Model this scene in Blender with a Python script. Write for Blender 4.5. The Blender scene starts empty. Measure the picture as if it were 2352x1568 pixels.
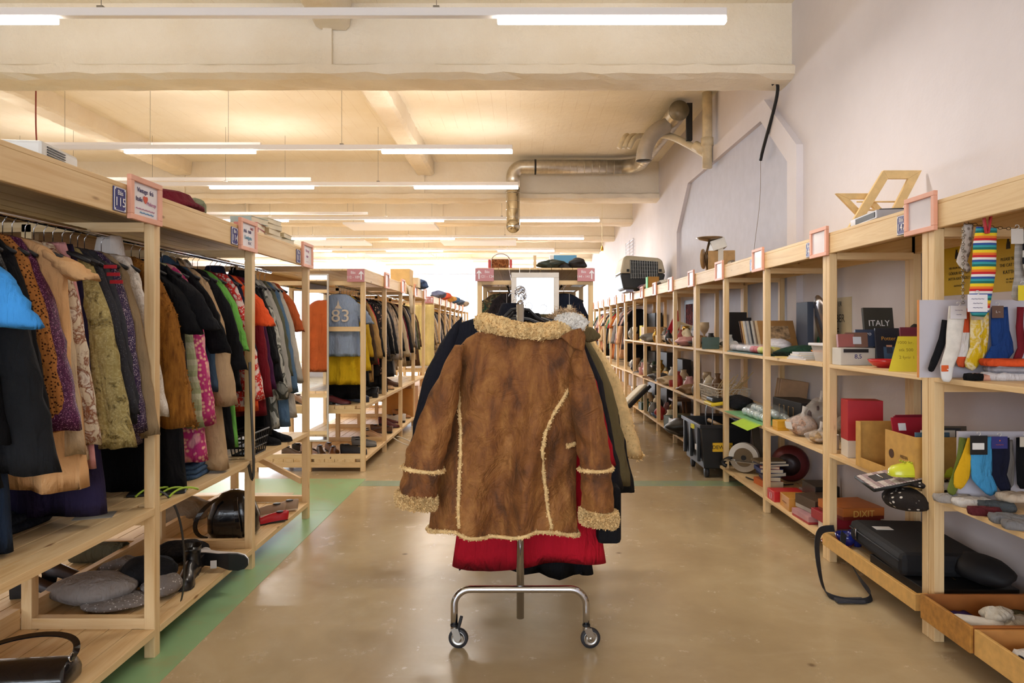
import bpy, math, random
from mathutils import Matrix, Vector, Euler
# ---------------------------------------------------------------- camera, world, light, exposure
sc = bpy.context.scene
COL = sc.collection
F, VX, VY, EYE = 1568.0, 1195.0, 750.0, 1.40
cam_d = bpy.data.cameras.new('camera'); cam = bpy.data.objects.new('camera', cam_d); COL.objects.link(cam)
cam_d.sensor_width = 36; cam_d.lens = 36*F/2352
cam_d.shift_x = -(VX-1176)/2352; cam_d.shift_y = -(784-VY)/2352
cam_d.clip_end = 200
cam.location = (0, 0, EYE); cam.rotation_euler = (math.pi/2, 0, 0)
sc.camera = cam
sc.view_settings.view_transform = 'Standard'; sc.view_settings.look = 'None'
sc.view_settings.gamma = 1; sc.view_settings.use_curve_mapping = False
sc.view_settings.exposure = 0.38
sc.cycles.max_bounces = 7; sc.cycles.caustics_reflective = False; sc.cycles.caustics_refractive = False
w = bpy.data.worlds.new('sky'); sc.world = w; w.use_nodes = True
bg = w.node_tree.nodes['Background']; bg.inputs[0].default_value = (0.86, 0.92, 1.0, 1); bg.inputs[1].default_value = 2.6
def area(name, loc, rot, sx, sy, power, col):
    d = bpy.data.lights.new(name, 'AREA'); d.shape = 'RECTANGLE'; d.size = sx; d.size_y = sy
    d.energy = power; d.color = col
    o = bpy.data.objects.new(name, d); COL.objects.link(o); o.location = loc; o.rotation_euler = rot
    o.visible_glossy = True
    return o
DAY = (0.80, 0.89, 1.0); TUBE = (1.0, 0.945, 0.88)
# daylight through the window walls at both ends of the shop
area('daylight_far', (-4, 27.4, 2.2), (-math.pi/2, 0, 0), 18, 2.6, 2200, DAY)
area('daylight_near', (-2.5, -5.6, 2.0), (math.pi/2, 0, 0), 9, 2.4, 230, DAY)
TUBE_W = 24.0; UP_W = 5.5
# ---------------------------------------------------------------- helpers
R = random.Random(7)
PI = math.pi
def lin(h):
    h = h.lstrip('#'); c = [int(h[i:i+2], 16)/255 for i in (0, 2, 4)]
    return tuple((x/12.92 if x <= .04045 else ((x+.055)/1.055)**2.4) for x in c)+(1,)
_mc = {}
def nodes(name):
    m = bpy.data.materials.new(name); m.use_nodes = True
    nt = m.node_tree; b = nt.nodes['Principled BSDF']
    return m, nt, b
def pos(nt, scale=(1, 1, 1), obj=True):
    tc = nt.nodes.new('ShaderNodeTexCoord'); mp = nt.nodes.new('ShaderNodeMapping')
    nt.links.new(tc.outputs['Object'], mp.inputs[0]); mp.inputs['Scale'].default_value = scale
    return mp.outputs[0]
def noise(nt, vec, scale, detail=3, rough=.55, dist=0):
    n = nt.nodes.new('ShaderNodeTexNoise'); n.inputs['Scale'].default_value = scale; n.inputs['Detail'].default_value = detail
    n.inputs['Roughness'].default_value = rough; n.inputs['Distortion'].default_value = dist
    nt.links.new(vec, n.inputs['Vector']); return n.outputs['Fac']
def voro(nt, vec, scale, feature='F1', out='Distance'):
    n = nt.nodes.new('ShaderNodeTexVoronoi'); n.feature = feature; n.inputs['Scale'].default_value = scale
    nt.links.new(vec, n.inputs['Vector']); return n.outputs[out]
def ramp(nt, fac, stops, const=False):
    r = nt.nodes.new('ShaderNodeValToRGB'); e = r.color_ramp.elements
    if const: r.color_ramp.interpolation = 'CONSTANT'
    while len(e) < len(stops): e.new(.5)
    for i, (p, c) in enumerate(stops): e[i].position = p; e[i].color = lin(c) if isinstance(c, str) else (c, c, c, 1)
    nt.links.new(fac, r.inputs[0]); return r.outputs[0]
def mix(nt, fac, a, b, mode='MIX'):
    n = nt.nodes.new('ShaderNodeMix'); n.data_type = 'RGBA'; n.blend_type = mode
    for s, v in ((0, fac), (6, a), (7, b)):
        if isinstance(v, str): n.inputs[s].default_value = lin(v)
        elif isinstance(v, (int, float)): n.inputs[s].default_value = v
        else: nt.links.new(v, n.inputs[s])
    return n.outputs[2]
def bump(nt, b, h, strength=.3, dist=.01):
    n = nt.nodes.new('ShaderNodeBump'); n.inputs['Strength'].default_value = strength; n.inputs['Distance'].default_value = dist
    nt.links.new(h, n.inputs['Height']); nt.links.new(n.outputs[0], b.inputs['Normal'])
def M(col, rough=.6, metal=0, var=.06, vs=8, bmp=0, bs=150, coat=0, alpha=1, emit=0, name=None, trans=0, sheen=0):
    k = (col, rough, metal, var, vs, bmp, bs, coat, alpha, emit, trans, sheen)
    if k in _mc: return _mc[k]
    m, nt, b = nodes(name or 'surface_'+col.strip('#'))
    b.inputs['Roughness'].default_value = rough; b.inputs['Metallic'].default_value = metal
    if var:
        c = lin(col); v = pos(nt); f = noise(nt, v, vs, 4)
        hs = nt.nodes.new('ShaderNodeHueSaturation'); hs.inputs['Color'].default_value = c
        mr = nt.nodes.new('ShaderNodeMapRange'); mr.inputs[1].default_value = .3; mr.inputs[2].default_value = .7
        mr.inputs[3].default_value = 1-var*2; mr.inputs[4].default_value = 1+var*2
        nt.links.new(f, mr.inputs[0]); nt.links.new(mr.outputs[0], hs.inputs['Value']); nt.links.new(hs.outputs[0], b.inputs['Base Color'])
    else: b.inputs['Base Color'].default_value = lin(col)
    if bmp: bump(nt, b, noise(nt, pos(nt), bs, 3), bmp, .004)
    b.inputs['Coat Weight'].default_value = coat; b.inputs['Alpha'].default_value = alpha
    b.inputs['Transmission Weight'].default_value = trans
    b.inputs['Sheen Weight'].default_value = sheen
    if emit: b.inputs['Emission Color'].default_value = lin(col); b.inputs['Emission Strength'].default_value = emit
    _mc[k] = m; return m
def glassy(col, alpha, rough=.08):
    return M(col, rough, 0, 0, alpha=alpha, name='clear_plastic_'+col.strip('#'))
def cloth(c1, pat=None, c2=None, c3=None, s=1.0, rough=.9, wr=.75):
    k = ('cloth', c1, pat, c2, c3, s, rough)
    if k in _mc: return _mc[k]
    m, nt, b = nodes('fabric_'+c1.strip('#')+('_'+pat if pat else ''))
    v = pos(nt); b.inputs['Roughness'].default_value = rough; b.inputs['Specular IOR Level'].default_value = .22
    col = None
    def const(c):
        n = nt.nodes.new('ShaderNodeRGB'); n.outputs[0].default_value = lin(c); return n.outputs[0]
    if pat is None: col = const(c1)
    elif pat == 'spots':      # leopard, dots
        col = ramp(nt, voro(nt, v, 45*s), [(0, c2), (.28, c2), (.33, c3 or c1), (.42, c1)])
    elif pat == 'dots':
        col = ramp(nt, voro(nt, v, 60*s), [(0, c2), (.2, c2), (.24, c1), (1, c1)])
    elif pat == 'snake':
        f = noise(nt, v, 14*s, 6, .7, 1.2)
        g = voro(nt, v, 120*s)
        col = mix(nt, ramp(nt, g, [(.2, 0.), (.6, .6)]), ramp(nt, f, [(.35, c1), (.5, c2), (.6, c3), (.7, c1)]), c1)
    elif pat == 'blotch':     # florals, camouflage, suede
        f = noise(nt, v, 12*s, 5, .6, .6)
        col = ramp(nt, f, [(.30, c1), (.45, c1), (.52, c2), (.6, c3 or c1), (.75, c2)])
    elif pat == 'camo':
        f = noise(nt, v, 9*s, 2, .5, .5)
        col = ramp(nt, f, [(0, c1), (.42, c2), (.5, c3), (.58, c1), (.66, c2)], True)
    elif pat == 'flower':
        f = voro(nt, v, 14*s, 'SMOOTH_F1'); g = voro(nt, v, 40*s)
        col = mix(nt, ramp(nt, g, [(.2, .0), (.5, 1.)]), c3 or c2, ramp(nt, f, [(0, c2), (.3, c2), (.42, c1), (1, c1)]))
    elif pat == 'sequin':
        f = voro(nt, v, 430*s, 'F1', 'Color')
        sp = nt.nodes.new('ShaderNodeSeparateColor'); nt.links.new(f, sp.inputs[0])
        col = ramp(nt, sp.outputs[0], [(0, c1), (.7, c1), (.86, c2), (.985, c3 or c2)])
        b.inputs['Roughness'].default_value = .45
    elif pat == 'hstripe' or pat == 'vstripe' or pat == 'plaid':
        outs = []
        for ax in ((2,) if pat == 'hstripe' else (0,) if pat == 'vstripe' else (0, 2)):
            sx = nt.nodes.new('ShaderNodeSeparateXYZ'); nt.links.new(v, sx.inputs[0])
            mt = nt.nodes.new('ShaderNodeMath'); mt.operation = 'MULTIPLY'; mt.inputs[1].default_value = 12*s
            nt.links.new(sx.outputs[ax], mt.inputs[0])
            fr = nt.nodes.new('ShaderNodeMath'); fr.operation = 'FRACT'; nt.links.new(mt.outputs[0], fr.inputs[0]); outs.append(fr.outputs[0])
        if pat == 'plaid':
            a = ramp(nt, outs[0], [(0, c1), (.5, c2)], True); bb = ramp(nt, outs[1], [(0, c1), (.5, c3 or c2)], True)
            col = mix(nt, .5, a, bb)
        else: col = ramp(nt, outs[0], [(0, c1), (.5, c2)] if not c3 else [(0, c1), (.33, c2), (.66, c3)], True)
    elif pat == 'fur':
        f = noise(nt, pos(nt, (60, 60, 9)), 1.0*s, 4, .6); col = ramp(nt, f, [(.3, c1), (.62, c2)])
    soft = noise(nt, v, 5, 3)
    hs = nt.nodes.new('ShaderNodeHueSaturation'); mr = nt.nodes.new('ShaderNodeMapRange')
    mr.inputs[1].default_value = .3; mr.inputs[2].default_value = .7; mr.inputs[3].default_value = .86; mr.inputs[4].default_value = 1.12
    nt.links.new(soft, mr.inputs[0]); nt.links.new(mr.outputs[0], hs.inputs['Value']); nt.links.new(col, hs.inputs['Color'])
    nt.links.new(hs.outputs[0], b.inputs['Base Color'])
    wv = noise(nt, pos(nt, (9, 9, 5)), 1.6, 3, .5, .8); fine = noise(nt, v, 420, 2)
    ad = nt.nodes.new('ShaderNodeMath'); ad.operation = 'MULTIPLY_ADD'; ad.inputs[1].default_value = .05 if pat != 'fur' else .5
    fold = noise(nt, pos(nt, (26, 26, 2.6)), 1.0, 3, .5, .6); a2 = nt.nodes.new('ShaderNodeMath'); a2.operation = 'MULTIPLY_ADD'; a2.inputs[1].default_value = .7
    nt.links.new(fold, a2.inputs[0]); nt.links.new(wv, a2.inputs[2])
    nt.links.new(fine, ad.inputs[0]); nt.links.new(a2.outputs[0], ad.inputs[2]); bump(nt, b, ad.outputs[0], wr, .03)
    _mc[k] = m; return m
def wood(ax, c1='#d9b27c', c2='#eccf9f', s=1.0, rough=.55):
    k = ('wood', ax, c1, c2, s)
    if k in _mc: return _mc[k]
    m, nt, b = nodes('pine_wood_'+ax)
    g = nt.nodes.new('ShaderNodeNewGeometry'); mp = nt.nodes.new('ShaderNodeMapping')
    mp.inputs['Scale'].default_value = {'x': (1.2, 22, 22), 'y': (22, 1.2, 22), 'z': (22, 22, 1.2)}[ax]
    nt.links.new(g.outputs['Position'], mp.inputs[0])
    f = noise(nt, mp.outputs[0], .9*s, 5, .6, 1.0)
    mp2 = nt.nodes.new('ShaderNodeMapping'); nt.links.new(g.outputs['Position'], mp2.inputs[0])
    mp2.inputs['Scale'].default_value = {'x': (2.5, 9, 9), 'y': (9, 2.5, 9), 'z': (9, 9, 2.5)}[ax]
    kn = voro(nt, mp2.outputs[0], 1.0)
    big = noise(nt, g.outputs['Position'], 1.3, 2)
    col = ramp(nt, f, [(.3, c1), (.5, c2), (.7, c1)])
    col = mix(nt, ramp(nt, kn, [(.03, 1.), (.085, 0.)]), col, '#7d4c22')
    col = mix(nt, ramp(nt, big, [(.35, 0.), (.7, .3)]), col, '#d8a968')
    nt.links.new(col, b.inputs['Base Color']); b.inputs['Roughness'].default_value = rough
    bump(nt, b, f, .12, .002)
    _mc[k] = m; return m
def T(x=0, y=0, z=0, rz=0, rx=0, ry=0):
    return Matrix.Translation((x, y, z)) @ Euler((math.radians(rx), math.radians(ry), math.radians(rz)), 'XYZ').to_matrix().to_4x4()
def on(px, py, z):            # the place on a level z that the photograph shows at a pixel
    y = (EYE-z)*F/(py-VY); return (px-VX)*y/F, y
def at(px, py, y): return (px-VX)*y/F, EYE+(VY-py)*y/F
class MB:
    def __init__(s, xf=None): s.v = []; s.f = []; s.m = []; s.x = xf or Matrix()
    def add(s, vs, fs, mi=0):
        o = len(s.v); s.v += [s.x @ Vector(p) for p in vs]; s.f += [[i+o for i in q] for q in fs]; s.m += [mi]*len(fs); return s
    def bx(s, x0, x1, y0, y1, z0, z1, mi=0):
        return s.add([(x0, y0, z0), (x1, y0, z0), (x1, y1, z0), (x0, y1, z0), (x0, y0, z1), (x1, y0, z1), (x1, y1, z1), (x0, y1, z1)],
                     [(3, 2, 1, 0), (4, 5, 6, 7), (0, 1, 5, 4), (1, 2, 6, 5), (2, 3, 7, 6), (3, 0, 4, 7)], mi)
    def rings(s, rs, cap=(1, 1), close=True, mi=0):
        n = len(rs[0]); vs = [p for r in rs for p in r]; fs = []
        for i in range(len(rs)-1):
            for j in range(n if close else n-1):
                k = (j+1) % n; fs.append((i*n+j, i*n+k, (i+1)*n+k, (i+1)*n+j))
        if cap[0]: fs.append(tuple(range(n-1, -1, -1)))
        if cap[1]: fs.append(tuple((len(rs)-1)*n+j for j in range(n)))
        return s.add(vs, fs, mi)
    def tube(s, path, r, seg=8, cap=True, flat=1.0, mi=0):
        P = [Vector(p) for p in path]; rr = r if isinstance(r, (list, tuple)) else [r]*len(P)
        up = None; rs = []
        for i, p in enumerate(P):
            t = (P[min(i+1, len(P)-1)]-P[max(i-1, 0)]).normalized()
            if up is None:
                up = Vector((0, 1, 0)) if abs(t.y) < .9 else Vector((0, 0, 1))
            up = (up-t*up.dot(t)).normalized(); sd = t.cross(up)
            rs.append([p+sd*math.cos(a)*rr[i]+up*math.sin(a)*rr[i]*flat for a in [2*PI*k/seg for k in range(seg)]])
        return s.rings(rs, (cap, cap), True, mi)
    def lathe(s, prof, c=(0, 0, 0), seg=20, mi=0, cap=(1, 1)):
        return s.rings([[(c[0]+r*math.cos(2*PI*k/seg), c[1]+r*math.sin(2*PI*k/seg), c[2]+z) for k in range(seg)] for r, z in prof], cap, True, mi)
    def prism(s, poly, t, mi=0):       # poly in local xz, thickness along y from 0 to t
        n = len(poly); vs = [(a, 0, b) for a, b in poly]+[(a, t, b) for a, b in poly]
        fs = [tuple(range(n)), tuple(range(2*n-1, n-1, -1))]+[(i, i+n, (i+1) % n+n, (i+1) % n) for i in range(n)]
        return s.add(vs, fs, mi)
    def ball(s, c, r, seg=12, mi=0, sc=(1, 1, 1)):
        rs = []
        for i in range(1, seg//2):
            a = PI*i/(seg//2); rs.append([(c[0]+sc[0]*r*math.sin(a)*math.cos(2*PI*k/seg), c[1]+sc[1]*r*math.sin(a)*math.sin(2*PI*k/seg), c[2]+sc[2]*r*math.cos(a)) for k in range(seg)])
        return s.rings(rs, (1, 1), True, mi)
    def build(s, name, mats, parent=None, smooth=False, bev=0, label=None, cat=None, group=None, kind=None, sub=0):
        vs = s.v
        if parent is not None:
            o0 = Vector(parent.get('_o', (0, 0, 0)))
        else:
            xs = [p.x for p in vs]; ys = [p.y for p in vs]; zs = [p.z for p in vs]
            o0 = Vector(((min(xs)+max(xs))/2, (min(ys)+max(ys))/2, min(zs)))
        me = bpy.data.meshes.new(name); me.from_pydata([p-o0 for p in vs], [], s.f)
        if not isinstance(mats, (list, tuple)): mats = [mats]
        for q in mats: me.materials.append(q)
        if len(mats) > 1: me.polygons.foreach_set('material_index', s.m)
        if smooth: me.polygons.foreach_set('use_smooth', [True]*len(me.polygons))
        me.update()
        o = bpy.data.objects.new(name, me); COL.objects.link(o)
        if parent is not None: o.parent = parent; o['_o'] = tuple(o0)
        else: o.location = o0; o['_o'] = tuple(o0)
        if bev:
            md = o.modifiers.new('bevel', 'BEVEL'); md.width = bev; md.segments = 2; md.limit_method = 'ANGLE'
        if sub:
            md = o.modifiers.new('sub', 'SUBSURF'); md.levels = sub; md.render_levels = sub
        tag(o, label, cat, group, kind); return o
def tag(o, label=None, cat=None, group=None, kind=None):
    if label: o['label'] = label
    if cat: o['category'] = cat
    if group: o['group'] = group
    if kind: o['kind'] = kind
def thing(name, loc, label, cat, group=None):
    o = bpy.data.objects.new(name, None); COL.objects.link(o); o.location = loc; o['_o'] = tuple(loc); o.empty_display_size = .05
    tag(o, label, cat, group); return o
def struct(name, mb, m, **k): return mb.build(name, m, kind='structure', **k)
AX = {'-x': ((0, -1, 0), (0, 0, 1)), '+x': ((0, 1, 0), (0, 0, 1)), '-y': ((1, 0, 0), (0, 0, 1)), '+z': ((1, 0, 0), (0, 1, 0))}
def text(s, size, loc, face, m, parent, align='CENTER', ext=.0006, tilt=None, label=None, name='lettering', space=1.0, sx=1.0):
    c = bpy.data.curves.new(name, 'FONT'); c.body = s; c.size = size; c.align_x = align; c.align_y = 'CENTER'; c.extrude = ext; c.space_line = space
    c.materials.append(m); o = bpy.data.objects.new(name, c); COL.objects.link(o)
    if isinstance(face, str):
        a, b = [Vector(q) for q in AX[face]]
        mt = Matrix((a, b, a.cross(b))).transposed().to_4x4()
    else: mt = face
    me = bpy.data.meshes.new_from_object(o); bpy.data.objects.remove(o); bpy.data.curves.remove(c)
    o = bpy.data.objects.new(name, me); COL.objects.link(o)
    o.parent = parent; o.matrix_local = Matrix.Translation(Vector(loc)-Vector(parent['_o'])) @ mt @ (tilt or Matrix()) @ Matrix.Diagonal((sx, 1, 1, 1))
    if label: o['label'] = label
    return o
WX, WY, WZ = wood('x'), wood('y'), wood('z')
CHROME = M('#c8c8cc', .12, 1, 0); STEEL = M('#b5b2ac', .3, 1, .05); BLACK = M('#101013', .5, 0, .05); WHITE = M('#eceae8', .5, 0, .02)
# ---------------------------------------------------------------- the setting
XR, XL, YN, YF, ZC, ZB = 2.42, -13.0, -6.0, 27.0, 4.28, 3.60
def plaster(c1, c2, lines=False, bs=.5, name='plaster'):
    m, nt, b = nodes(name); g = nt.nodes.new('ShaderNodeNewGeometry'); p = g.outputs['Position']
    f = noise(nt, p, 1.3, 6, .6); col = ramp(nt, f, [(.3, c1), (.65, c2)])
    h = noise(nt, p, 9, 6, .65)
    if lines:
        sx = nt.nodes.new('ShaderNodeSeparateXYZ'); nt.links.new(p, sx.inputs[0])
        mt = nt.nodes.new('ShaderNodeMath'); mt.operation = 'MULTIPLY'; mt.inputs[1].default_value = 5.5; nt.links.new(sx.outputs[0], mt.inputs[0])
        fr = nt.nodes.new('ShaderNodeMath'); fr.operation = 'FRACT'; nt.links.new(mt.outputs[0], fr.inputs[0])
        ln = ramp(nt, fr.outputs[0], [(0, 1.), (.035, 0.)]); br = ramp(nt, noise(nt, p, 1.7, 3), [(.42, 0.), (.6, .45)])
        k = nt.nodes.new('ShaderNodeMath'); k.operation = 'MULTIPLY'; nt.links.new(ln, k.inputs[0]); nt.links.new(br, k.inputs[1])
        col = mix(nt, k.outputs[0], col, '#b08a58')
    cr = voro(nt, p, 1.1, 'DISTANCE_TO_EDGE'); nt.links.new(col, b.inputs['Base Color'])
    b.inputs['Roughness'].default_value = .85; bump(nt, b, h, bs, .03)
    return m
CEIL = plaster('#f1e6d0', '#f8f0e0', True, .35, 'cream_ceiling_paint')
BEAM = plaster('#ebddc6', '#f3e9d8', False, .7, 'cream_beam_paint')
WALL = plaster('#dad3d6', '#e2dce0', False, .12, 'white_wall_paint')
m, nt, b = nodes('polished_concrete'); FLOOR = m
g = nt.nodes.new('ShaderNodeNewGeometry'); p = g.outputs['Position']
f1 = noise(nt, p, .9, 7, .6, .4); f2 = noise(nt, p, 6, 6, .7); f3 = noise(nt, p, 60, 3)
c = ramp(nt, f1, [(.3, '#a68f6d'), (.55, '#bba580'), (.75, '#ccba98')]); c = mix(nt, ramp(nt, f2, [(.5, 0.), (.8, .25)]), c, '#cdbb9c')
sp = voro(nt, p, 2.2); c = mix(nt, ramp(nt, sp, [(.02, .8), (.05, 0.)]), c, '#6a5138')
mpn = nt.nodes.new('ShaderNodeMapping'); nt.links.new(p, mpn.inputs[0]); mpn.inputs['Scale'].default_value = (.6, 3.2, 1); mpn.inputs['Rotation'].default_value = (0, 0, .5)
c = mix(nt, ramp(nt, noise(nt, mpn.outputs[0], 1.5, 5, .7, .5), [(.6, 0.), (.85, .16)]), c, '#dccdb4')
nt.links.new(c, b.inputs['Base Color'])
nt.links.new(ramp(nt, f2, [(.3, .16), (.7, .30)]), b.inputs['Roughness']); bump(nt, b, f3, .02, .002)
def painted(c1):
    m, nt, b = nodes('worn_floor_paint'); g = nt.nodes.new('ShaderNodeNewGeometry'); p = g.outputs['Position']
    f = noise(nt, p, 4, 7, .7); nt.links.new(ramp(nt, f, [(.35, '#9aa878'), (.5, c1), (.8, c1)]), b.inputs['Base Color'])
    b.inputs['Roughness'].default_value = .35; return m
q = MB(); q.bx(XL, XR, YN, YF, -.1, 0); struct('floor', q, FLOOR)
q = MB(); q.bx(XL-.3, XR+.3, YN-.3, YF+.3, ZC, ZC+.2); struct('ceiling', q, CEIL)
GREEN = painted('#8fb382')
q = MB(); q.bx(-1.78, -1.42, -1, 5.95, 0, .0015); struct('floor_marking', q, GREEN)
q = MB(); q.bx(-6, -1.42, 5.2, 6.28, 0, .002); struct('floor_marking', q, GREEN)
q = MB(); q.bx(-1.419, 2.3, 6.0, 6.2, 0, .0015); struct('floor_marking', q, painted('#8f9f84'))
q = MB(); q.bx(-2.9, -1.9, 5.45, 5.75, .0022, .003); struct('floor_marking', q, M('#b9a682', .35, 0, .1))
# walls
q = MB(); q.bx(XR, XR+.25, YN, YF+.2, 0, ZC); struct('wall_right', q, WALL)
q = MB(); q.bx(XL-.25, XL, YN, YF+.2, 0, ZC); struct('wall_left', q, WALL)
def winwall(nm, y0, y1, zs, zt, x0, x1, n, fm, wn):
    q = MB(); q.bx(XL, XR, y0, y1, 0, zs); q.bx(XL, XR, y0, y1, zt, ZC)
    if x0 > XL: q.bx(XL, x0, y0, y1, zs, zt)
    if x1 < XR: q.bx(x1, XR, y0, y1, zs, zt)
    struct(nm, q, WALL)
    step = (x1-x0)/n
    for i in range(n):
        a = x0+i*step; bq = a+step; ym = (y0+y1)/2
        t = thing('window_%d' % (wn+i), (a+step/2, ym, zs), None, None); t['kind'] = 'structure'
        f = MB(); wdt = .05
        f.bx(a, a+wdt, ym-.05, ym+.05, zs, zt); f.bx(bq-wdt, bq, ym-.05, ym+.05, zs, zt)
        f.bx(a+wdt, bq-wdt, ym-.05, ym+.05, zs, zs+wdt); f.bx(a+wdt, bq-wdt, ym-.05, ym+.05, zt-wdt, zt)
        f.build('window_frame', fm, t)
        f = MB(); f.bx(a+wdt, bq-wdt, ym-.005, ym+.005, zs+wdt, zt-wdt); f.build('pane', glassy('#eef4ff', .06), t)
winwall('wall_far', YF, YF+.2, .9, 3.50, -12, 1.2, 8, M('#aeb6c6', .5, 0, 0), 1)
winwall('wall_near', YN-.2, YN, .8, 3.3, -7, 2.0, 4, M('#d8d8dc', .5, 0, 0), 9)
# beams across, with a rough lip along the underside
def rough_bar(x0, x1, y0, y1, z0, z1, amp, seed, n=90):
    r = random.Random(seed); mb = MB(); rs = []
    for i in range(n+1):
        x = x0+(x1-x0)*i/n; j = lambda a: (r.random()-.5)*a
        rs.append([(x, y0+j(amp), z1), (x, y0+.02, z0+.135), (x, y0-.045+j(amp), z0+.105+j(amp)), (x, y0-.045+j(amp), z0+.03+j(amp)), (x, y0+.03, z0+j(amp)),
                   (x, (y0+y1)/2, z0+j(amp)), (x, y1-.1, z0+j(amp)), (x, y1-.03+j(amp), z0+.02), (x, y1+j(amp), z0+.09), (x, y1, z1)])
    mb.rings(rs, (1, 1)); return mb
for i, y in enumerate((6.05, 11.9, 14.7, 17.5, 20.3, 23.1)):
    mb = rough_bar(XL, XR, y, y+.40, ZB, ZB+.12, .022, i)
    mb.bx(XL, XR, y+.03, y+.37, ZB+.1, ZC)
    for x in (-9.4, -5.9, -1.72): mb.bx(x-.03, x+.05, y-.01, y+.06, ZB+.1, ZC)
    struct('trim_%d' % (i+1), mb, BEAM)
k = 20
for (x, hw) in ((-1.66, .16), (-5.9, .17), (-10.1, .17)):
    for (ya, yb) in ((-5.9, 6.07), (6.42, 11.92), (12.28, 14.72)):
        r = random.Random(k); mb = MB(); rs = []; n = 60
        for i in range(n+1):
            y = ya+(yb-ya)*i/n; j = lambda: (r.random()-.5)*.018
            rs.append([(x-hw+j(), y, ZC), (x-hw+.01+j(), y, 4.07+j()), (x-hw+.05, y, 4.04+j()), (x+hw-.05, y, 4.04+j()), (x+hw-.01+j(), y, 4.07+j()), (x+hw+j(), y, ZC)])
        mb.rings(rs, (1, 1)); struct('trim_%d' % k, mb, BEAM); k += 1
# blocked-up opening in the right wall: grey panel inside a raised white surround
pts = [(6.04, 1.2), (6.04, 2.86), (6.71, 3.42), (9.62, 3.42), (10.3, 2.82), (10.3, 1.2)]
out = [(5.84, 1.2), (5.84, 2.96), (6.62, 3.60), (9.78, 3.60), (10.6, 2.9), (10.6, 1.2)]
XW = Matrix(((0, -1, 0, XR), (1, 0, 0, 0), (0, 0, 1, 0), (0, 0, 0, 1)))
q = MB(XW); q.prism(pts, .012); struct('trim_1_panel', q, M('#c3c3d0', .7, 0, .02, name='grey_wall_panel'))
q = MB(XW); n = len(pts)
for i in range(n-1):
    a, b2, c2, d = pts[i], pts[i+1], out[i+1], out[i]
    vs = [(p_[0], t, p_[1]) for t in (0, .06) for p_ in (a, b2, c2, d)]
    q.add(vs, [(0, 1, 2, 3), (7, 6, 5, 4), (0, 4, 5, 1), (1, 5, 6, 2), (2, 6, 7, 3), (3, 7, 4, 0)])
struct('trim_2_surround', q, WALL)
# ---------------------------------------------------------------- light fittings
HOUS = M('#e6e2e2', .4, 0, 0); GLOW = M('#fff6ea', .4, 0, 0, emit=9, name='lit_tube')
def fitting(label, y, x0, x1, tubes, z=3.43, hs=.055):
    t = thing('linear_light', ((x0+x1)/2, y, z), label, 'ceiling light', 'suspended linear lights')
    q = MB(); q.bx(x0, x1, y-hs/2, y+hs/2, z, z+.055); q.build('housing', HOUS, t, bev=.006)
    for (a, b2) in tubes:
        q = MB(); q.bx(a, b2, y-hs/2, y+hs/2, z-.042, z); q.build('light_tube', GLOW, t, bev=.008)
        l = area('tube_light', ((a+b2)/2, y, z-.06), (0, 0, 0), b2-a, .06, TUBE_W, TUBE)
        l2 = area('added_uplight', ((a+b2)/2, y, z+.06), (PI, 0, 0), b2-a, .05, UP_W, TUBE); l2.parent = t; l2.location = Vector(l2.location)-Vector(t.location)  # upward lamp added above each tube to brighten the ceiling
        l.parent = t; l.location = Vector(l.location)-Vector(t.location)
    x = x0+.35
    while x < x1-.1:
        q = MB(); q.tube([(x, y, z+.055), (x, y, ZC if not any(abs(x-j) < .17 for j in (-1.66, -5.9, -10.1)) else 4.05)], .0025, 5); q.bx(x-.02, x+.02, y-.02, y+.02, z+.054, z+.07)
        q.build('suspension_wire', M('#8d8578', .4, .6, 0), t); x += 2.2
def tubes_between(x0, x1, ph=-.09, pitch=2.95, L=1.5):
    r = []; e = ph
    while e > x0+L: e -= pitch
    while e < x1+.01:
        if e-L >= x0-.01: r.append((e-L, e))
        e += pitch
    return r
fitting('nearest linear light, two lit tubes along the top edge', 4.48, -7.5, 1.35, [(-4.54, -3.04), (-.15, 1.35)])
fitting('second linear light, ending left of the duct, before the first beam gap', 7.84, -9, -.09, tubes_between(-9, -.09))
fitting('third linear light, crossing in front of the duct drop', 9.85, -9, -.03, tubes_between(-9, -.03, -.03))
wd = ['fourth', 'fifth', 'sixth', 'seventh', 'eighth']
for i, (y, xe) in enumerate(((12.95, 1.5), (15.6, 1.45), (18.1, .9), (20.8, 1.5), (22.7, .6))):
    fitting('%s linear light from the front, far down the shop' % wd[i], y, -9.5, xe, tubes_between(-9.5, xe, xe))
for i, (y, xe, lab) in enumerate(((8.35, -3.17, 'unlit white rail just behind the second linear light'), (10.3, -3.15, 'unlit white rail behind the third linear light'), (13.4, -2.99, 'unlit rail behind the fourth linear light'))):
    t = thing('light_rail', (xe-3, y, 3.62), lab, 'light rail', None)
    q = MB(); q.bx(xe-5.5, xe, y-.025, y+.025, 3.60, 3.65); q.build('housing', HOUS, t, bev=.005)
    for xx in (xe-.4, xe-2.4, xe-4.4):
        q = MB(); q.tube([(xx, y, 3.65), (xx, y, ZC if abs(xx+5.9) > .2 else 4.05)], .0025, 5); q.build('suspension_wire', M('#8d8578', .4, .6, 0), t)
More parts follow.
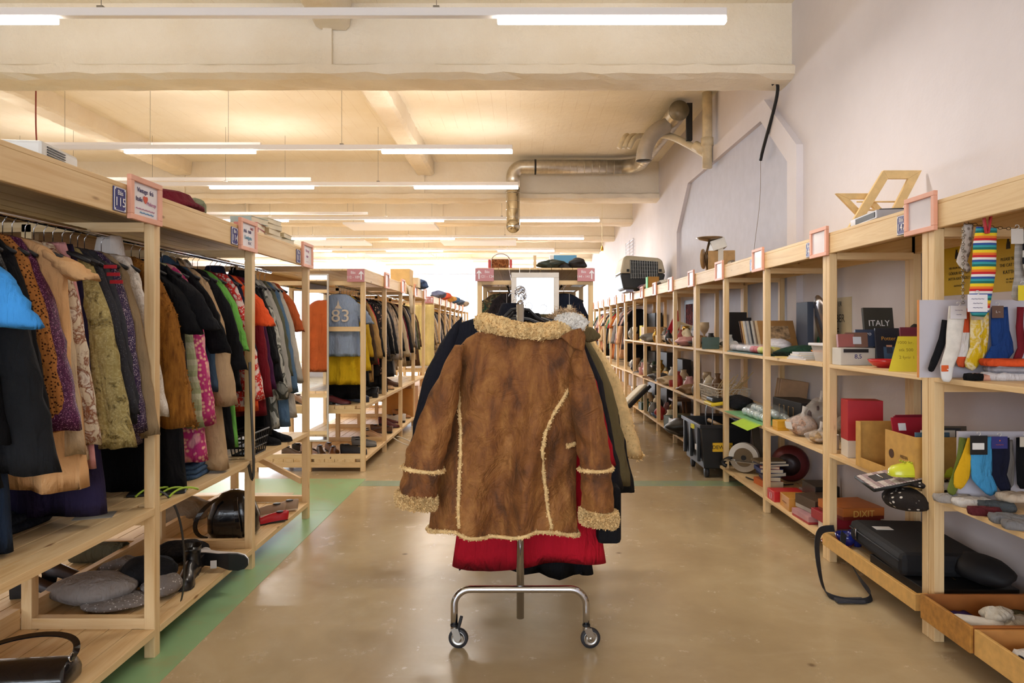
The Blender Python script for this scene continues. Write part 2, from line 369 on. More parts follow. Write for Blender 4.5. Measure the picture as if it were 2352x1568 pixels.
for i, (x, y, wv) in enumerate(((-2.6, 13.9, 1.8), (-6.4, 13.9, 1.8), (-1.0, 16.6, 1.8), (-4.6, 16.6, 1.8), (.2, 19.4, 1.8), (-3.4, 19.4, 1.8), (-7.2, 19.4, 1.8), (-1.6, 21.9, 2.4), (-5.6, 21.9, 2.4))):
    q = MB(); q.bx(x-wv/2, x+wv/2, y-.45, y+.45, 3.42, 3.46)
    t = q.build('ceiling_panel', M('#ece8e6', .8, 0, 0), label='white sound panel hung under the ceiling, %s' % ('beyond the duct drop' if y < 15 else 'between far lights' if y < 20 else 'close to the far windows'), cat='ceiling panel', group='hung white ceiling panels '+('beyond the duct' if y < 15 else 'between far lights' if y < 20 else 'near windows'))
    q = MB()
    for dx in (-wv/2+.1, wv/2-.1): q.tube([(x+dx, y, 3.46), (x+dx, y, ZC)], .003, 5)
    q.build('suspension_wire', STEEL, t)
# ---------------------------------------------------------------- ducts, pipes, cables
m, nt, b = nodes('galvanised_duct'); DUCT = m; b.inputs['Metallic'].default_value = .85; b.inputs['Roughness'].default_value = .32
vv = pos(nt); nt.links.new(ramp(nt, noise(nt, vv, 12, 4), [(.3, '#bcb4a4'), (.7, '#d6cfc0')]), b.inputs['Base Color'])
def arc(c, a0, a1, r, u, v, n=8):
    c, u, v = Vector(c), Vector(u), Vector(v); return [c+u*r*math.cos(a0+(a1-a0)*i/n)+v*r*math.sin(a0+(a1-a0)*i/n) for i in range(n+1)]
def spiral(mb, path, r, seg=20, pitch=.12):
    P = [Vector(p) for p in path]; 
    for i in range(len(P)-1):
        L = (P[i+1]-P[i]).length; n = int(L/pitch)
        for k in range(1, n):
            c = P[i].lerp(P[i+1], k/n); t = (P[i+1]-P[i]).normalized(); mb.tube([c-t*.004, c-t*.002, c+t*.002, c+t*.004], [r, r+.004, r+.004, r], seg, False)
YD, ZD, RD = 11.55, 4.10, .12
t = thing('ventilation_duct', (1, YD, 3.0), 'spiral metal duct running right under the ceiling with a drop at its left end', 'duct')
q = MB(); p1 = arc((.05, YD, ZD-.17), PI, PI/2, .17, (1, 0, 0), (0, 0, 1)); q.tube([(-.12, YD, 3.75)]+p1+[(1.75, YD, ZD)], RD, 20)
q.build('horizontal_pipe', DUCT, t, True)
q = MB(); spiral(q, [(.1, YD, ZD), (1.7, YD, ZD)], RD); spiral(q, [(-.12, YD, 3.1), (-.12, YD, 3.8)], RD-.005, 20, .14); q.build('seam', DUCT, t, True)
q = MB(); q.tube([(-.12, YD, 3.8), (-.12, YD, 3.25)]+arc((-.12, YD-.12, 3.2), 0, -PI/2, .12, (0, 1, 0), (0, 0, 1), 5), RD-.006, 20); q.build('drop_pipe', M('#d8d0bc', .12, 1, 0), t, True)
q = MB(); q.tube([(.24, YD, ZD), (.27, YD, ZD)], RD+.008, 20); q.build('strap', BLACK, t, True)
q = MB(); q.tube([(1.72, YD, ZD), (1.9, YD-.08, ZD+.0), (1.98, YD-.3, ZD), (2.0, 8.6, ZD+.02)], RD, 20); spiral(q, [(1.98, 11.1, ZD), (2.0, 8.8, ZD+.02)], RD)
q.build('long_pipe', DUCT, t, True)
q = MB(); q.tube([(2.0, 8.62, ZD+.02), (2.0, 8.58, ZD+.02)], RD+.006, 24); q.build('end_cap', M('#8f8878', .4, .7, .1), t, True)
t = thing('flexible_duct', (1.65, 8.9, 3.5), 'ribbed flexible duct hose hanging open below the capped duct end', 'duct')
def bez(P, n=16):
    P = [Vector(p) for p in P]; o = []
    for i in range(n+1):
        u = i/n; Q = P[:]
        while len(Q) > 1: Q = [Q[j].lerp(Q[j+1], u) for j in range(len(Q)-1)]
        o.append(Q[0])
    return o
pp = bez([(1.93, 8.9, 4.02), (1.72, 8.88, 3.98), (1.60, 8.85, 3.75), (1.60, 8.85, 3.55)], 40)
q = MB(); q.tube(pp, [.1+.004*(i % 2) for i in range(41)], 20, False); q.build('hose', M('#b9b0a2', .5, .5, .05), t, True)
q = MB(); q.tube([pp[-1]+Vector((0, 0, .02)), pp[-1]+Vector((0, 0, .021))], .097, 20); q.build('opening', BLACK, t)
PIPE = M('#dccba8', .6, 0, .08, name='painted_pipe')
t = thing('drain_pipe', (2.2, 9.0, 3.4), 'cream painted drain pipe beside the grey wall panel', 'pipe')
q = MB(); q.tube([(2.3, 8.4, 3.35), (2.3, 8.4, ZC)], .06, 16); q.tube([(2.3, 8.4, 3.62), (2.3, 8.4, 3.72)], .075, 16); q.build('pipe', PIPE, t, True)
q = MB(); q.tube(bez([(1.7, 9.1, 3.95), (2.0, 9.05, 3.98), (2.02, 8.9, 3.85), (2.2, 8.5, 3.62), (2.3, 8.4, 3.5)], 14), .045, 12); q.tube([(2.18, 8.52, 3.66), (2.28, 8.42, 3.56)], .06, 12); q.build('branch', PIPE, t, True)
for dx in (0, .07, .13):
    q = MB(); q.tube(bez([(1.75-dx*2, 9.4, 4.02), (1.55-dx, 9.2, 4.0), (1.5-dx, 9.1, 3.9), (1.45-dx, 9.1, 3.78)], 8), .035, 10)
    tt = q.build('pipe_elbow', PIPE, t, True)
q = MB(); q.bx(2.1, 2.17, 8.6, 8.66, 3.75, 4.22); q.build('slot_cover', BLACK, t)
for i, px in enumerate((1062, 1237, 1415)):
    x, z = at(px, 245, 7.9); q = MB(); q.bx(x-.06, x+.06, 7.88, 7.92, ZC-.03, ZC-.005); q.bx(x-.055, x-.045, 7.88, 7.92, ZC-.08, ZC-.03); q.bx(x+.03, x+.04, 7.88, 7.92, ZC-.12, ZC)
    q.build('ceiling_bracket', M('#b9a27a', .5, .3, .1), label='small metal bracket under the ceiling, %s' % ('left of three', 'middle of three', 'right of three, nearest the duct end')[i], cat='bracket')
t = thing('hanging_cable', (2.3, 6.3, 2.2), 'thick black cable hanging down the grey wall panel, ending in a thin wire', 'cable')
q = MB(); q.tube(bez([(2.28, 6.2, 3.60), (2.37, 6.15, 3.66), (2.37, 6.25, 3.5), (2.33, 6.5, 3.2), (2.34, 6.65, 3.02)], 16), .016, 8); q.build('black_sleeve', BLACK, t, True)
q = MB(); q.tube(bez([(2.34, 6.65, 3.02), (2.36, 6.7, 2.7), (2.33, 6.6, 2.5), (2.35, 6.9, 2.3), (2.34, 6.85, 1.97)], 20), .003, 5); q.build('thin_wire', M('#8a7c72', .5, .2, 0), t)
q = MB(); x, _ = at(82, 212, 7.3); q.tube(bez([(x, 7.3, ZC), (x+.01, 7.3, 4.0), (x-.01, 7.3, 3.6), (x+.01, 7.3, 3.38)], 8), .008, 6); q.build('red_cable', M('#8a3a2c', .5, 0, 0), label='short red-brown cable dangling from the ceiling at far left', cat='cable')
t = thing('pendant_bulb', (1.62, 12.8, 2.7), 'bare glowing bulb on a thin cord in front of the right wall', 'pendant lamp')
x, z = at(1383, 580, 12.8)
q = MB(); q.tube([(x, 12.8, z+.05), (x, 12.8, ZC)], .004, 5); q.build('cord', M('#d8c8a0', .6, 0, 0), t)
q = MB(); q.lathe([(.02, .02), (.028, .06), (.02, .1), (.006, .13)], (x, 12.8, z), 12); q.build('socket', M('#b98b3c', .3, .9, 0), t, True)
q = MB(); q.ball((x, 12.8, z-.03), .05, 14, 0, (1, 1, 1.1)); q.build('bulb', M('#fff2dc', .3, 0, 0, emit=14, name='lit_bulb'), t, True)
# ---------------------------------------------------------------- racks and shelving
PW = .045
def planks(x0, x1, y0, y1, z0, z1, n):
    q = MB(); w_ = (x1-x0)/n
    for i in range(n): q.bx(x0+i*w_+(.004 if i else 0), x0+(i+1)*w_, y0, y1, z0, z1)
    return q
def unit(label, xf, sg, ys, levels, depth=.5, rod=None, double=False, backpost=True, th=.022, cross_on_top=False, endbars=(), name='shelving_unit', group=None, nopost=()):
    """xf: aisle face; sg: +1 when the unit lies to the right of its aisle face."""
    def X(a, b): return (xf+a, xf+b) if sg > 0 else (xf-b, xf-a)
    t = thing(name, (xf+sg*depth/2, (ys[0]+ys[-1])/2, 0), label, 'shelving' if not rod else 'clothes rack', group)
    y0, y1 = ys[0], ys[-1]+PW; cols = [0, depth]
    if double: cols.append(depth*2)
    for y in ys:
        for i, c in enumerate(cols):
            q = MB(); a, b = X(c, c+PW); q.bx(a, b, y, y+PW, 0, 1.835); q.build('post', WZ, t, bev=.003)
    for i, c in enumerate(cols):
        if double and i == 1: continue
        a, b = X(c-.001 if i == 0 else c+.02, c+.022 if i == 0 else c+PW)
        q = MB(); q.bx(a, b, y0-.03, y1+.01, 1.835, 1.94); q.build('top_rail', WY, t, bev=.003)
    tot = cols[-1]+PW
    nb = int(tot/.1)
    a, b = X(.0, tot); q = planks(a, b, y0-.02, y1+.005, 1.94, 1.958, nb); q.build('top_board', WY, t, bev=.002)
    for y in ys:
        a, b = X(PW, tot-PW); q = MB(); q.bx(a, b, y, y+PW*.6, 1.80, 1.84); q.build('crossbar', WX, t)
    for li, z in enumerate(levels):
        for i in range(len(ys)-1):
            a, b = X(-.004, tot); last = PW if i == len(ys)-2 else 0
            q = MB()
            # notch the planks around the posts: front edge plank runs between posts
            n = max(1, round(tot/.1)); w_ = (b-a)/n
            for k_ in range(n):
                pa, pb = a+k_*w_+.002, a+(k_+1)*w_-.002
                hit = any(min(X(c, c+PW)) < pb and max(X(c, c+PW)) > pa for c in cols)
                q.bx(pa, pb, ys[i]+(PW+.001 if hit else 0), ys[i+1]+(-.001 if hit else 0), z-th, z)
            q.build('shelf', WY, t, bev=.0015)
        for y in ys:
            for c in range(len(cols)-1):
                a, b = X(cols[c]+PW, cols[c+1]); zz = (z, z+.045) if (cross_on_top and li == 0) else (z-th-.045, z-th)
                q = MB(); q.bx(a, b, y+.002, y+PW-.002, *zz); q.build('crossbar', WX, t)
    for (z0, z1) in endbars:
        a, b = X(PW, tot-PW); q = MB(); q.bx(a, b, y0+.001, y0+.03, z0, z1); q.build('end_bar', WX, t)
    if rod:
        for c in (depth*.5+.02,) + ((depth*1.5+.02,) if double else ()):
            q = MB(); xx = xf+sg*c; q.tube([(xx, y0+.02, rod), (xx, y1-.02, rod)], .0125, 10); q.build('hanging_rod', CHROME, t, True)
    return t
LY = [1.80, 2.884, 3.934, 4.966]
LX = -1.545
rack1 = unit('long pine clothes rack along the left side, nearest the camera', LX, -1, LY, (.122, .635), .52, 1.80, True, th=.030, cross_on_top=True, name='clothes_rack')
q = MB(); q.bx(LX-.60, LX-.565, 1.85, 2.88, .125, .21); q.bx(LX-.60, LX-.565, 2.935, 3.93, .125, .21); q.bx(LX-.60, LX-.565, 3.985, 4.96, .125, .21); q.build('centre_board', WY, rack1)
q = MB(T(LX-.3, 4.95, .36)); q.add([(-.25, 0, .16), (.25, 0, -.1), (.25, 0, -.06), (-.25, 0, .2), (-.25, .03, .16), (.25, .03, -.1), (.25, .03, -.06), (-.25, .03, .2)], [(0, 1, 2, 3), (7, 6, 5, 4), (0, 4, 5, 1), (1, 5, 6, 2), (2, 6, 7, 3), (3, 7, 4, 0)])
q.build('brace', WX, rack1)
L2Y = [6.59, 7.62, 8.65, 9.68, 10.7]
rack2 = unit('pine clothes rack on the left behind the narrow mirror, ending in a blue T-shirt', -1.50, -1, L2Y, (.122, .635), .52, 1.80, True, th=.030, cross_on_top=True, endbars=((1.355, 1.40), (.04, .092), (.56, .605)), name='clothes_rack')
L3Y = [12.6, 13.65, 14.7, 15.75, 16.8, 17.85, 18.9, 19.95, 21.0]
rack3 = unit('farthest pine clothes rack on the left, beginning with the pale yellow cloth', -1.60, -1, L3Y, (.122, .635), .52, 1.80, True, th=.030, name='clothes_rack')
CY = [6.5, 7.53, 8.56, 9.6]
rackc = unit('pine clothes rack in the middle of the shop behind the brown coat', -.41, 1, CY, (.122, .635), .53, 1.80, True, th=.030, name='clothes_rack')
RX = 1.838; S1, S2, S3 = 1.177, .647, .124
ua = unit('near right pine shelving holding the sock displays', RX, 1, [1.95, 3.03], (S1, S2, S3), .5)
ub = unit('right pine shelving bay with the open cardboard box and black case', RX, 1, [3.08, 4.057], (S1, S2, S3), .5)
uc = unit('right pine shelving with board games, circular saw and black toolbox', RX, 1, [4.105, 5.13, 6.15, 7.15], (S1, S2, S3), .5)
ud = unit('right pine shelving beyond the toolbox, filled with small household goods', RX, 1, [7.20, 8.18, 9.16, 10.14, 11.1, 12.0], (S1, S2, S3), .5)
ue = unit('far right pine rack with hanging T-shirts', RX, 1, [12.05, 13.0, 14.0, 15.0, 16.0, 17.0, 18.0], (.635, .122), .5, 1.80)
# ---------------------------------------------------------------- number plaques, frames, end signs
PINK = M('#e9a98e', .5, 0, .04, name='pink_painted_wood'); PAPER = M('#ebe6ea', .5, 0, .02); NAVY = M('#33377e', .35, 0, 0); SIGNW = M('#f0eef2', .5, 0, 0)
INK = M('#4a3f6d', .6, 0, 0); INKR = M('#d8502f', .6, 0, 0); INKB = M('#5c9ac8', .6, 0, 0); INKP = M('#c489a8', .6, 0, 0)
def frame(side, y0, label, lines=(), big=True, blank=True):
    X0 = LX+.003 if side < 0 else RX-.003
    if side < -1: X0 = {-2: -1.497, -3: -1.597}[side]
    f = '+x' if side < 0 else '-x'; s = 1 if side < 0 else -1
    t = thing('sign_frame', (X0+s*.008, y0+.117, 1.825), label, 'frame', 'pink frames along the rack tops')
    def B(a, b, c, d, e, g): q = MB(); q.bx(min(X0+s*a, X0+s*b), max(X0+s*a, X0+s*b), y0+c, y0+d, 1.825+e, 1.825+g); return q
    q = B(0, .018, 0, .235, 0, .022); q.v += []; 
    for a in ((0, .235, .153, .175), (0, .024, .022, .153), (.211, .235, .022, .153)):
        q.bx(min(X0, X0+s*.018), max(X0, X0+s*.018), y0+a[0], y0+a[1], 1.825+a[2], 1.825+a[3])
    q.build('frame_border', PINK, t, bev=.002)
    B(.002, .008, .023, .212, .021, .154).build('paper', PAPER if not blank else M('#dcd6de', .12, 0, .02), t)
    for (txt, sz, dy, dz, m_) in lines: text(txt, sz, (X0+s*.0095, y0+.117+dy*s, 1.825+dz), f, m_, t)
    return t
def plaque(side, y0, num, label):
    X0 = LX+.002 if side < 0 else RX-.002; s = 1 if side < 0 else -1; f = '+x' if side < 0 else '-x'
    t = thing('number_plaque', (X0, y0+.04, 1.845), label, 'sign', 'blue booth number plaques')
    q = MB(); q.bx(min(X0, X0+s*.004), max(X0, X0+s*.004), y0, y0+.08, 1.842, 1.935); q.build('plate', NAVY, t, bev=.001)
    q = MB(); xa, xb = sorted((X0+s*.0042, X0+s*.0055))
    for (a, b, c, d) in ((.01, .07, .002, .0045), (.01, .07, .0885, .091), (.002, .0045, .01, .083), (.0755, .078, .01, .083)): q.bx(xa, xb, y0+a, y0+b, 1.842+c, 1.842+d)
    for (cy, cz) in ((.007, .007), (.073, .007), (.007, .086), (.073, .086)): q.bx(xa, xb, y0+cy-.004, y0+cy+.004, 1.842+cz-.004, 1.842+cz+.004)
    q.build('white_border', SIGNW, t)
    text('Bás', .027, (X0+s*.006, y0+.04, 1.913), f, SIGNW, t, ext=.0004); text(num, .048, (X0+s*.006, y0+.04, 1.877), f, SIGNW, t, ext=.0004)
frame(-1, 2.675, 'pink frame with handwritten sign reading Vintage frá Italia, left rack', [('Vintage  frá', .026, 0, .125, INK), ('Italia', .025, -.045, .088, INK), ('♥', .03, .0, .09, INKR), ('Makeup', .022, .045, .08, INKP), ('~~~~~~', .04, 0, .052, INKP), ('~~~~', .045, .01, .038, INKB)], blank=False)
plaque(-1, 2.585, '115', 'blue plaque reading Bás 115 on the left rack')
frame(-1, 3.73, 'pink frame with faint handwriting on the left rack beside the book pile', [('SALE', .02, .05, .13, M('#9a2f3c', .6, 0, 0)), ('FRÁ  1500', .024, -.01, .108, INK), ('Lindgata', .03, 0, .075, M('#6aa0b8', .6, 0, 0)), ('1.5 C', .022, .02, .045, INK)], blank=False)
plaque(-1, 3.64, '114', 'blue plaque reading Bás 114 on the left rack')
frame(-1, 4.80, 'pink frame at the far end of the near left rack', [('Föt og', .026, 0, .12, INKP), ('skór', .026, 0, .08, INKP), ('______', .02, 0, .05, INKP)], blank=False)
plaque(-1, 4.70, '113', 'blue plaque reading Bás 113 near the rack end')
names_r = ['right shelving, below the reclined wooden stand', 'right shelving, above the plastic container', 'right shelving, above the silver tray', 'right shelving, just before the folded cardboard carton', 'right shelving, directly under the cardboard carton', 'first beyond the cardboard carton', 'second beyond the cardboard carton', 'just before the pet carrier', 'directly below the pet carrier', 'first past the pet carrier']
for i, y in enumerate((3.0, 4.057, 5.13, 6.15, 7.18, 8.18, 9.16, 10.14, 11.1, 12.0)):
    frame(1, y, 'empty pink frame on the '+names_r[i] if i < 5 else 'small pink frame '+names_r[i])
for i, y in enumerate((13.0, 14.0, 15.0, 16.0, 17.0)): frame(1, y, 'tiny distant pink frame above the hanging T-shirts on the right')
for i, n_ in enumerate(('147', '146', '145')):
    plaque(1, (3.24, 4.297, 5.37)[i], n_, 'blue plaque reading Bás %s on the right shelving' % n_)
for i, y in enumerate((7.5, 8.55, 9.6, 10.55)): frame(-2, y, 'pink frame on the rack behind the mirror, number %s along it' % ('one', 'two', 'three', 'four')[i])
for i, y in enumerate((13.5, 14.6, 15.6, 16.7, 17.8, 18.8)): frame(-3, y, 'distant pink frame along the farthest left rack')
SIGNP = M('#c8868a', .5, 0, .02, name='dusty_pink_sign')
def endsign(x0, x1, y, txt, arrow_left, label):
    t = thing('direction_sign', ((x0+x1)/2, y-.012, 1.83), label, 'sign')
    q = MB(); q.bx(x0, x1, y-.014, y-.001, 1.83, 1.952); q.build('board', SIGNP, t, bev=.001)
    ax = x0+.035 if arrow_left else x1-.03; o = .012 if arrow_left else -.012
    q = MB(T(ax, y-.0165, 1.85)); q.prism([(-.006, 0), (.006, 0), (.006, .06), (.022, .048), (.022, .06), (0, .085), (-.022, .06), (-.022, .048), (-.006, .06)], .002); q.build('arrow', SIGNW, t)
    cx = (x0+x1)/2+(.024 if arrow_left else -.024)
    text('Bás', .036, (cx, y-.0155, 1.918), '-y', SIGNW, t, ext=.0005, sx=.95); text(txt, .036, (cx, y-.0155, 1.873), '-y', SIGNW, t, ext=.0005, sx=.9)
endsign(-1.66, -1.495, 6.556, '112 - 109', False, 'pink arrow sign on the rack with the blue T-shirt, reading Bás 112 - 109')
endsign(-.425, -.25, 6.466, '121 - 124', True, 'pink arrow sign at the left corner of the middle rack, reading Bás 121 - 124')
endsign(.54, .705, 6.466, '144 - 141', False, 'pink arrow sign at the right corner of the middle rack, reading Bás 144 - 141')
endsign(-1.76, -1.595, 12.56, '108 - 101', False, 'small distant pink sign above the pale yellow cloth')
# mirrors
MIR = M('#f4f6f8', .02, 1, 0, name='mirror_glass'); MFR = M('#ddd5cc', .45, 0, .02)
def mirror(label, x0, x1, y, z0, z1, w_=.025):
    t = thing('wall_mirror', ((x0+x1)/2, y, z0), label, 'mirror')
    q = MB()
    q.bx(x0, x1, y-.02, y, z1-w_, z1); q.bx(x0, x1, y-.02, y, z0, z0+w_); q.bx(x0, x0+w_, y-.02, y, z0+w_, z1-w_); q.bx(x1-w_, x1, y-.02, y, z0+w_, z1-w_); q.build('mirror_frame', MFR, t, bev=.003)
    q = MB(); q.bx(x0+w_, x1-w_, y-.01, y-.002, z0+w_, z1-w_); q.build('mirror_glass', MIR, t)
mirror('narrow full-length mirror in a white frame beside the blue T-shirt', -2.055, -1.835, 6.55, .30, 1.905, .016)
mirror('full-length mirror in a pale frame on the middle rack behind the coat hooks', -.085, .365, 6.45, .35, 1.91, .05)
# ---------------------------------------------------------------- garments
HANG = M('#131318', .5, 0, 0); PLAST = M('#d8d4d0', .35, 0, 0)
def hanger(x, y, z, label, half=.2, rz=0, m_=None, hr=.017, wr=.0018):
    t = thing('coat_hanger', (x, y, z), label, 'hanger')
    q = MB(T(x, y, z, rz)); q.tube(arc((0, 0, -.003), -.3*PI, 1.02*PI, hr, (1, 0, 0), (0, 0, 1), 12), wr, 6)
    q.tube([(0.009, 0, -.018), (0, 0, -.03), (0, 0, -.085)], .0018, 6)
    q.build('hook', CHROME, t, True)
    q = MB(T(x, y, z, rz)); q.tube([(-half, 0, -.155), (-half*.6, 0, -.12), (-.04, 0, -.088), (0, 0, -.083), (.04, 0, -.088), (half*.6, 0, -.12), (half, 0, -.155)], .008, 6); q.build('shoulder_bar', m_ or HANG, t, True)
    return t
def lerp(a, b, u): return a+(b-a)*u
def prof(pts, z):
    if z >= pts[0][0]: return pts[0][1:]
    for i in range(len(pts)-1):
        a, b = pts[i], pts[i+1]
        if a[0] >= z >= b[0]:
            u = (a[0]-z)/max(1e-6, a[0]-b[0]); return [lerp(p, q_, u) for p, q_ in zip(a[1:], b[1:])]
    return pts[-1][1:]
def body(mb, rnd, L, sw, hw, d, amp, nf, top='shoulder', N=44, rows=22, hemwave=.0, neck=.065, thick=1.0, cx=0):
    zt = -.082; zb = -.09-L
    if top == 'shoulder':
        P = [(zt, neck, .022, 0), (zt-.012, neck+.035, .028, 0), (zt-.035, sw*.68, .032, 0), (zt-.065, sw*.88, .036, 0), (zt-.11, sw, .04, 0), (zt-.22, sw+.006, d, 0), (zb, hw, d*1.25*thick, 0)]
    elif top == 'strap':
        P = [(zt-.05, sw*.62, .02, 0), (zt-.12, sw*.75, d*.7, 0), (zt-.25, sw*.85, d, 0), (zb, hw, d*1.2, 0)]
    else:    # skirt or trousers clipped at the waist
        P = [(zt, sw*.5, .012, 0), (zt-.08, sw*.6, .025, 0), (zt-.3, sw*.8, .03, 0), (zb, hw, d, 0)]
    z0 = P[0][0]; ph = rnd.random()*6; ph2 = rnd.random()*6; k2 = rnd.uniform(1.2, 2.2); rs = []
    zs = [z0-(z0-zb)*((i/rows)**1.35) for i in range(rows+1)]
    for z in zs:
        w_, dd, _ = prof(P, z); rp = min(1, max(0, (z0-z-.04)/.35)); ring = []
        for j in range(N):
            a = 2*PI*j/N; c, s_ = math.cos(a), math.sin(a)
            x = w_*math.copysign(abs(c)**.8, c); yy = dd*math.copysign(abs(s_)**.75, s_)
            u = x/max(w_, .01)
            f = amp*1.5*rp*(1.3-2*abs(math.sin(u*nf*PI*.6+ph+z*.8))+.5*math.sin(u*nf*k2*PI+ph2-z*2.5)+.3*math.sin(u*nf*5+z*7))
            f += .006*math.sin(z*23+ph+u*3)*rp*(1 if s_ > 0 else -1)*.5
            zz = z+(hemwave*math.sin(u*3+ph) if z == zs[-1] else 0)
            ring.append((x*(1-.04*rp*math.cos(f*60))+cx, yy+f, zz))
        rs.append(ring)
    last = rs[-1]; rs.append([(x*.97, y*.9, z+.015) for x, y, z in last])
    first = rs[0]; rs.insert(0, [(x*.9, y*.7, z-.02) for x, y, z in first])
    mb.rings(rs, (0, 0))
def sleeve(mb, rnd, sd, sw, sl, r0, r1, splay, d, lift=0, N=16):
    n = 12; ph = rnd.random()*6; rs = []; fy = rnd.uniform(-.03, .03)
    for i in range(n+1):
        u = i/n; zz = -.135-sl*u
        x = sd*(sw-.055+(.055+splay)*u**.78); y = fy*u*u-.01*math.sin(u*3)
        r = lerp(r0, r1, u)*(.36+.64*min(1, u*3.2)**.8)*.9; wr = 1+.05*math.sin(u*26+ph)
        tilt = sd*splay*.5*(1-u)
        ring = []
        for k in range(N):
            a = 2*PI*k/N; cr = .10*abs(math.sin(1.5*a+ph+u*2))+.07*math.sin(u*34+a*2+ph)*(1 if .35 < u < .7 else .3); wr2 = wr+cr*.8-.06
            ring.append((x+math.cos(a)*r*wr2, y+math.sin(a)*min(r, d)*.9*wr2, zz+math.cos(a)*tilt*-.5+.004*math.sin(3*a+ph+u*9)))
        rs.append(ring)
    lx = rs[-1]; cx = sum(p_[0] for p_ in lx)/N; cy = sum(p_[1] for p_ in lx)/N
    rs.append([(cx+(p_[0]-cx)*.86, cy+(p_[1]-cy)*.8, p_[2]+.02) for p_ in lx])
    mb.rings(rs, (1, 0))
def tufts(mb, P, Nn, n, ln, r, wd=.0035, droop=.3):
    for _ in range(n):
        i = r.randrange(len(P)); p_ = P[i]; nn = Nn[i]
        d_ = (nn+Vector((r.uniform(-.7, .7), r.uniform(-.7, .7), r.uniform(-.7, .7)-droop))).normalized()
        l_ = ln*r.uniform(.5, 1.15); sd = d_.cross(Vector((r.uniform(-1, 1), r.uniform(-1, 1), r.uniform(-1, 1)))).normalized()*wd
        p_ = p_+Vector((r.uniform(-1, 1), r.uniform(-1, 1), r.uniform(-1, 1)))*.006
        c_ = d_.cross(sd).normalized()*ln*.35*r.uniform(-1, 1)
        mb.add([p_-sd, p_+sd, p_+d_*l_*.6+sd*.8+c_, p_+d_*l_*.6-sd*.8+c_, p_+d_*l_+c_*.2], [(0, 1, 2, 3), (3, 2, 4)])
def furry(mb, r, n, ln, droop=.8, wd=.004):
    P = []; Nn = []
    for fc in mb.f[:]:
        a, b, c = [Vector(mb.v[i]) for i in fc[:3]]; nn = (b-a).cross(c-a)
        if nn.length < 1e-9: continue
        cen = sum((Vector(mb.v[i]) for i in fc), Vector())/len(fc); vv_ = [Vector(mb.v[i]) for i in fc]
        for _ in range(8 if len(fc) < 5 else 1):
            if len(fc) < 5: s1, s2 = r.random(), r.random(); cen = vv_[0].lerp(vv_[1], s1).lerp(vv_[-1].lerp(vv_[2], s1), s2)
            P.append(cen.copy()); Nn.append(nn.normalized())
    x = mb.x; mb.x = Matrix(); tufts(mb, P, Nn, n, ln, r, wd, droop); mb.x = x
SEED = [100]
def garment(x, y, z, label, cat, m_, L=.7, sw=.2, hw=.23, d=.036, sl=None, r0=.075, r1=.05, splay=.035, amp=.014, nf=3, top='shoulder', rz=0, col=None, colm=None, hg=None, name=None, group=None, simple=False, cuff=None, fur=0, parts=(), hem=.0, neck=.065, sleevem=None, off=0):
    if z == ZR and top == 'shoulder': sw -= .03; splay += .035; r0 *= .92
    SEED[0] += 1; r = random.Random(SEED[0]); X = T(x+off, y, z, rz)
    nm = name or cat.replace(' ', '_')
    single = simple or (sl is None and not col and not parts)
    t = None if single else thing(nm, (x+off, y, z-.09-L), label, cat, group)
    q = MB(X); body(q, r, L, sw, hw, d, amp, nf, top, hemwave=hem, neck=neck, N=28 if simple else 44, rows=14 if simple else 22)
    if simple and sl:
        for sd in (-1, 1): sleeve(q, r, sd, sw, sl, r0, r1, splay, d, N=10)
    if fur: furry(q, r, fur, .022)
    o = q.build(nm if single else 'body', m_, t, True, **(dict(label=label, cat=cat, group=group) if single else {}))
    if not simple and sl:
        for sd in (-1, 1):
            q = MB(X); sleeve(q, r, sd, sw, sl, r0, r1, splay, d)
            if fur: furry(q, r, fur//3, .02)
            s_ = q.build('sleeve', sleevem or m_, t, True)
            if cuff:
                q = MB(X); u = 1; cx = sd*(sw+splay); q.tube([(cx, 0, -.135-sl+.03), (cx, 0, -.135-sl-.02)], r1*1.04, 16, True, min(r1, d)/r1); q.build('cuff', cuff, s_, True)
    if col and not simple:
        q = MB(X); h = {'shirt': .035, 'turtle': .09, 'stand': .05, 'hood': .05}[col]
        rs = []
        for i, (zz, rr) in enumerate(((-.10, neck+.012), (-.088, neck+.006), (-.088+h, neck*.8), (-.085+h, neck*.8-.006), (-.09, neck*.7))):
            rs.append([(rr*math.cos(2*PI*k/20), .03*math.sin(2*PI*k/20)*(1.2), zz-(.02*math.cos(2*PI*k/10) if col == 'shirt' else 0)) for k in range(20)])
        q.rings(rs, (0, 0)); q.build('collar', colm or m_, t, True)
        if col == 'hood':
            q = MB(X); q.ball((0, .05, -.17), .1, 14, 0, (1.15, .4, 1)); q.build('hood', colm or m_, t, True)
    if hg is not None: hanger(x+off, y, z, hg, min(sw*.96, .21), rz, None)
    return t or o
C = cloth
def row(rackname, X, z, items, group=None, simple=False, hang=True):
    for it in items:
        y, short, cat, mt, kw = it
        kw = dict(kw); lab = kw.pop('lab', None)
        garment(X, y, z, lab or (short+' '+rackname), cat, mt, hg=('black hanger with chrome hook holding the '+short) if hang and not kw.pop('nohang', False) else None, simple=simple, **kw)
ZR = 1.80; XG = LX-.29
BK = C('#0d0d11'); BK2 = C('#141418')
NR = 'hanging on the near left rack'
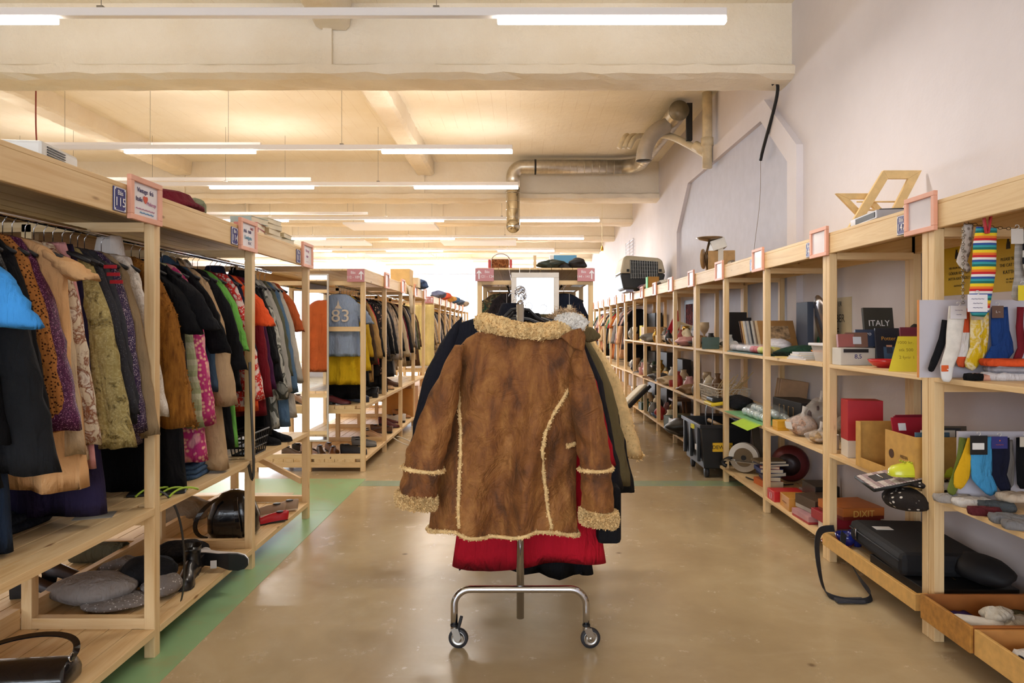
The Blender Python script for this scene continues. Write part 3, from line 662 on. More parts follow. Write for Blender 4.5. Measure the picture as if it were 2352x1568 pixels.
items = [
 (1.98, 'blue terry T-shirt', 'T-shirt', C('#3f8fd6'), dict(L=.62, sl=.27, r0=.12, r1=.10, splay=.12, sw=.26, hw=.27, lab='bright blue terry T-shirt with short sleeves at the left picture edge')),
 (2.06, 'black long coat', 'coat', BK, dict(L=.8, sl=.62, splay=.04, hw=.27, lab='long black coat hanging behind the blue T-shirt')),
 (2.13, 'charcoal wool coat', 'coat', C('#1a1b1e'), dict(L=.76, hw=.33, sl=.72, splay=.085, sw=.23, r0=.1, r1=.085, d=.06, lab='big charcoal wool coat at the left edge, left of the leopard top')),
 (2.20, 'dark sequined jacket', 'jacket', C('#1e1c1f', 'sequin', '#2a2a30', '#8d8a84'), dict(L=.6, sl=.6, splay=.03)),
 (2.26, 'black velvet blouse', 'blouse', BK2, dict(L=.66, sl=.6, splay=.04)),
 (2.32, 'leopard print top', 'blouse', C('#b8793f', 'spots', '#3a2010', '#8a5426', 2.4), dict(L=.7, sl=.62, splay=.045)),
 (2.375, 'plum striped sequin top', 'blouse', C('#4e1f42', 'sequin', '#7d3c68', '#c890b0'), dict(L=.62, sl=.62, r0=.085, r1=.075, splay=.055, sw=.19, hw=.24, d=.055, lab='shiny plum sequined top beside the peach dress')),
 (2.465, 'cream satin blouse', 'blouse', C('#cdb493'), dict(L=.83, hw=.24, sl=.72, splay=.03, lab='cream satin blouse hanging low under the plum top')),
 (2.42, 'peach dress', 'dress', C('#e3b27e'), dict(L=.88, sw=.255, hw=.27, sl=.10, r0=.085, r1=.055, splay=.03, d=.05, hem=.01, lab='peach dress with a pointed cap sleeve and white hem')),
 (2.53, 'brown and white print blouse', 'blouse', C('#e0cfb5', 'blotch', '#8a4a26', '#f0e6d6', 1.6), dict(L=.80, hw=.25, sl=.7, splay=.03)),
 (2.575, 'pale pink trousers', 'trousers', C('#d79a98'), dict(L=.84, sw=.24, hw=.25, top='waist', nf=2, lab='pale pink trousers hanging beside the snake print shirt')),
 (2.63, 'navy skirt', 'skirt', C('#2a2340'), dict(L=1.03, sw=.22, hw=.25, top='waist', amp=.01, nf=2, d=.05, lab='long dark purple skirt reaching down to the shelf')),
 (2.68, 'snake print shirt', 'shirt', C('#9c8a50', 'snake', '#c9bb86', '#3a3020'), dict(L=.78, sl=.74, r0=.08, r1=.06, splay=.055, sw=.2, hw=.26, d=.05, lab='gold and black snake print shirt on the near left rack')),
 (2.735, 'grey knit with red stripes', 'cardigan', C('#34343a', 'dots', '#55555c', None, 2.2), dict(L=.75, sl=.62, splay=.045, lab='dark grey knit cardigan with three red shoulder stripes')),
 (2.785, 'slate wool jacket', 'jacket', C('#3a3b42'), dict(L=.8, sl=.66, splay=.03, hw=.25, r0=.08)),
 (2.83, 'purple glitter dress', 'dress', C('#33264a', 'sequin', '#6a4a5a', '#e6d6e0'), dict(L=.80, sl=.7, splay=.03, sw=.21, hw=.26, d=.045, lab='purple and maroon glitter dress just left of the first post')),
 (2.875, 'taupe raincoat', 'coat', C('#9b8465'), dict(L=.78, sl=.72, splay=.045, sw=.22, hw=.27, d=.03, r0=.07, r1=.055, lab='taupe coat pressed against the first post of the left rack')),
 (2.99, 'ivory lace blouse', 'blouse', C('#e2d7cb', 'blotch', '#f2ebe2', '#d2c6b8', 3), dict(L=.68, sl=.66, splay=.035, sw=.2, lab='ivory lace blouse between the first post and the fur coat')),
 (3.05, 'cream high-neck top', 'blouse', C('#dcd2ca'), dict(L=.6, col='turtle', sw=.17, hw=.2, lab='cream high-neck top rising above the brown fur coat')),
 (3.12, 'brown fur coat', 'fur coat', C('#7c4a18', 'fur', '#bb7c30'), dict(L=.75, sl=.72, r0=.1, r1=.085, splay=.055, sw=.22, hw=.28, d=.075, fur=3200, lab='shaggy chestnut brown fur coat on the left rack')),
 (3.22, 'black evening dress', 'dress', BK, dict(L=1.08, sw=.2, hw=.27, sl=.3, splay=.06, r0=.09, r1=.075, d=.05, lab='long black dress behind the brown fur coat')),
 (3.29, 'black crew T-shirt', 'T-shirt', BK2, dict(L=.66, sl=.28, r0=.095, r1=.08, splay=.08, sw=.24, hw=.25, d=.05, lab='black T-shirt with wide short sleeve above the green knit')),
 (3.35, 'sage knit jumper', 'jumper', C('#a6aa82', 'hstripe', '#b7b992', '#c9c7a8', 1), dict(L=.72, sl=.76, r0=.075, r1=.06, splay=.03, lab='sage green chunky knit jumper beside the pink floral dress')),
 (3.42, 'pink floral dress', 'dress', C('#c23a78', 'flower', '#eaa0a8', '#f3c0a4', 1.2), dict(L=.98, sl=.75, r0=.08, r1=.065, splay=.05, sw=.21, hw=.28, d=.06, lab='bright pink floral dress in the second bay of the left rack')),
 (3.50, 'black short-sleeve top', 'T-shirt', BK, dict(L=.62, sl=.4, r0=.085, r1=.065, splay=.06, sw=.23, lab='black top with elbow sleeves beside the beige coat')),
 (3.56, 'denim shirt', 'shirt', C('#3c5066'), dict(L=.7, sl=.6, col='shirt', splay=.02)),
 (3.62, 'beige wool coat', 'coat', C('#b89a76'), dict(L=1.06, sl=.68, r0=.085, r1=.07, splay=.05, sw=.22, hw=.3, d=.07, col='shirt', lab='long beige wool coat with a broad sleeve')),
 (3.70, 'black suit jacket', 'jacket', BK2, dict(L=.72, sl=.5, r0=.09, r1=.07, splay=.06, sw=.23, col='shirt', colm=C('#d5cabc'), lab='black jacket with a white collar before the second post')),
 (3.76, 'black overcoat', 'coat', BK, dict(L=.98, sl=.62, r0=.08, splay=.05, hw=.27)),
 (3.82, 'green dress', 'dress', C('#6fb24e'), dict(L=.98, sl=.4, splay=.055, sw=.22, hw=.27, d=.04, lab='apple green dress just left of the second post')),
 (3.88, 'dark red blouse', 'blouse', C('#7a1c2c'), dict(L=.7, sl=.3, splay=.02)),
 (4.04, 'red knit with white hearts', 'jumper', C('#d7352f', 'flower', '#f2dcd2', None, 2.0), dict(L=.78, sl=.7, r0=.085, r1=.065, splay=.05, sw=.2, hw=.25, d=.06, lab='red knitted jumper with white hearts and snowflakes')),
 (4.10, 'navy hoodie', 'hoodie', C('#1c2036'), dict(L=.68, sl=.6, splay=.03, col='hood')),
 (4.16, 'orange T-shirt', 'T-shirt', C('#ea5a2c'), dict(L=.82, sl=.26, r0=.09, r1=.08, splay=.07, sw=.21, hw=.25, d=.05, lab='bright orange-red T-shirt in the third bay of the left rack')),
 (4.24, 'maroon velvet dress', 'dress', C('#74141f'), dict(L=.86, sl=.7, splay=.045, sw=.21, hw=.27, d=.06, lab='maroon velvet dress beside the orange T-shirt')),
 (4.30, 'plum blouse', 'blouse', C('#471c40'), dict(L=.7, sl=.66, splay=.05, sw=.2)),
 (4.36, 'long black dress', 'dress', BK, dict(L=1.0, sl=.5, splay=.035, hw=.26, lab='long black dress between the plum blouse and the camouflage jacket')),
 (4.43, 'black anorak', 'jacket', BK2, dict(L=.7, sl=.62, splay=.055, col='hood', d=.06)),
 (4.50, 'grey camouflage jacket', 'jacket', C('#8a8a82', 'camo', '#55564f', '#bdbcb2'), dict(L=.98, sl=.74, r0=.08, r1=.06, splay=.05, d=.06, hw=.26, lab='grey camouflage jacket near the far end of the left rack')),
 (4.58, 'light grey cardigan', 'cardigan', C('#a8a49c'), dict(L=.8, sl=.7, r0=.08, r1=.065, splay=.055, d=.06, hw=.26, col='stand')),
 (4.66, 'olive shirt', 'shirt', C('#5f5f4c'), dict(L=.75, sl=.6, splay=.04)),
 (4.74, 'denim jacket', 'jacket', C('#54708c'), dict(L=1.0, sl=.72, splay=.05, hw=.25, d=.05, lab='faded blue denim jacket hanging low at the rack end')),
 (4.81, 'stone parka', 'coat', C('#b9b1a4'), dict(L=.95, sl=.66, splay=.06, hw=.27, d=.06)),
 (4.90, 'rust shirt', 'shirt', C('#b5562c'), dict(L=.72, sl=.3, splay=.04, lab='rust shirt on the rack end, seen in the narrow mirror')),
]
row(NR, XG, ZR, items)
q = MB()
for i in range(3): q.bx(XG+.13+i*.006, XG+.19+i*.006, 2.692, 2.697, 1.575-i*.028, 1.588-i*.028)
# a few garments of the back row that show between the front ones
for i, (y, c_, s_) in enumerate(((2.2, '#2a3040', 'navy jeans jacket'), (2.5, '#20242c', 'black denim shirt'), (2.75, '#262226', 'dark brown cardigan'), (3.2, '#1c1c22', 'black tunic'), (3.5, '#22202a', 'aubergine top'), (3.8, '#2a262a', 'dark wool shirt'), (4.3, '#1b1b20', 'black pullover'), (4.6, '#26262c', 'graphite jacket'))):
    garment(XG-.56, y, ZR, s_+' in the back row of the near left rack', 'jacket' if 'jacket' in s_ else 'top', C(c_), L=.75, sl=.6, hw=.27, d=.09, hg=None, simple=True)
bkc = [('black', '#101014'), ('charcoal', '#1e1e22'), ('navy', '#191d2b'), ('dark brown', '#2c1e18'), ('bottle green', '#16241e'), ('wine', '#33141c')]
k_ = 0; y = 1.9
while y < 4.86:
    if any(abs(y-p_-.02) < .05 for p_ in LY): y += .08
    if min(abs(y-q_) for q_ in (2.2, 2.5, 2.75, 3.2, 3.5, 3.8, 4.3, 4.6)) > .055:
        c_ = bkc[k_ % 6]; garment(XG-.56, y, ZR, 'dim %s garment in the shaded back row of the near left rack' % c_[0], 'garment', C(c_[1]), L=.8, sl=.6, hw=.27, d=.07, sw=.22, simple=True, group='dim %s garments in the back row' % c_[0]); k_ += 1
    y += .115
garment(XG-.52, 4.93, ZR, 'rust brown shirt closing the back row, mirrored in the narrow mirror', 'shirt', C('#b05426'), L=.85, sl=.5, hw=.27, d=.03, sw=.23)
# jeans under the black coats
for (y, px, c_, lb) in ((2.16, -.07, '#1c2536', 'dark blue jeans with frayed hems under the charcoal coat'), (2.28, -.05, '#222e40', 'mid blue jeans hanging low beside the frayed pair')):
    garment(XG+.02+px, y, ZR, lb, 'trousers', C(c_), L=1.06, sw=.15, hw=.18, top='waist', nf=2, d=.045, amp=.008, hg=None)
# ---- rack 2, behind the mirror
X2 = -1.50-.29
r2 = [
 (6.67, 'blue T-shirt', 'T-shirt', C('#93a3bd', rough=.95), dict(L=.60, sl=.24, r0=.085, r1=.075, splay=.05, sw=.22, hw=.235, d=.03, amp=.01, lab='light blue T-shirt numbered 83 facing the camera', off=.02)),
 (6.74, 'yellow shirt', 'shirt', C('#d9b21f'), dict(L=.88, sw=.2, hw=.25, sl=.7, splay=.05, d=.035, amp=.012, lab='mustard yellow shirt hanging below the blue T-shirt', off=.02)),
 (6.81, 'black skirt', 'skirt', BK, dict(L=1.03, sw=.2, hw=.26, top='waist', lab='long black skirt showing under the yellow shirt')),
]
row('', X2, ZR, r2)
t = [o for o in bpy.data.objects if o.get('label') == 'light blue T-shirt numbered 83 facing the camera'][0]
text('83', .17, (-1.745, 6.628, 1.50), '-y', M('#d9cbb8', .8, 0, .03), t, ext=.002, name='printed_number', sx=1.1)
q = MB(T(-1.768, 6.626, 1.575)); q.prism([(-.035, 0), (-.02, .025), (-.012, .03), (0, .085), (.012, .03), (.02, .025), (.035, 0)], .004); q.build('printed_motif', M('#d9cbb8', .8, 0, .03), t)
seq2 = ['mustard jacket|#c9a227', 'black blazer|#1b1b20', 'brown cord coat|#4b3624', 'tan blouson|#b08a55', 'red scarf shirt|#a3202a', 'black parka|#17171c', 'dark print dress|#332d33|leo', 'charcoal overcoat|#2b2b2e', 'black fur coat|#141417', 'grey check blazer|#8d8478|plaid', 'black gilet|#202025', 'silver quilted coat|#a8a09c', 'beige check coat|#bda58c|plaid', 'cream plaid shirt|#d8c8b4|plaid', 'black tunic|#19191d', 'oatmeal coat|#b8a486', 'stone trench|#c9b79b', 'burgundy dress|#6e1c2c', 'black cardigan|#1c1b1e', 'taupe jacket|#7c6c58', 'white shirt|#d9d2cc', 'navy coat|#20263c', 'grey sweater|#77736f', 'olive jacket|#4f4f38', 'sand coat|#c4ab84', 'brown dress|#5c4230']
y = 6.90; names = [s.split('|') for s in seq2]
for i, s in enumerate(names):
    if any(abs(y-p_-.02) < .045 for p_ in L2Y): y += .07
    prev = names[i-1][0] if i else 'black skirt'; nxt = names[(i+1) % len(names)][0]
    m_ = C(s[1], 'plaid', '#6f665c', '#a99a88', 1.6) if s[-1] == 'plaid' else C(s[1], 'spots', '#c9a58c', '#80604a', .8) if s[-1] == 'leo' else C(s[1])
    fur = 1500 if 'fur' in s[0] else 0
    L_ = {'charcoal overcoat': 1.0, 'black fur coat': 1.12, 'black blazer': .9, 'tan blouson': .9}.get(s[0], R.uniform(.68, .95))
    garment(X2, y, ZR, '%s between the %s and the %s' % (s[0], prev, nxt), s[0].split()[-1], m_, L=L_, sl=R.uniform(.55, .68), splay=R.uniform(.03, .06), hw=R.uniform(.23, .28), d=.065, sw=R.uniform(.2, .225), r0=.085, hg='hanger of the %s on the rack behind the mirror' % s[0] if i < 10 else None, simple=i > 12, fur=fur, group='garments on the rack behind the mirror')
    y += R.uniform(.115, .15)
# ---- rack 3, farthest left
t = thing('hanging_cloth', (-1.86, 12.55, .66), 'pale yellow cloth hanging on the end of the farthest left rack', 'cloth')
q = MB(); rs = []
for i in range(19):
    z = 1.80-i*.062; rs.append([(-2.12+.54*j/24, 12.50+.018*math.sin(j*1.1+i*.05), z) for j in range(25)]+[(-1.58-.54*j/24, 12.515+.018*math.sin((24-j)*1.1+i*.05), z) for j in range(25)])
q.rings(rs, (1, 1)); q.build('drape', C('#dcc888'), t, True)
cols3 = [('grey', '#6f6b66'), ('beige', '#bfa888'), ('black', '#1a1a1e'), ('tan', '#b08f62'), ('dark blue', '#252b40'), ('brown', '#5a4334'), ('patterned', '#8b8178'), ('charcoal', '#333338'), ('pale', '#d0c6b8')]
X3 = -1.6-.29; y = 12.75; i = 0
while y < 20.8:
    if any(abs(y-p_-.02) < .06 for p_ in L3Y): y += .09
    c_ = cols3[(i*5+i//4) % 9]
    garment(X3, y, ZR, 'distant %s coat in the row on the farthest left rack' % c_[0], 'coat', C(c_[1]) if c_[0] != 'patterned' else C(c_[1], 'spots', '#2a2622', '#c0b4a4', .7), L=R.uniform(.7, .95), sl=.6, splay=.05, hw=.26, d=.085, simple=True, group='distant %s coats on the farthest left rack' % c_[0]); y += R.uniform(.17, .23); i += 1
# ---- middle rack ends
garment(-.13, 6.60, ZR, 'dark coat with a price tag, left of the middle mirror', 'coat', C('#1d191b', 'blotch', '#2c2426', '#1a1618'), L=.9, sl=.6, sw=.22, hw=.26, d=.05, hg='clear hanger of the dark coat left of the middle mirror', splay=.04, off=.03)
garment(-.20, 6.70, ZR, 'patterned green and rust jacket at the left end of the middle rack', 'jacket', C('#4a3f30', 'camo', '#7a6a4a', '#2f4a3a', 2.4), L=.8, sl=.6, sw=.22, hw=.25, d=.05, hg='hanger of the patterned jacket on the middle rack', splay=.05)
garment(.42, 6.62, ZR, 'navy felt coat with a price tag, right of the middle mirror', 'coat', C('#191d2b'), L=1.0, sl=.66, sw=.23, hw=.28, d=.06, hg='clear hanger of the navy felt coat', splay=.06)
for i, (x, c_) in enumerate(((-.13, 0), (.47, 1))):
    t = thing('price_tag', (x, 6.535, 1.5), 'paper price tag on the %s of the middle rack' % ('dark coat left' if i == 0 else 'navy coat right'), 'tag')
    q = MB(); q.tube([(x, 6.54, 1.72), (x, 6.54, 1.61)], .0015, 5); q.build('string', WHITE, t)
    q = MB(); q.bx(x-.02, x+.02, 6.538, 6.541, 1.5, 1.61); q.build('card', M('#d8c8a8', .7, 0, .03), t)
seqc = [('black', '#1a1a1f'), ('grey', '#6b6862'), ('brown', '#53402f'), ('navy', '#23283a'), ('olive', '#4d4c38'), ('cream', '#cfc2ac')]
for side, X_, wd_ in ((0, -.14, 'left'), (1, .42, 'right')):
    y = 6.85; i = 0
    while y < 9.5:
        c_ = seqc[(i*5+side) % 6]; garment(X_, y, ZR, '%s jacket in the %s-hand row of the middle rack' % (c_[0], wd_), 'jacket', C(c_[1]), L=.8, sl=.6, splay=.05, hw=.25, d=.08, simple=True, group='%s jackets in the %s-hand row, middle rack' % (c_[0], wd_)); y += .3; i += 1
# ---- far right hanging T-shirts
rr = [('black T-shirt', '#16161a'), ('pale pink T-shirt', '#c9a8a4'), ('lace blouse', '#3a3438'), ('peach raglan T-shirt', '#e2b28c'), ('mauve blouse', '#a98c90'), ('white shirt', '#cfc8c8'), ('grey striped shirt', '#8f8c8c'), ('ochre dress', '#b0642c'), ('red T-shirt', '#a8262e'), ('green dress', '#4b8a6e'), ('beige shirt', '#cbb08c'), ('dark dress', '#2c2626')]
y = 12.2
for i in range(22):
    if any(abs(y-p_-.02) < .07 for p_ in (12.05, 13, 14, 15, 16, 17)): y += .1
    s = rr[i % 12] if i < 12 else rr[(i*5) % 12]
    lb = '%s near the front of the far right rack' % s[0] if i < 12 else 'distant %s deep in the far right rack' % s[0]
    garment(RX+.27, y, ZR, lb, s[0].split()[-1], C(s[1]), L=R.uniform(.62, 1.0), sl=R.choice((.25, .6, .3)), sw=.21, hw=.25, d=.07, splay=.05, simple=True, group='garments on the far right rack'); y += .235
# red shoulder stripes of the knit cardigan
o_ = [o for o in bpy.data.objects if o.get('label') == 'dark grey knit cardigan with three red shoulder stripes'][0]
sl_ = [c for c in o_.children if c.name.startswith('sleeve')][-1]
q = MB()
for i in range(3):
    xx = XG+.19+i*.012; zz = 1.63-i*.03; q.bx(xx, xx+.05, 2.695, 2.70, zz, zz+.014)
q.build('red_stripes', M('#b01c2a', .8, 0, 0), sl_)
# ---------------------------------------------------------------- wheeled garment rail with coats
t = thing('garment_rail', (0, 3.75, 0), 'chrome wheeled garment rail in the aisle carrying the coats', 'clothes rail')
q = MB(); q.tube([(0, 3.05, .10), (0, 3.05, 1.50)], .017, 12); q.build('upright', CHROME, t, True)
q = MB(); q.tube([(0, 4.62, .10), (0, 4.62, 1.50)], .017, 12); q.build('upright', CHROME, t, True)
q = MB(); q.tube([(0, 3.05, 1.505), (0, 4.62, 1.505)], .015, 12); q.build('top_tube', CHROME, t, True)
q = MB(); q.tube([(0, 3.05, .30), (0, 4.62, .30)], .012, 10); q.build('lower_tube', CHROME, t, True)
for y in (2.98, 4.68):
    q = MB(); q.tube([(-.288, y, .095)]+[(-.288, y, .16)]+arc((-.218, y, .185), PI, PI/2, .07, (1, 0, 0), (0, 0, 1), 7)+[(0, y, .255)]+arc((.218, y, .185), PI/2, 0, .07, (1, 0, 0), (0, 0, 1), 7)+[(.288, y, .16), (.288, y, .095)], .0155, 14)
    q.build('base_frame', CHROME, t, True)
    for sx in (-1, 1):
        cx = sx*.288; w_ = MB(T(cx+.018, y, .043, 8*sx))
        rs = []
        for (r_, yy) in ((.030, -.011), (.041, -.011), (.043, -.007), (.043, .007), (.041, .011), (.030, .011)): rs.append([(r_*math.cos(2*PI*k/28), yy, r_*math.sin(2*PI*k/28)) for k in range(28)])
        w_.rings(rs, (0, 0)); wh = w_.build('wheel', M('#26262a', .6, 0, .05), t, True)
        w_ = MB(T(cx+.018, y, .043, 8*sx)); rs = []
        for (r_, yy) in ((.002, -.016), (.008, -.016), (.009, -.008), (.026, -.007), (.0305, -.0115), (.0305, .0115), (.026, .007), (.002, .008)): rs.append([(r_*math.cos(2*PI*k/24), yy, r_*math.sin(2*PI*k/24)) for k in range(24)])
        w_.rings(rs, (1, 1)); w_.build('hub', STEEL, wh, True)
        w_ = MB(T(cx, y, 0, 8*sx)); w_.tube([(0, 0, .078), (0, 0, .10)], .016, 12)
        for yy in (-.0175, .0145):
            w_.x = T(cx, y, 0, 8*sx); w_.add([(-.013, yy, .088), (.02, yy, .09), (.034, yy, .05), (.02, yy, .028), (.006, yy, .04), (-.013, yy+.003, .088), (.02, yy+.003, .09), (.034, yy+.003, .05), (.02, yy+.003, .028), (.006, yy+.003, .04)],
                 [(0, 1, 2, 3, 4), (9, 8, 7, 6, 5)]+[(i, i+5, (i+1) % 5+5, (i+1) % 5) for i in range(5)])
        w_.build('caster_fork', STEEL, t)
        q = MB(); q.tube([(cx, y, .095), (cx, y, .103)], .0175, 12); q.build('black_ring', BLACK, t, True)
        if sx < 0 and y < 4:
            q = MB(T(cx+.018, y-.005, .09, 0, 0, 15)); q.bx(-.006, .008, -.01, .01, -.01, .05); q.build('brake_lever', BLACK, t, bev=.003)
# suede coat, seen from its back
m, nt, b = nodes('brown_suede'); SUEDE = m; v = pos(nt)
mp = nt.nodes.new('ShaderNodeMapping'); nt.links.new(v, mp.inputs[0]); mp.inputs['Scale'].default_value = (1.6, 1, .62)
f = noise(nt, mp.outputs[0], 7, 6, .62, .5); f2 = noise(nt, v, 40, 4, .6)
c = ramp(nt, f, [(.35, '#4e2d13'), (.46, '#7a481e'), (.56, '#945f2c'), (.66, '#ac763e')]); c = mix(nt, ramp(nt, f2, [(.4, 0.), (.7, .35)]), c, '#75461f')
nt.links.new(c, b.inputs['Base Color']); b.inputs['Roughness'].default_value = .75; b.inputs['Sheen Weight'].default_value = .15; b.inputs['Sheen Tint'].default_value = lin('#d8a060')
wv = noise(nt, v, 9, 5, .6, .8); bump(nt, b, wv, 1.0, .04)
FLEECE = M('#ecca90', .95, 0, .08, 30, name='cream_fleece')
YC = 2.99; K = F/YC
def PX(px, py, dy=0): return ((px-VX)/K, YC+dy, EYE+(VY-py)/K)
coat = thing('shearling_coat', (0, YC, .47), 'brown suede coat with cream fleece collar and cuffs, frontmost on the wheeled rail', 'coat')
prf = [(762, 1096, 1316), (776, 1070, 1334), (795, 1054, 1342), (830, 1048, 1344), (900, 1046, 1340), (980, 1030, 1334), (1060, 1006, 1328), (1140, 988, 1326), (1226, 978, 1330)]
q = MB(); rs = []; N = 96; nr = 60
for i in range(nr+1):
    py = 762+(1226-762)*i/nr
    for a, b2 in zip(prf, prf[1:]):
        if a[0] <= py <= b2[0]+.01: u = (py-a[0])/(b2[0]-a[0]); xl, xr = lerp(a[1], b2[1], u), lerp(a[2], b2[2], u); break
    cx, hw = (xl+xr)/2, (xr-xl)/2; rp = min(1, max(0, (py-800)/300)); ring = []
    dd = .028+.062*min(1, (py-762)/130)
    for j in range(N):
        a = -2*PI*j/N; cc, ss = math.cos(a), math.sin(a)
        x = math.copysign(abs(cc)**.72, cc); yy = math.copysign(abs(ss)**.8, ss)
        fo = rp*(.036*math.sin(x*7.2+.9+py*.0012)+.02*(1-2*abs(math.sin(x*6+py*.003)))+.010*math.sin(x*4-py*.02))+.004*math.sin(py*.07+x*14)*rp + .007*math.sin(x*9+py*.035)*math.sin(py*.021+x*3)
        fo -= .03*rp*math.exp(-((x-.28)/.16)**2)
        hem = 9*math.sin(x*5.6+2.2) if i == nr else 9*math.sin(x*5.6+2.2)*max(0, i-nr+12)/12
        p_ = PX(cx+hw*x, py+hem); ring.append((p_[0], p_[1]+.07+dd*yy+fo*(1 if ss < 0 else .5), p_[2]))
    rs.append(ring)
BODY = rs
rs2 = rs+[[(x*.985, (y-YC-.07)*.85+YC+.07, z+.03) for x, y, z in rs[-1]]]
q.rings(rs2, (0, 0)); bodyo = q.build('coat_body', SUEDE, coat, True)
def surf(px, py):     # a point on the back panel of the coat, found from its own mesh
    i = min(nr, max(0, (py-762)/(1226-762)*nr)); i0 = int(round(i)); x = (px-VX)/K; best = None
    for p_ in rs[i0]:
        if p_[1] < YC+.09 and (best is None or abs(p_[0]-x) < abs(best[0]-x)): best = p_
    return Vector((x, best[1]-.004, EYE+(VY-py)/K))
def coat_sleeve(st, nm_):
    q = MB(); rs = []; N = 26; sub = []
    for (a, b2) in zip(st, st[1:]):
        for k in range(5): u = k/5; sub.append([lerp(p_, r_, u) for p_, r_ in zip(a, b2)])
    sub.append(list(st[-1])); sd = 1 if sub[-1][1] > VX else -1
    for i, (py, xl, xr, tl) in enumerate(sub):
        cx, hw = (xl+xr)/2, (xr-xl)/2; u = i/len(sub); ring = []
        dp = min(hw/K, .062)*(.6+.4*min(1, i/8))
        for j in range(N):
            a = 2*PI*j/N; x = math.cos(a)
            wr = .005*math.sin(py*.09+a*2)+.004*math.sin(py*.05+a*3)
            if 1000 < py < 1130: wr += .006*math.sin(py*.16+a)
            p_ = PX(cx+hw*x, py+tl*x); ring.append((p_[0]+wr*.5, p_[1]-.045+.06*(1-u)-math.sin(a)*dp-.03*u+wr, p_[2]))
        rs.append(ring)
    q.rings(rs, (1, 0)); return q.build('sleeve', SUEDE, coat, True), rs
sL = [(792, 1044, 1062, 0), (812, 1030, 1064, -6), (850, 1010, 1062, -8), (900, 987, 1056, -6), (950, 967, 1048, -2), (1000, 950, 1036, 2), (1050, 936, 1022, 5), (1100, 927, 1012, 6), (1130, 924, 1008, 6)]
sR = [(800, 1326, 1342, 0), (825, 1312, 1354, 6), (860, 1306, 1366, 8), (900, 1306, 1376, 6), (950, 1312, 1386, 2), (1000, 1320, 1393, 0), (1050, 1328, 1399, 0), (1100, 1331, 1403, 0), (1160, 1332, 1405, 0)]
so, rl = coat_sleeve(sL, 'l'); sr_, rr_ = coat_sleeve(sR, 'r')
def fleece_tube(nm, path, r, par, n, ln=.016, flat=.8, seg=10, wob=.1):
    q = MB(); rnd = random.Random(len(path)*7+n)
    q.tube(path, [r*(1+rnd.uniform(-wob, wob)) for _ in path], seg, True, flat); furry(q, rnd, n, ln, .25, .0032)
    return q.build(nm, FLEECE, par, True)
def band(ring_pts, r, par, n, nm='fleece_band'): return fleece_tube(nm, ring_pts, r, par, n, .008, 1, 7)
def cuff(rsl, par, py0, py1, xl, xr, tl):
    q = MB(); rnd = random.Random(py0); rs = []; y0 = rsl[-1][0][1]
    cy = sum(p_[1] for p_ in rsl[-1])/len(rsl[-1])
    for k in range(7):
        u = k/6; bul = 1+.06*math.sin(PI*u)-.04; ring = []
        for j in range(24):
            a = 2*PI*j/24; x = math.cos(a); p_ = PX((xl+xr)/2+(xr-xl)/2*x*bul, lerp(py0, py1, u)+tl*x)
            ring.append((p_[0], cy-math.sin(a)*.072*bul, p_[2]))
        rs.append(ring)
    q.rings(rs, (1, 1)); furry(q, rnd, 7000, .009, .1, .0028); q.build('fleece_cuff', FLEECE, par, True)
cuff(rl, so, 1124, 1152, 918, 1006, 6); cuff(rr_, sr_, 1160, 1192, 1330, 1412, 4)
def mid(rsl, frac):
    i = int(frac*(len(rsl)-1)); c_ = Vector((sum(p_[0] for p_ in rsl[i])/26, sum(p_[1] for p_ in rsl[i])/26, sum(p_[2] for p_ in rsl[i])/26))
    return [c_+(Vector(p_)-c_)*1.02 for p_ in rsl[i]+rsl[i][:1]]
band(mid(rl, .80), .008, so, 900); band(mid(rr_, .82), .007, sr_, 900)
for pts_ in ([(1050, 885), (1053, 930), (1058, 980), (1059, 1040), (1056, 1100), (1054, 1160), (1057, 1218)], [(1308, 892), (1290, 920), (1268, 955), (1252, 990), (1245, 1030), (1247, 1080), (1253, 1120), (1258, 1170), (1270, 1222)]):
    pp_ = []
    for a, b2 in zip(pts_, pts_[1:]):
        for k in range(5): pp_.append(surf(lerp(a[0], b2[0], k/5), lerp(a[1], b2[1], k/5)))
    fleece_tube('fleece_seam', pp_, .0075, bodyo, 1100, .009, .8, 6)
fleece_tube('hem_fleece', [Vector(p_) for p_ in BODY[-1]]+[Vector(BODY[-1][0])], .008, bodyo, 3600, .011, 1, 6)
fleece_tube('pocket_edge', [Vector(PX(x_, 1026-(x_-1305)*.35, .02)) for x_ in (1303, 1312, 1322)], .007, bodyo, 200, .008, 1, 6)
for P_ in ([(1062, 790), (1056, 830), (1052, 880), (1050, 930)], [(1334, 800), (1318, 830), (1308, 870), (1306, 905)]):
    q = MB(); q.tube([surf(a, b2)+Vector((0, -.006, 0)) for a, b2 in P_], .003, 6); q.build('armhole_shadow_seam', M('#4a2a12', .8, 0, .05), bodyo, True)  # seam tube coloured dark to draw the shadow between sleeve and body
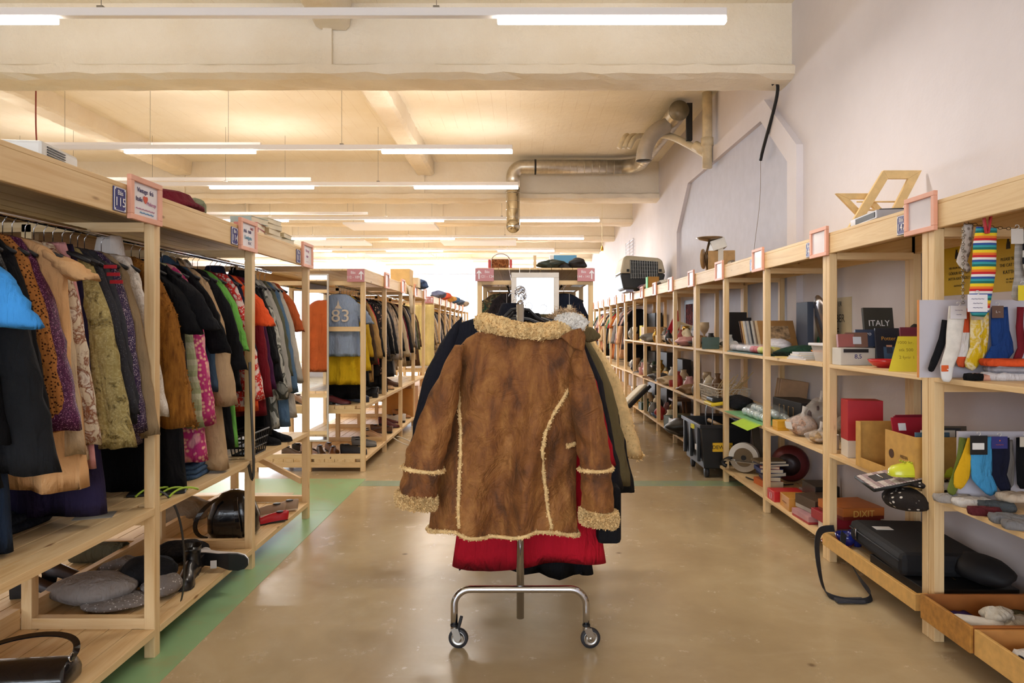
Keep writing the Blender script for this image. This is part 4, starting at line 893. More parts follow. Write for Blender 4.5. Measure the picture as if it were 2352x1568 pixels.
# collar: a thick fleece roll round the neck, its suede stand at the right
cp = [PX(1100, 742, .10), PX(1118, 736, .03), PX(1148, 746, .0), PX(1185, 762, -.015), PX(1220, 768, -.02), PX(1258, 765, -.015), PX(1295, 754, 0), PX(1322, 746, .03), PX(1338, 742, .10)]
q = MB(); rnd = random.Random(5); pth = bez(cp, 34); rad = [.033+.006*abs(math.cos(PI*i/34))+rnd.uniform(-.003, .003) for i in range(35)]
q.tube(pth, rad, 14, True, .75); furry(q, rnd, 15000, .021, .3, .0032); q.build('fleece_collar', FLEECE, coat, True)
q = MB(); q.tube(bez([PX(1104, 744, .14), PX(1150, 752, .19), PX(1220, 756, .2), PX(1290, 752, .19), PX(1334, 744, .13)], 20), [.024]*21, 10, True, .8); furry(q, rnd, 4000, .02, 0, .0032); q.build('fleece_collar_front', FLEECE, coat, True)
q = MB(); P_ = [PX(1286, 772, -.03), PX(1312, 758, -.035), PX(1336, 752, -.02), PX(1346, 772, .0), PX(1342, 808, .0), PX(1316, 798, -.025)]
q.add(P_+[(x, y+.02, z) for x, y, z in P_], [(5, 4, 3, 2, 1, 0), (6, 7, 8, 9, 10, 11)]+[(i, (i+1) % 6, (i+1) % 6+6, i+6) for i in range(6)]); q.build('lapel', SUEDE, coat, True, bev=.006)
hanger(0, 3.07, 1.52, 'black hanger holding the brown suede coat', .2)
# wide black hanger hump above the collar
WOOL = M('#e2dcd4', .95, 0, .06, 25)
def puffy(label, cat, y, cx, m_, L, sw, hw, sl, r0, r1, splay, **kw): garment(cx, y, 1.52, label, cat, m_, L=L, sw=sw, hw=hw, sl=sl, r0=r0, r1=r1, splay=splay, top='shoulder', **kw)
NV = C('#1b1c25'); OL = C('#6a5e40')
RED = C('#b01226')
garment(.04, 3.22, 1.50, 'red and black parka behind the brown coat, its red skirt showing below', 'parka', RED, L=1.125, sw=.23, hw=.375, d=.05, sl=.62, r0=.08, r1=.07, splay=.12, amp=.008, nf=2, col='hood', colm=BK, hem=.02, hg='black hanger holding the red parka')
par = [o for o in bpy.data.objects if o.get('label', '').startswith('red and black parka')][0]
q = MB(T(.04, 3.22, 1.5)); q.bx(.315, .425, -.09, .05, -1.10, -.84); q.build('black_side_panel', BK2, par, bev=.02)
q = MB(T(.04, 3.22, 1.5)); q.bx(-.06, -.005, -.09, -.05, -1.06, -1.0); q.build('flap_tab', M('#20332f', .8, 0, 0), par, bev=.003)
for x in (.13, .17):
    q = MB(T(.04, 3.30, .24)); q.tube([(x, 0, .02), (x+.004, 0, -.01), (x+.018, 0, -.03)], .0022, 6); q.build('drawcord', BLACK, par, True)
garment(.03, 3.34, 1.55, 'navy puffer jacket behind the red parka, bulging out at the left', 'jacket', NV, L=.76, sw=.33, hw=.33, d=.08, sl=.80, r0=.10, r1=.085, splay=.135, amp=.012, col='stand', off=-.07, hg='hanger of the navy puffer jacket', sleevem=NV)
garment(.02, 3.30, 1.50, 'longest black coat on the wheeled rail, its hem below the red skirt', 'coat', BK, L=1.185, sw=.22, hw=.33, d=.045, sl=.6, r0=.07, r1=.06, splay=.06, hem=.02, col='shirt', hg=None)
garment(.12, 3.52, 1.50, 'olive parka with a fur hood at the right of the wheeled rail', 'parka', OL, L=.8, sw=.25, hw=.31, d=.08, sl=.77, r0=.1, r1=.085, splay=.12, amp=.012, col='hood', hg='hanger of the olive parka')
garment(.13, 3.72, 1.50, 'charcoal padded jacket behind the olive parka', 'jacket', C('#1b1b1f'), L=.8, sw=.24, hw=.31, d=.09, sl=.86, r0=.1, r1=.085, splay=.18, col='stand', amp=.01, hg=None)
garment(.20, 4.02, 1.50, 'beige fleece coat, rearmost, its sleeve at the right of the rail', 'coat', FLEECE, L=.75, sw=.25, hw=.30, d=.07, sl=.73, r0=.09, r1=.07, splay=.21, hg=None, fur=3000)
garment(-.10, 4.02, 1.50, 'black jacket at the left rear of the wheeled rail', 'jacket', BK2, L=.8, sw=.28, hw=.3, d=.07, sl=.75, r0=.1, splay=.18, hg=None)
# fur trims that rise over the collar
op = [o for o in bpy.data.objects if o.get('label', '').startswith('olive parka')][0]
q = MB(); rnd = random.Random(3); p_ = bez([at(1262, 742, 3.4)[:1]+(3.4, at(1262, 742, 3.4)[1]), (at(1290, 722, 3.4)[0], 3.4, at(1290, 722, 3.4)[1]), (at(1320, 730, 3.4)[0], 3.4, at(1320, 730, 3.4)[1])], 8)
q.tube(p_, .022, 8); P = [Vector(x) for x in q.v]; furry(q, rnd, 1500, .06, -.6, .0022); q.build('fur_trim', M('#cdb08c', .95, 0, .15, 30), op, True)
q = MB(); rnd = random.Random(4); q.tube(bez([PX(1284, 744, .02), PX(1314, 722, .0), PX(1342, 752, .0)], 10), .032, 12, True, .7); furry(q, rnd, 2600, .012, .1, .0025)
q.build('white_lining', WOOL, coat, True)
q = MB(); P_ = [(1335, 745), (1362, 752), (1384, 772), (1372, 782), (1350, 788), (1336, 775)]
q.x = T(0, 3.3, 0); pl = [at(a, b2, 3.3) for a, b2 in P_]; q.prism(pl, .07); q.build('hood_flap', OL, op, True, bev=.015)
q = MB(); q.tube(bez([(-.17, 3.26, 1.385), (-.1, 3.24, 1.43), (0, 3.24, 1.455), (.09, 3.24, 1.44), (.18, 3.26, 1.39)], 14), .022, 12, True, .8)
q.build('hanger_shoulder', HANG, [o for o in bpy.data.objects if o.get('label') == 'black hanger holding the red parka'][0], True)
# hooks crowding over the rail
for i in range(9):
    hanger(R.uniform(-.012, .012), 3.13+i*.085, 1.565, 'chrome hook of a black hanger crowded at the front of the wheeled rail', .12, R.uniform(-50, 50), None, .024, .0032)['group'] = 'crowded hangers on the wheeled rail'
# ---------------------------------------------------------------- smaller goods: makers
def carton(x, y, z, sx, sy, sz, m_, label, cat='box', rz=0, name='carton', group=None, rx=0, ry=0, lid=None, lab=None, labm=None, labs=.03, side='-x', txt2=None):
    """closed box standing on its base at x, y, z with an optional lid band and printed words"""
    X = T(x, y, z, rz, rx, ry); t = thing(name, (x, y, z), label, cat, group)
    q = MB(X); q.bx(-sx/2, sx/2, -sy/2, sy/2, 0, sz if not lid else sz*.6); q.build('box_base', m_ if not lid else lid, t, bev=min(.003, sz*.1))
    if lid: q = MB(X); q.bx(-sx/2-.001, sx/2+.001, -sy/2-.001, sy/2+.001, sz*.3, sz); q.build('lid', m_, t, bev=min(.002, sz*.1))
    if lab:
        if side == '-x': loc = X @ Vector((-sx/2-.0015, 0, sz/2)); mt = X.to_3x3().to_4x4() @ Matrix(((0, 0, -1, 0), (-1, 0, 0, 0), (0, 1, 0, 0), (0, 0, 0, 1)))
        elif side == '-y': loc = X @ Vector((0, -sy/2-.0015, sz/2)); mt = X.to_3x3().to_4x4() @ Matrix(((1, 0, 0, 0), (0, 0, -1, 0), (0, 1, 0, 0), (0, 0, 0, 1)))
        else: loc = X @ Vector((0, 0, sz+.001)); mt = X.to_3x3().to_4x4() @ Matrix(((0, 1, 0, 0), (-1, 0, 0, 0), (0, 0, 1, 0), (0, 0, 0, 1)))
        text(lab, labs, loc, mt, labm or SIGNW, t)
    return t
def book(X, w_, h, th, m_, label, cat='book', group=None, title=None, tm=None, ts=.02, art=None, name='book'):
    """book lying flat: w along x, h along y, thickness up; spine at -x"""
    lo = X.translation; t = thing(name, tuple(lo), label, cat, group)
    q = MB(X); q.bx(-w_/2, w_/2, -h/2, h/2, 0, .0025); q.bx(-w_/2, w_/2, -h/2, h/2, th-.0025, th); q.bx(-w_/2, -w_/2+.0025, -h/2, h/2, .0025, th-.0025); q.build('cover', m_, t)
    q = MB(X); q.bx(-w_/2+.0025, w_/2-.004, -h/2+.003, h/2-.003, .0025, th-.0025); q.build('pages', M('#e4d7bd', .8, 0, .05), t)
    if art:
        for (a, b2, c_, d_, mm) in art: q = MB(X); q.bx(a*w_/2, b2*w_/2, c_*h/2, d_*h/2, th, th+.0008); q.build('cover_panel', mm, t)
    if title: text(title, ts, X @ Vector((0, h*.22, th+.0012)), X.to_3x3().to_4x4(), tm or SIGNW, t)
    return t
def lie(x, y, z, rz=0): return T(x, y, z, rz)
def stand(x, y, z, h, rz=0, lean=10, th=.02):      # cover faces the viewer (-y), turned by rz, leaning back
    return T(x, y, z, rz) @ Euler((math.radians(90-lean), 0, 0)).to_matrix().to_4x4() @ Matrix.Translation((0, h/2, 0))
def bowl(x, y, z, r, h, m_, label, cat='bowl', name='bowl', group=None, foot=.45):
    q = MB(); q.lathe([(r*foot, 0), (r*foot, .006), (r*.7, h*.25), (r*.92, h*.65), (r, h), (r-.004, h), (r*.88, h*.66), (r*.66, h*.3), (r*.2, .012)], (x, y, z), 28); return q.build(name, m_, None, True, 0, label, cat, group)
def vase(x, y, z, r, h, m_, label, cat='vase', name='vase', shape=0, group=None):
    sh = [[(.6, 0), (1, .3), (.95, .6), (.5, .85), (.55, 1), (.48, 1), (.42, .86)], [(.8, 0), (.85, .05), (.25, .12), (.2, .5), (.7, .62), (1, .8), (.95, 1), (.88, 1), (.6, .66)], [(.9, 0), (1, .03), (1, .97), (.95, 1), (.88, 1), (.88, .1)], [(.5, 0), (.9, .2), (1, .45), (.75, .7), (.35, .8), (.35, .9), (.5, 1), (.4, 1), (.25, .85)]][shape]
    q = MB(); q.lathe([(a*r, b2*h) for a, b2 in sh], (x, y, z), 22); return q.build(name, m_, None, True, 0, label, cat, group)
def folded(x, y, z, sx, sy, h, m_, label, cat='cloth', name='folded_cloth', n=2, group=None, rz=0, seed=1):
    r = random.Random(seed); q = MB(T(x, y, z, rz)); rs = []; N = 28
    for lay in range(n):
        z0 = lay*h/n; z1 = (lay+1)*h/n; kx = 1-.06*lay+r.uniform(-.04, .04)
        rs = []
        for (sc_, zz) in ((.0, z0), (.93, z0), (1, (z0+z1)/2), (.94, z1-.001), (.5, z1+.003*r.random()), (0.02, z1)):
            ring = []
            for k in range(N):
                a = 2*PI*k/N; cx = math.copysign(abs(math.cos(a))**.45, math.cos(a)); sy_ = math.copysign(abs(math.sin(a))**.45, math.sin(a))
                ring.append((cx*sx/2*sc_*kx*(1+.03*math.sin(3*a+lay)), sy_*sy/2*sc_*kx*(1+.03*math.sin(4*a+lay*2)), zz+.004*sc_*math.sin(5*a+lay)*(1 if zz > z0 else 0)))
            rs.append(ring)
        q.rings(rs, (1, 1))
    return q.build(name, m_, None, True, 0, label, cat, group)
def lump(x, y, z, sx, sy, sz, m_, label=None, cat=None, name='bundle', rough=.12, seed=1, group=None, rz=0, parent=None, fr=3.0):
    r = random.Random(seed); q = MB(T(x, y, z, rz)); rs = []; N = 26; ph = [r.random()*6 for _ in range(6)]
    for i in range(1, 13):
        b_ = PI*i/13; ring = []
        for k in range(N):
            a = 2*PI*k/N; d_ = 1+rough*(math.sin(fr*a+ph[0]+b_*2)+.6*math.sin(fr*1.9*a+ph[1]-b_*3)+.5*math.sin(b_*5+ph[2]+a))
            ring.append((sx/2*math.sin(b_)*math.cos(a)*d_, sy/2*math.sin(b_)*math.sin(a)*d_, max(0, sz/2+sz/2*math.cos(b_)*(1+rough*.6*math.sin(a*2+ph[3])))))
        rs.append(ring)
    q.rings(rs, (1, 1)); return q.build(name, m_, parent, True, 0, label, cat, group)
def shoe(x, y, z, L, m_, label, rz=0, heel=.02, high=0, sole=BLACK, cat='shoe', name='shoe', group=None, rx=0, ry=0, mir=1, lining=None, boot=0):
    """toe towards local +x"""
    X = T(x, y, z, rz, rx, ry); t = thing(name, (x, y, z), label, cat, group); s = L/.27
    ctr = [(-.13, .028, 0), (-.11, .034, 0), (-.06, .033, -.002), (0, .032, -.004), (.05, .042, 0), (.09, .043, .004), (.12, .034, .006), (.135, .016, .008)]
    q = MB(X)
    def lift(u): return heel*max(0, min(1, (.04-u)/.12))
    rs = []
    for (u, w_, c_) in ctr: rs.append([(u*s, (c_-w_*k_)*s*mir, lift(u)*s+zz) for k_, zz in ((1, 0), (-1, 0), (-1, .009*s), (1, .009*s))])
    q.rings(rs, (1, 1)); q.build('sole', sole, t, bev=.002)
    if heel > .015:
        q = MB(X); q.rings([[(-.13*s, -.026*s, 0), (-.075*s, -.026*s, 0), (-.075*s, .026*s, 0), (-.13*s, .026*s, 0)], [(-.132*s, -.03*s, heel*s), (-.06*s, -.03*s, heel*s), (-.06*s, .03*s, heel*s), (-.132*s, .03*s, heel*s)]], (1, 1)); q.build('heel', sole, t, bev=.003)
    q = MB(X); rs = []; hh = {-.13: .06, -.11: .065, -.06: .06, 0: .055, .05: .045, .09: .036, .12: .028, .135: .015}
    for (u, w_, c_) in ctr:
        z0 = (lift(u)+.009)*s; h = (hh[u]+high)*s; ring = []
        for k in range(13):
            a = PI*k/12; ring.append((u*s-(.01*s if u < -.1 else 0)*math.sin(a), (c_+w_*.97*math.cos(a))*s*mir, z0+h*math.sin(a)**.8))
        rs.append(ring)
    q.rings(rs, (1, 1), False); up = q.build('upper', m_, t, True)
    q = MB(X); q.lathe([(.026*s, 0), (.028*s, .004*s), (.020*s, .006*s)], (-.075*s, 0, (lift(-.07)+.006+hh[-.06]+high)*s), 16); q.build('opening', lining or BLACK, t, True)
    if boot:
        q = MB(X); rs = []
        for i in range(9):
            zz = (lift(-.08)+.04)*s+boot*i/8; rw = (.034+.012*i/8)*s; rs.append([((-.075+.004*math.sin(i))*s+rw*1.15*math.cos(2*PI*k/18), rw*.9*math.sin(2*PI*k/18), zz+.004*math.sin(k+i)) for k in range(18)])
        rs.append([(p_[0]*.95-.004, p_[1]*.9, p_[2]-.03) for p_ in rs[-1]]); q.rings(rs, (0, 1)); q.build('shaft', m_, t, True)
    return t
def sock(P, w_, m_, label, th=.012, cat='sock', name='sock', group=None, toe=None, cardm=None, foot=1, horiz=(1, 0, 0), holder=None):
    """P: list of points down the sock's centre line; w_: list of half widths; horiz: sideways direction"""
    h = Vector(horiz).normalized(); t = thing(name, tuple(P[0]), label, cat, group); rs = []
    Q = [Vector(p_) for p_ in P]; n = len(Q)
    fine = []
    for i in range(n-1):
        for k in range(4): u = k/4; fine.append((Q[i].lerp(Q[i+1], u), lerp(w_[i], w_[i+1], u)))
    fine.append((Q[-1], w_[-1]))
    for i, (c_, ww) in enumerate(fine):
        tg = (fine[min(i+1, len(fine)-1)][0]-fine[max(i-1, 0)][0]).normalized(); nn = tg.cross(h).normalized(); sd = nn.cross(tg)
        rs.append([c_+sd*ww*math.cos(2*PI*k/14)+nn*th*(.8+.2*math.sin(i*1.3+k))*math.sin(2*PI*k/14) for k in range(14)])
    e = fine[-1][0]; dr = (fine[-1][0]-fine[-2][0]).normalized()
    rs.append([e+dr*fine[-1][1]*.6+(p_-e)*.6 for p_ in rs[-1]])
    q = MB(); q.rings(rs, (1, 1)); q.build('knit', m_, t, True)
    if toe: q = MB(); q.rings([[p_+(p_-fine[min(len(fine)-5+i, len(fine)-1)][0])*.06 for p_ in r_] for i, r_ in enumerate(rs[-6:])], (0, 1)); q.build('toe', toe, t, True)
    return t
def strap(path, w_, m_, parent=None, th=.0025, twist=None, name='strap', up=(0, 1, 0), **k):
    q = MB(); P = [Vector(p_) for p_ in path]; rs = []
    for i, p_ in enumerate(P):
        tg = (P[min(i+1, len(P)-1)]-P[max(i-1, 0)]).normalized(); u_ = Vector(up)
        if twist: u_ = Matrix.Rotation(twist(i/(len(P)-1)), 3, tg) @ u_
        sd = (u_-tg*u_.dot(tg)).normalized(); nn = tg.cross(sd)
        rs.append([p_+sd*w_/2+nn*th/2, p_-sd*w_/2+nn*th/2, p_-sd*w_/2-nn*th/2, p_+sd*w_/2-nn*th/2])
    q.rings(rs, (1, 1)); return q.build(name, m_, parent, False, **k)
# ---------------------------------------------------------------- goods on the right shelving
def P3(px, py, z): x, y = on(px, py, z); return x, y
CARD = M('#c99a4e', .75, 0, .06, 20, name='cardboard'); RD = M('#b3202c', .5, 0, .05); YEL = M('#e8d83c', .6, 0, .03); DG = M('#2a2a2e', .5, 0, .08)
G1 = S1+.0005; G2 = S2+.0005; G3 = S3+.0005
# -- near bay: upper display board with socks, chain
def bracketed(x0, x1, y, z0, z1, label, edge=True):
    t = thing('display_board', ((x0+x1)/2, y, z0), label, 'display board')
    q = MB(); q.bx(x0, x1, y, y+.012, z0, z1); q.build('board', M('#c9c4cd', .6, 0, .02), t)
    if edge: q = MB(); q.bx(x0-.003, x0, y, y+.013, z0, z1); q.build('edge_strip', M('#d98a3c', .6, 0, .03), t)
    return t
bracketed(1.745, 2.31, 2.985, G1, 1.517, 'pale grey display board standing on the upper shelf, hung with socks')
bracketed(1.905, 2.31, 2.97, G2, .945, 'pale grey display board on the middle shelf, hung with socks', False)
def px3(P, y): return [at(a, b2, y)[:1]+(y+dy,)+at(a, b2, y)[1:] for a, b2, dy in P]
def sk(pts, ws, y, m_, label, **k):
    return sock(px3([(a, b2, d_) for a, b2, d_ in pts], y), [w_*y/F for w_ in ws], m_, label, **k)
YB = 2.95
sk([(2172, 735, 0), (2165, 780, 0), (2150, 820, 0), (2135, 848, -.01)], [8, 9, 9, 7], YB-.01, BK2, 'black ankle sock hanging behind the white sock on the upper board')
s_ = sk([(2192, 705, -.02), (2186, 760, -.02), (2180, 800, -.025), (2165, 840, -.03), (2162, 868, -.035)], [20, 19, 17, 15, 11], YB-.02, WOOL, 'long white sock with orange heel patches on the upper board', toe=M('#e2e0e0', .9, 0, 0))
q = MB(); x, z = at(2172, 845, YB-.06); q.bx(x-.018, x+.012, YB-.063, YB-.058, z-.015, z+.012); q.build('orange_patch', M('#d9602c', .8, 0, .05), s_, bev=.002)
sk([(2212, 708, 0), (2212, 760, 0), (2213, 800, 0), (2205, 835, -.01)], [16, 17, 16, 12], YB, C('#e9e4e2', 'hstripe', '#d95a32', None, .4), 'white sock with an orange heel beside the yellow sock')
s_ = sk([(2246, 718, -.01), (2246, 760, -.01), (2244, 800, -.01), (2222, 838, -.02)], [22, 22, 20, 15], YB-.01, C('#d8b31a', 'blotch', '#e8d8b0', '#d8b31a', 1.0), 'yellow patterned sock on the upper display board')
sk([(2292, 705, -.01), (2293, 760, -.01), (2300, 800, -.01), (2268, 835, -.02)], [19, 22, 26, 18], YB, C('#1f3f7c'), 'navy blue ankle sock with brown header card')
sk([(2340, 705, -.01), (2338, 750, -.01), (2342, 800, -.01), (2322, 840, -.02)], [7, 8, 9, 8], YB, C('#7a1e28'), 'dark red sock at the right picture edge')
def tagcard(px0, py0, px1, py1, y, m_, label, words=(), wm=None, par=None):
    (x0, z1), (x1, z0) = at(px0, py0, y), at(px1, py1, y); t = thing('header_card', ((x0+x1)/2, y, z0), label, 'label card')
    q = MB(); q.bx(x0, x1, y-.0015, y, z0, z1); q.build('card', m_, t, bev=.0005)
    q = MB(); q.tube(arc(((x0+x1)/2, y, z1+.008), -PI/2, PI, .008, (1, 0, 0), (0, 0, 1), 8), .0015, 5); q.build('hook', PLAST, t, True)
    for i, w_ in enumerate(words): text(w_, (x1-x0)*.28, ((x0+x1)/2, y-.003, z1-(z1-z0)*(i+1)/(len(words)+1)), '-y', wm or INK, t, ext=.0002)
    return t
tagcard(2183, 702, 2220, 732, YB-.065, M('#d9d5da', .6, 0, 0), 'pale paper header card on the long white sock', ('~~~', '~~'))
tagcard(2230, 716, 2258, 734, YB-.05, M('#b5a690', .6, 0, 0), 'greyish header card on the yellow sock')
tagcard(2278, 702, 2305, 730, YB-.05, M('#6b4f42', .6, 0, .05), 'brown header card on the navy ankle sock', ('L ~',), SIGNW)
tagcard(2222, 676, 2268, 716, 2.76, M('#ece8ee', .6, 0, 0), 'white label wrapped under the rainbow socks', ('~~~~', '~~~', '~~~'))
# rainbow socks and the clothespin
m, nt, b = nodes('rainbow_stripe_knit'); RB = m
g = nt.nodes.new('ShaderNodeNewGeometry'); sx = nt.nodes.new('ShaderNodeSeparateXYZ'); nt.links.new(g.outputs['Position'], sx.inputs[0])
mt = nt.nodes.new('ShaderNodeMath'); mt.operation = 'MULTIPLY'; mt.inputs[1].default_value = 14.6; nt.links.new(sx.outputs[2], mt.inputs[0])
fr = nt.nodes.new('ShaderNodeMath'); fr.operation = 'FRACT'; nt.links.new(mt.outputs[0], fr.inputs[0])
nt.links.new(ramp(nt, fr.outputs[0], [(0, '#1f6f66'), (.14, '#3aa0a8'), (.27, '#2c4f9a'), (.4, '#efe9e6'), (.54, '#c9222c'), (.68, '#ef7a2c'), (.82, '#f0cf2a')], True), b.inputs['Base Color']); b.inputs['Roughness'].default_value = .9
bump(nt, b, noise(nt, pos(nt), 300, 2), .3, .003)
s_ = sk([(2266, 523, 0), (2262, 560, 0), (2258, 620, -.005), (2250, 690, 0), (2248, 712, 0)], [24, 27, 28, 26, 24], 2.78, RB, 'pair of long rainbow striped socks hanging from a red clothespin', th=.018)
sk([(2284, 545, .03), (2281, 600, .03), (2276, 640, .03)], [8, 10, 9], 2.80, C('#285f5a', 'hstripe', '#a02a34', None, 2), 'dark striped sock tucked behind the rainbow pair')
t = thing('clothespin', (at(2268, 510, 2.76)[0], 2.76, 1.82), 'red clothespin gripping the rainbow socks', 'clothespin')
for s in (-1, 1):
    q = MB(T(at(2268, 512, 2.75)[0], 2.75, at(2268, 530, 2.75)[1], 0, 0, 9*s)); q.bx(-.005+.005*s, .003+.005*s, -.006, .006, -.01, .07); q.build('jaw', RD, t, bev=.002)
sk([(2232, 512, .02), (2228, 560, .02), (2216, 600, .02), (2222, 618, .0)], [11, 12, 13, 9], 2.86, C('#cfc4bc', 'spots', '#8b8078', '#a89c92', 1), 'off-white patterned sock hanging behind the rainbow pair')
sk([(2346, 530, 0), (2345, 580, 0), (2344, 640, 0), (2330, 682, -.01)], [14, 15, 15, 12], 2.80, C('#a8a29c', 'hstripe', '#b6b0aa', None, 3), 'grey speckled sock at the right edge beside the rainbow socks')
sk([(2352, 545, -.02), (2352, 600, -.02), (2358, 630, -.02)], [11, 12, 12], 2.78, C('#22222a', 'hstripe', '#c9c6c2', None, 1.5), 'black and white striped sock at the right edge')
tagcard(2338, 655, 2360, 690, 2.74, M('#e6cf2a', .6, 0, 0), 'small yellow tag low on the grey speckled sock')
tagcard(2322, 525, 2350, 560, 2.75, M('#d8d2cc', .6, 0, 0), 'white card above the grey speckled sock')
t = thing('hanging_chain', (2.1, 2.86, 1.83), 'thin brown chain strung under the shelving top, with a length hanging down', 'chain')
q = MB()
def link(c_, ax, r_=.006):
    c_ = Vector(c_); u, v_ = ((Vector((1, 0, 0)), Vector((0, 0, 1))), (Vector((1, 0, 0)), Vector((0, 1, 0))), (Vector((0, 0, 1)), Vector((0, 1, 0))))[ax]
    q.tube([c_+u*r_*1.6*math.cos(2*PI*k/8)+v_*r_*math.sin(2*PI*k/8) for k in range(9)], .0015, 5, False)
for i in range(26):
    u = i/25; link((1.87+.44*u, 2.86, 1.835-.05*u*(1-u)*2), i % 2)
q.build('chain_run', M('#6a4f34', .4, .8, .1), t, True)
q = MB()
for i in range(24): link((at(2212, 600, 2.84)[0], 2.84, 1.81-i*.0135), 0 if i % 2 else 2, .0045)
q.build('chain_drop', M('#8f887c', .3, .9, .05), t, True)
q = MB()
for s in range(9): q.tube(bez([(2.19, 2.8, 1.76), (2.19+.02*math.cos(s), 2.8+.02*math.sin(s), 1.8), (2.19+.05*math.cos(s*.7), 2.8+.05*math.sin(s*.7), 1.77)], 5), .004, 4)
q.build('plastic_leaves', C('#5f8a3c'), None, True, 0, 'tuft of green plastic leaves over the right edge socks', 'decoration')
# folded socks on the upper shelf
def fs(px, py, z, sx, sy, h, m_, label, rz=0, seed=1, n=1, dz=0, name='folded_sock', cat='sock'):
    x, y = P3(px, py, z) if z != G1 else ((px-VX)*2.84/F, 2.86-.03*(px < 2240)); return folded(x, y, z+dz, sx, sy, h, m_, label, cat, name, n, 'loose socks on the shelves', rz, seed)
fs(2325, 858, G1, .22, .12, .03, C('#dcd8dc'), 'white folded socks at the bottom of the upper shelf pile', 8, 1)
fs(2335, 846, G1, .2, .1, .026, C('#8b8890', 'hstripe', '#a29fa8', None, 5), 'grey ribbed folded sock on the white folded socks', -6, 2, dz=.031)
fs(2322, 832, G1, .2, .1, .028, C('#e0562a'), 'orange folded sock topping the upper shelf pile', -10, 3, dz=.058)
fs(2262, 862, G1, .14, .07, .024, C('#d9a08a', 'hstripe', '#c9958a', None, 2), 'peach sock with a black toe lying at the front of the upper shelf', 12, 4)
fs(2232, 870, G1, .06, .06, .026, BK, 'black rolled sock next to the peach sock', 12, 5)
# middle board socks
YM = 2.94
sk([(2212, 1005, 0), (2205, 1060, 0), (2196, 1100, 0), (2178, 1126, -.02)], [8, 9, 12, 10], YM, C('#66702f'), 'olive green sock on the left of the middle board')
sk([(2226, 1005, -.02), (2215, 1050, -.02), (2202, 1090, -.02), (2195, 1112, -.02)], [10, 14, 18, 12], YM, C('#d9a81f'), 'mustard yellow sock on the middle board')
s_ = sk([(2243, 1000, -.03), (2243, 1045, -.03), (2244, 1090, -.03), (2262, 1120, -.04)], [24, 25, 24, 16], YM, C('#4696c8'), 'sky blue ankle sock with a black header card')
sk([(2295, 1004, -.01), (2295, 1050, -.01), (2290, 1090, -.01), (2302, 1118, -.02)], [20, 21, 19, 14], YM, C('#171a2e'), 'dark navy sock beside the sky blue one')
sk([(2318, 1010, 0), (2320, 1060, 0), (2316, 1112, 0)], [7, 10, 12], YM, C('#6f6a66'), 'taupe sock between the navy and black socks')
sk([(2350, 1004, -.01), (2350, 1060, -.01), (2350, 1110, -.01)], [20, 21, 18], YM, BK, 'black sock at the right end of the middle board')
t = tagcard(2228, 1000, 2268, 1044, YM-.06, BLACK, 'black header card on the sky blue sock')
(x0, z1), (x1, z0) = at(2233, 1017, YM-.063), at(2260, 1032, YM-.063); q = MB(); q.bx(x0, x1, YM-.0655, YM-.0635, z0, z1); q.build('white_sticker', WHITE, t)
tagcard(2277, 1002, 2314, 1030, YM-.035, NAVY, 'navy header card with a small crest on the dark navy sock', ('▪', '~~~'), M('#c9622c', .6, 0, 0))
tagcard(2342, 1003, 2368, 1026, YM-.035, M('#cfc6b6', .6, 0, 0), 'beige header card on the black sock')
GR = [C('#a49d98'), C('#7c7a7c'), C('#d2cdc9'), C('#4b5258'), C('#5a2228'), C('#77787c'), C('#2b2b33'), C('#cbb9a4')]
for i, (px, py, sx, sy, dz, k, lb, rz) in enumerate([
    (2190, 1152, .15, .07, .0, 0, 'beige-grey sock with a dark toe draped at the post', -8), (2235, 1160, .17, .08, .0, 2, 'pale ribbed sock under the beige-grey one', 5), (2210, 1140, .15, .08, .03, 0, 'light grey sock lying across the sock pile', 10),
    (2290, 1170, .13, .08, 0, 3, 'dark slate sock with a pale heel in the pile', -18), (2262, 1182, .12, .05, 0, 4, 'burgundy folded sock at the shelf edge', -12), (2330, 1165, .13, .09, .03, 7, 'cream paper-banded sock on the slate sock', 5),
    (2318, 1200, .13, .08, 0, 5, 'slate blue sock at the front edge', -20), (2345, 1215, .12, .06, .0, 1, 'mid grey sock hanging over the shelf edge', -18), (2345, 1140, .14, .1, .0, 6, 'charcoal socks at the back right of the pile', 0), (2300, 1140, .12, .07, .025, 1, 'grey marl sock behind the cream band', 10)]):
    fs(px, py, G2, sx, sy, .028, GR[k], lb, rz, 20+i, dz=dz)
x, y = 1.845, 2.96; lump(x+.02, y-.02, G2, .045, .05, .035, C('#6f7276'), 'small dark grey rolled sock by the post', 'sock', 'rolled_sock', .1, 4)
# -- behind on middle shelf of near bay and next bay: books
def shelfbook(x, y, z, w_, h, th, col, label, rz=0, lean=6, title=None, ts=.02, tm=None, art=None, cat='book', name='book'): return book(stand(x, y, z, h, rz, lean), w_, h, th, M(col, .45, 0, .05), label, cat, None, title, tm, ts, art, name)
x, y = P3(2262, 1000, G2+.02)
t = book(stand(2.13, 3.12, G2+.06, .22, -8, 14), .15, .20, .018, M('#c4362c', .5, 0, .05), 'red spiral-bound recipe book leaning on the wall', 'book', None, 'ELDHÚS', INK, .02)
q = MB(stand(2.13, 3.12, G2+.06, .22, -8, 14))
for i in range(16): q.tube(arc((-.075, -.095+i*.0125, .01), 0, 2*PI, .011, (1, 0, 0), (0, 0, 1), 8), .0018, 5)
q.build('spiral_binding', BLACK, t, True)
t = thing('magazine_rack', (1.98, 3.2, G2), 'small wooden picket rack holding papers behind the post', 'rack')
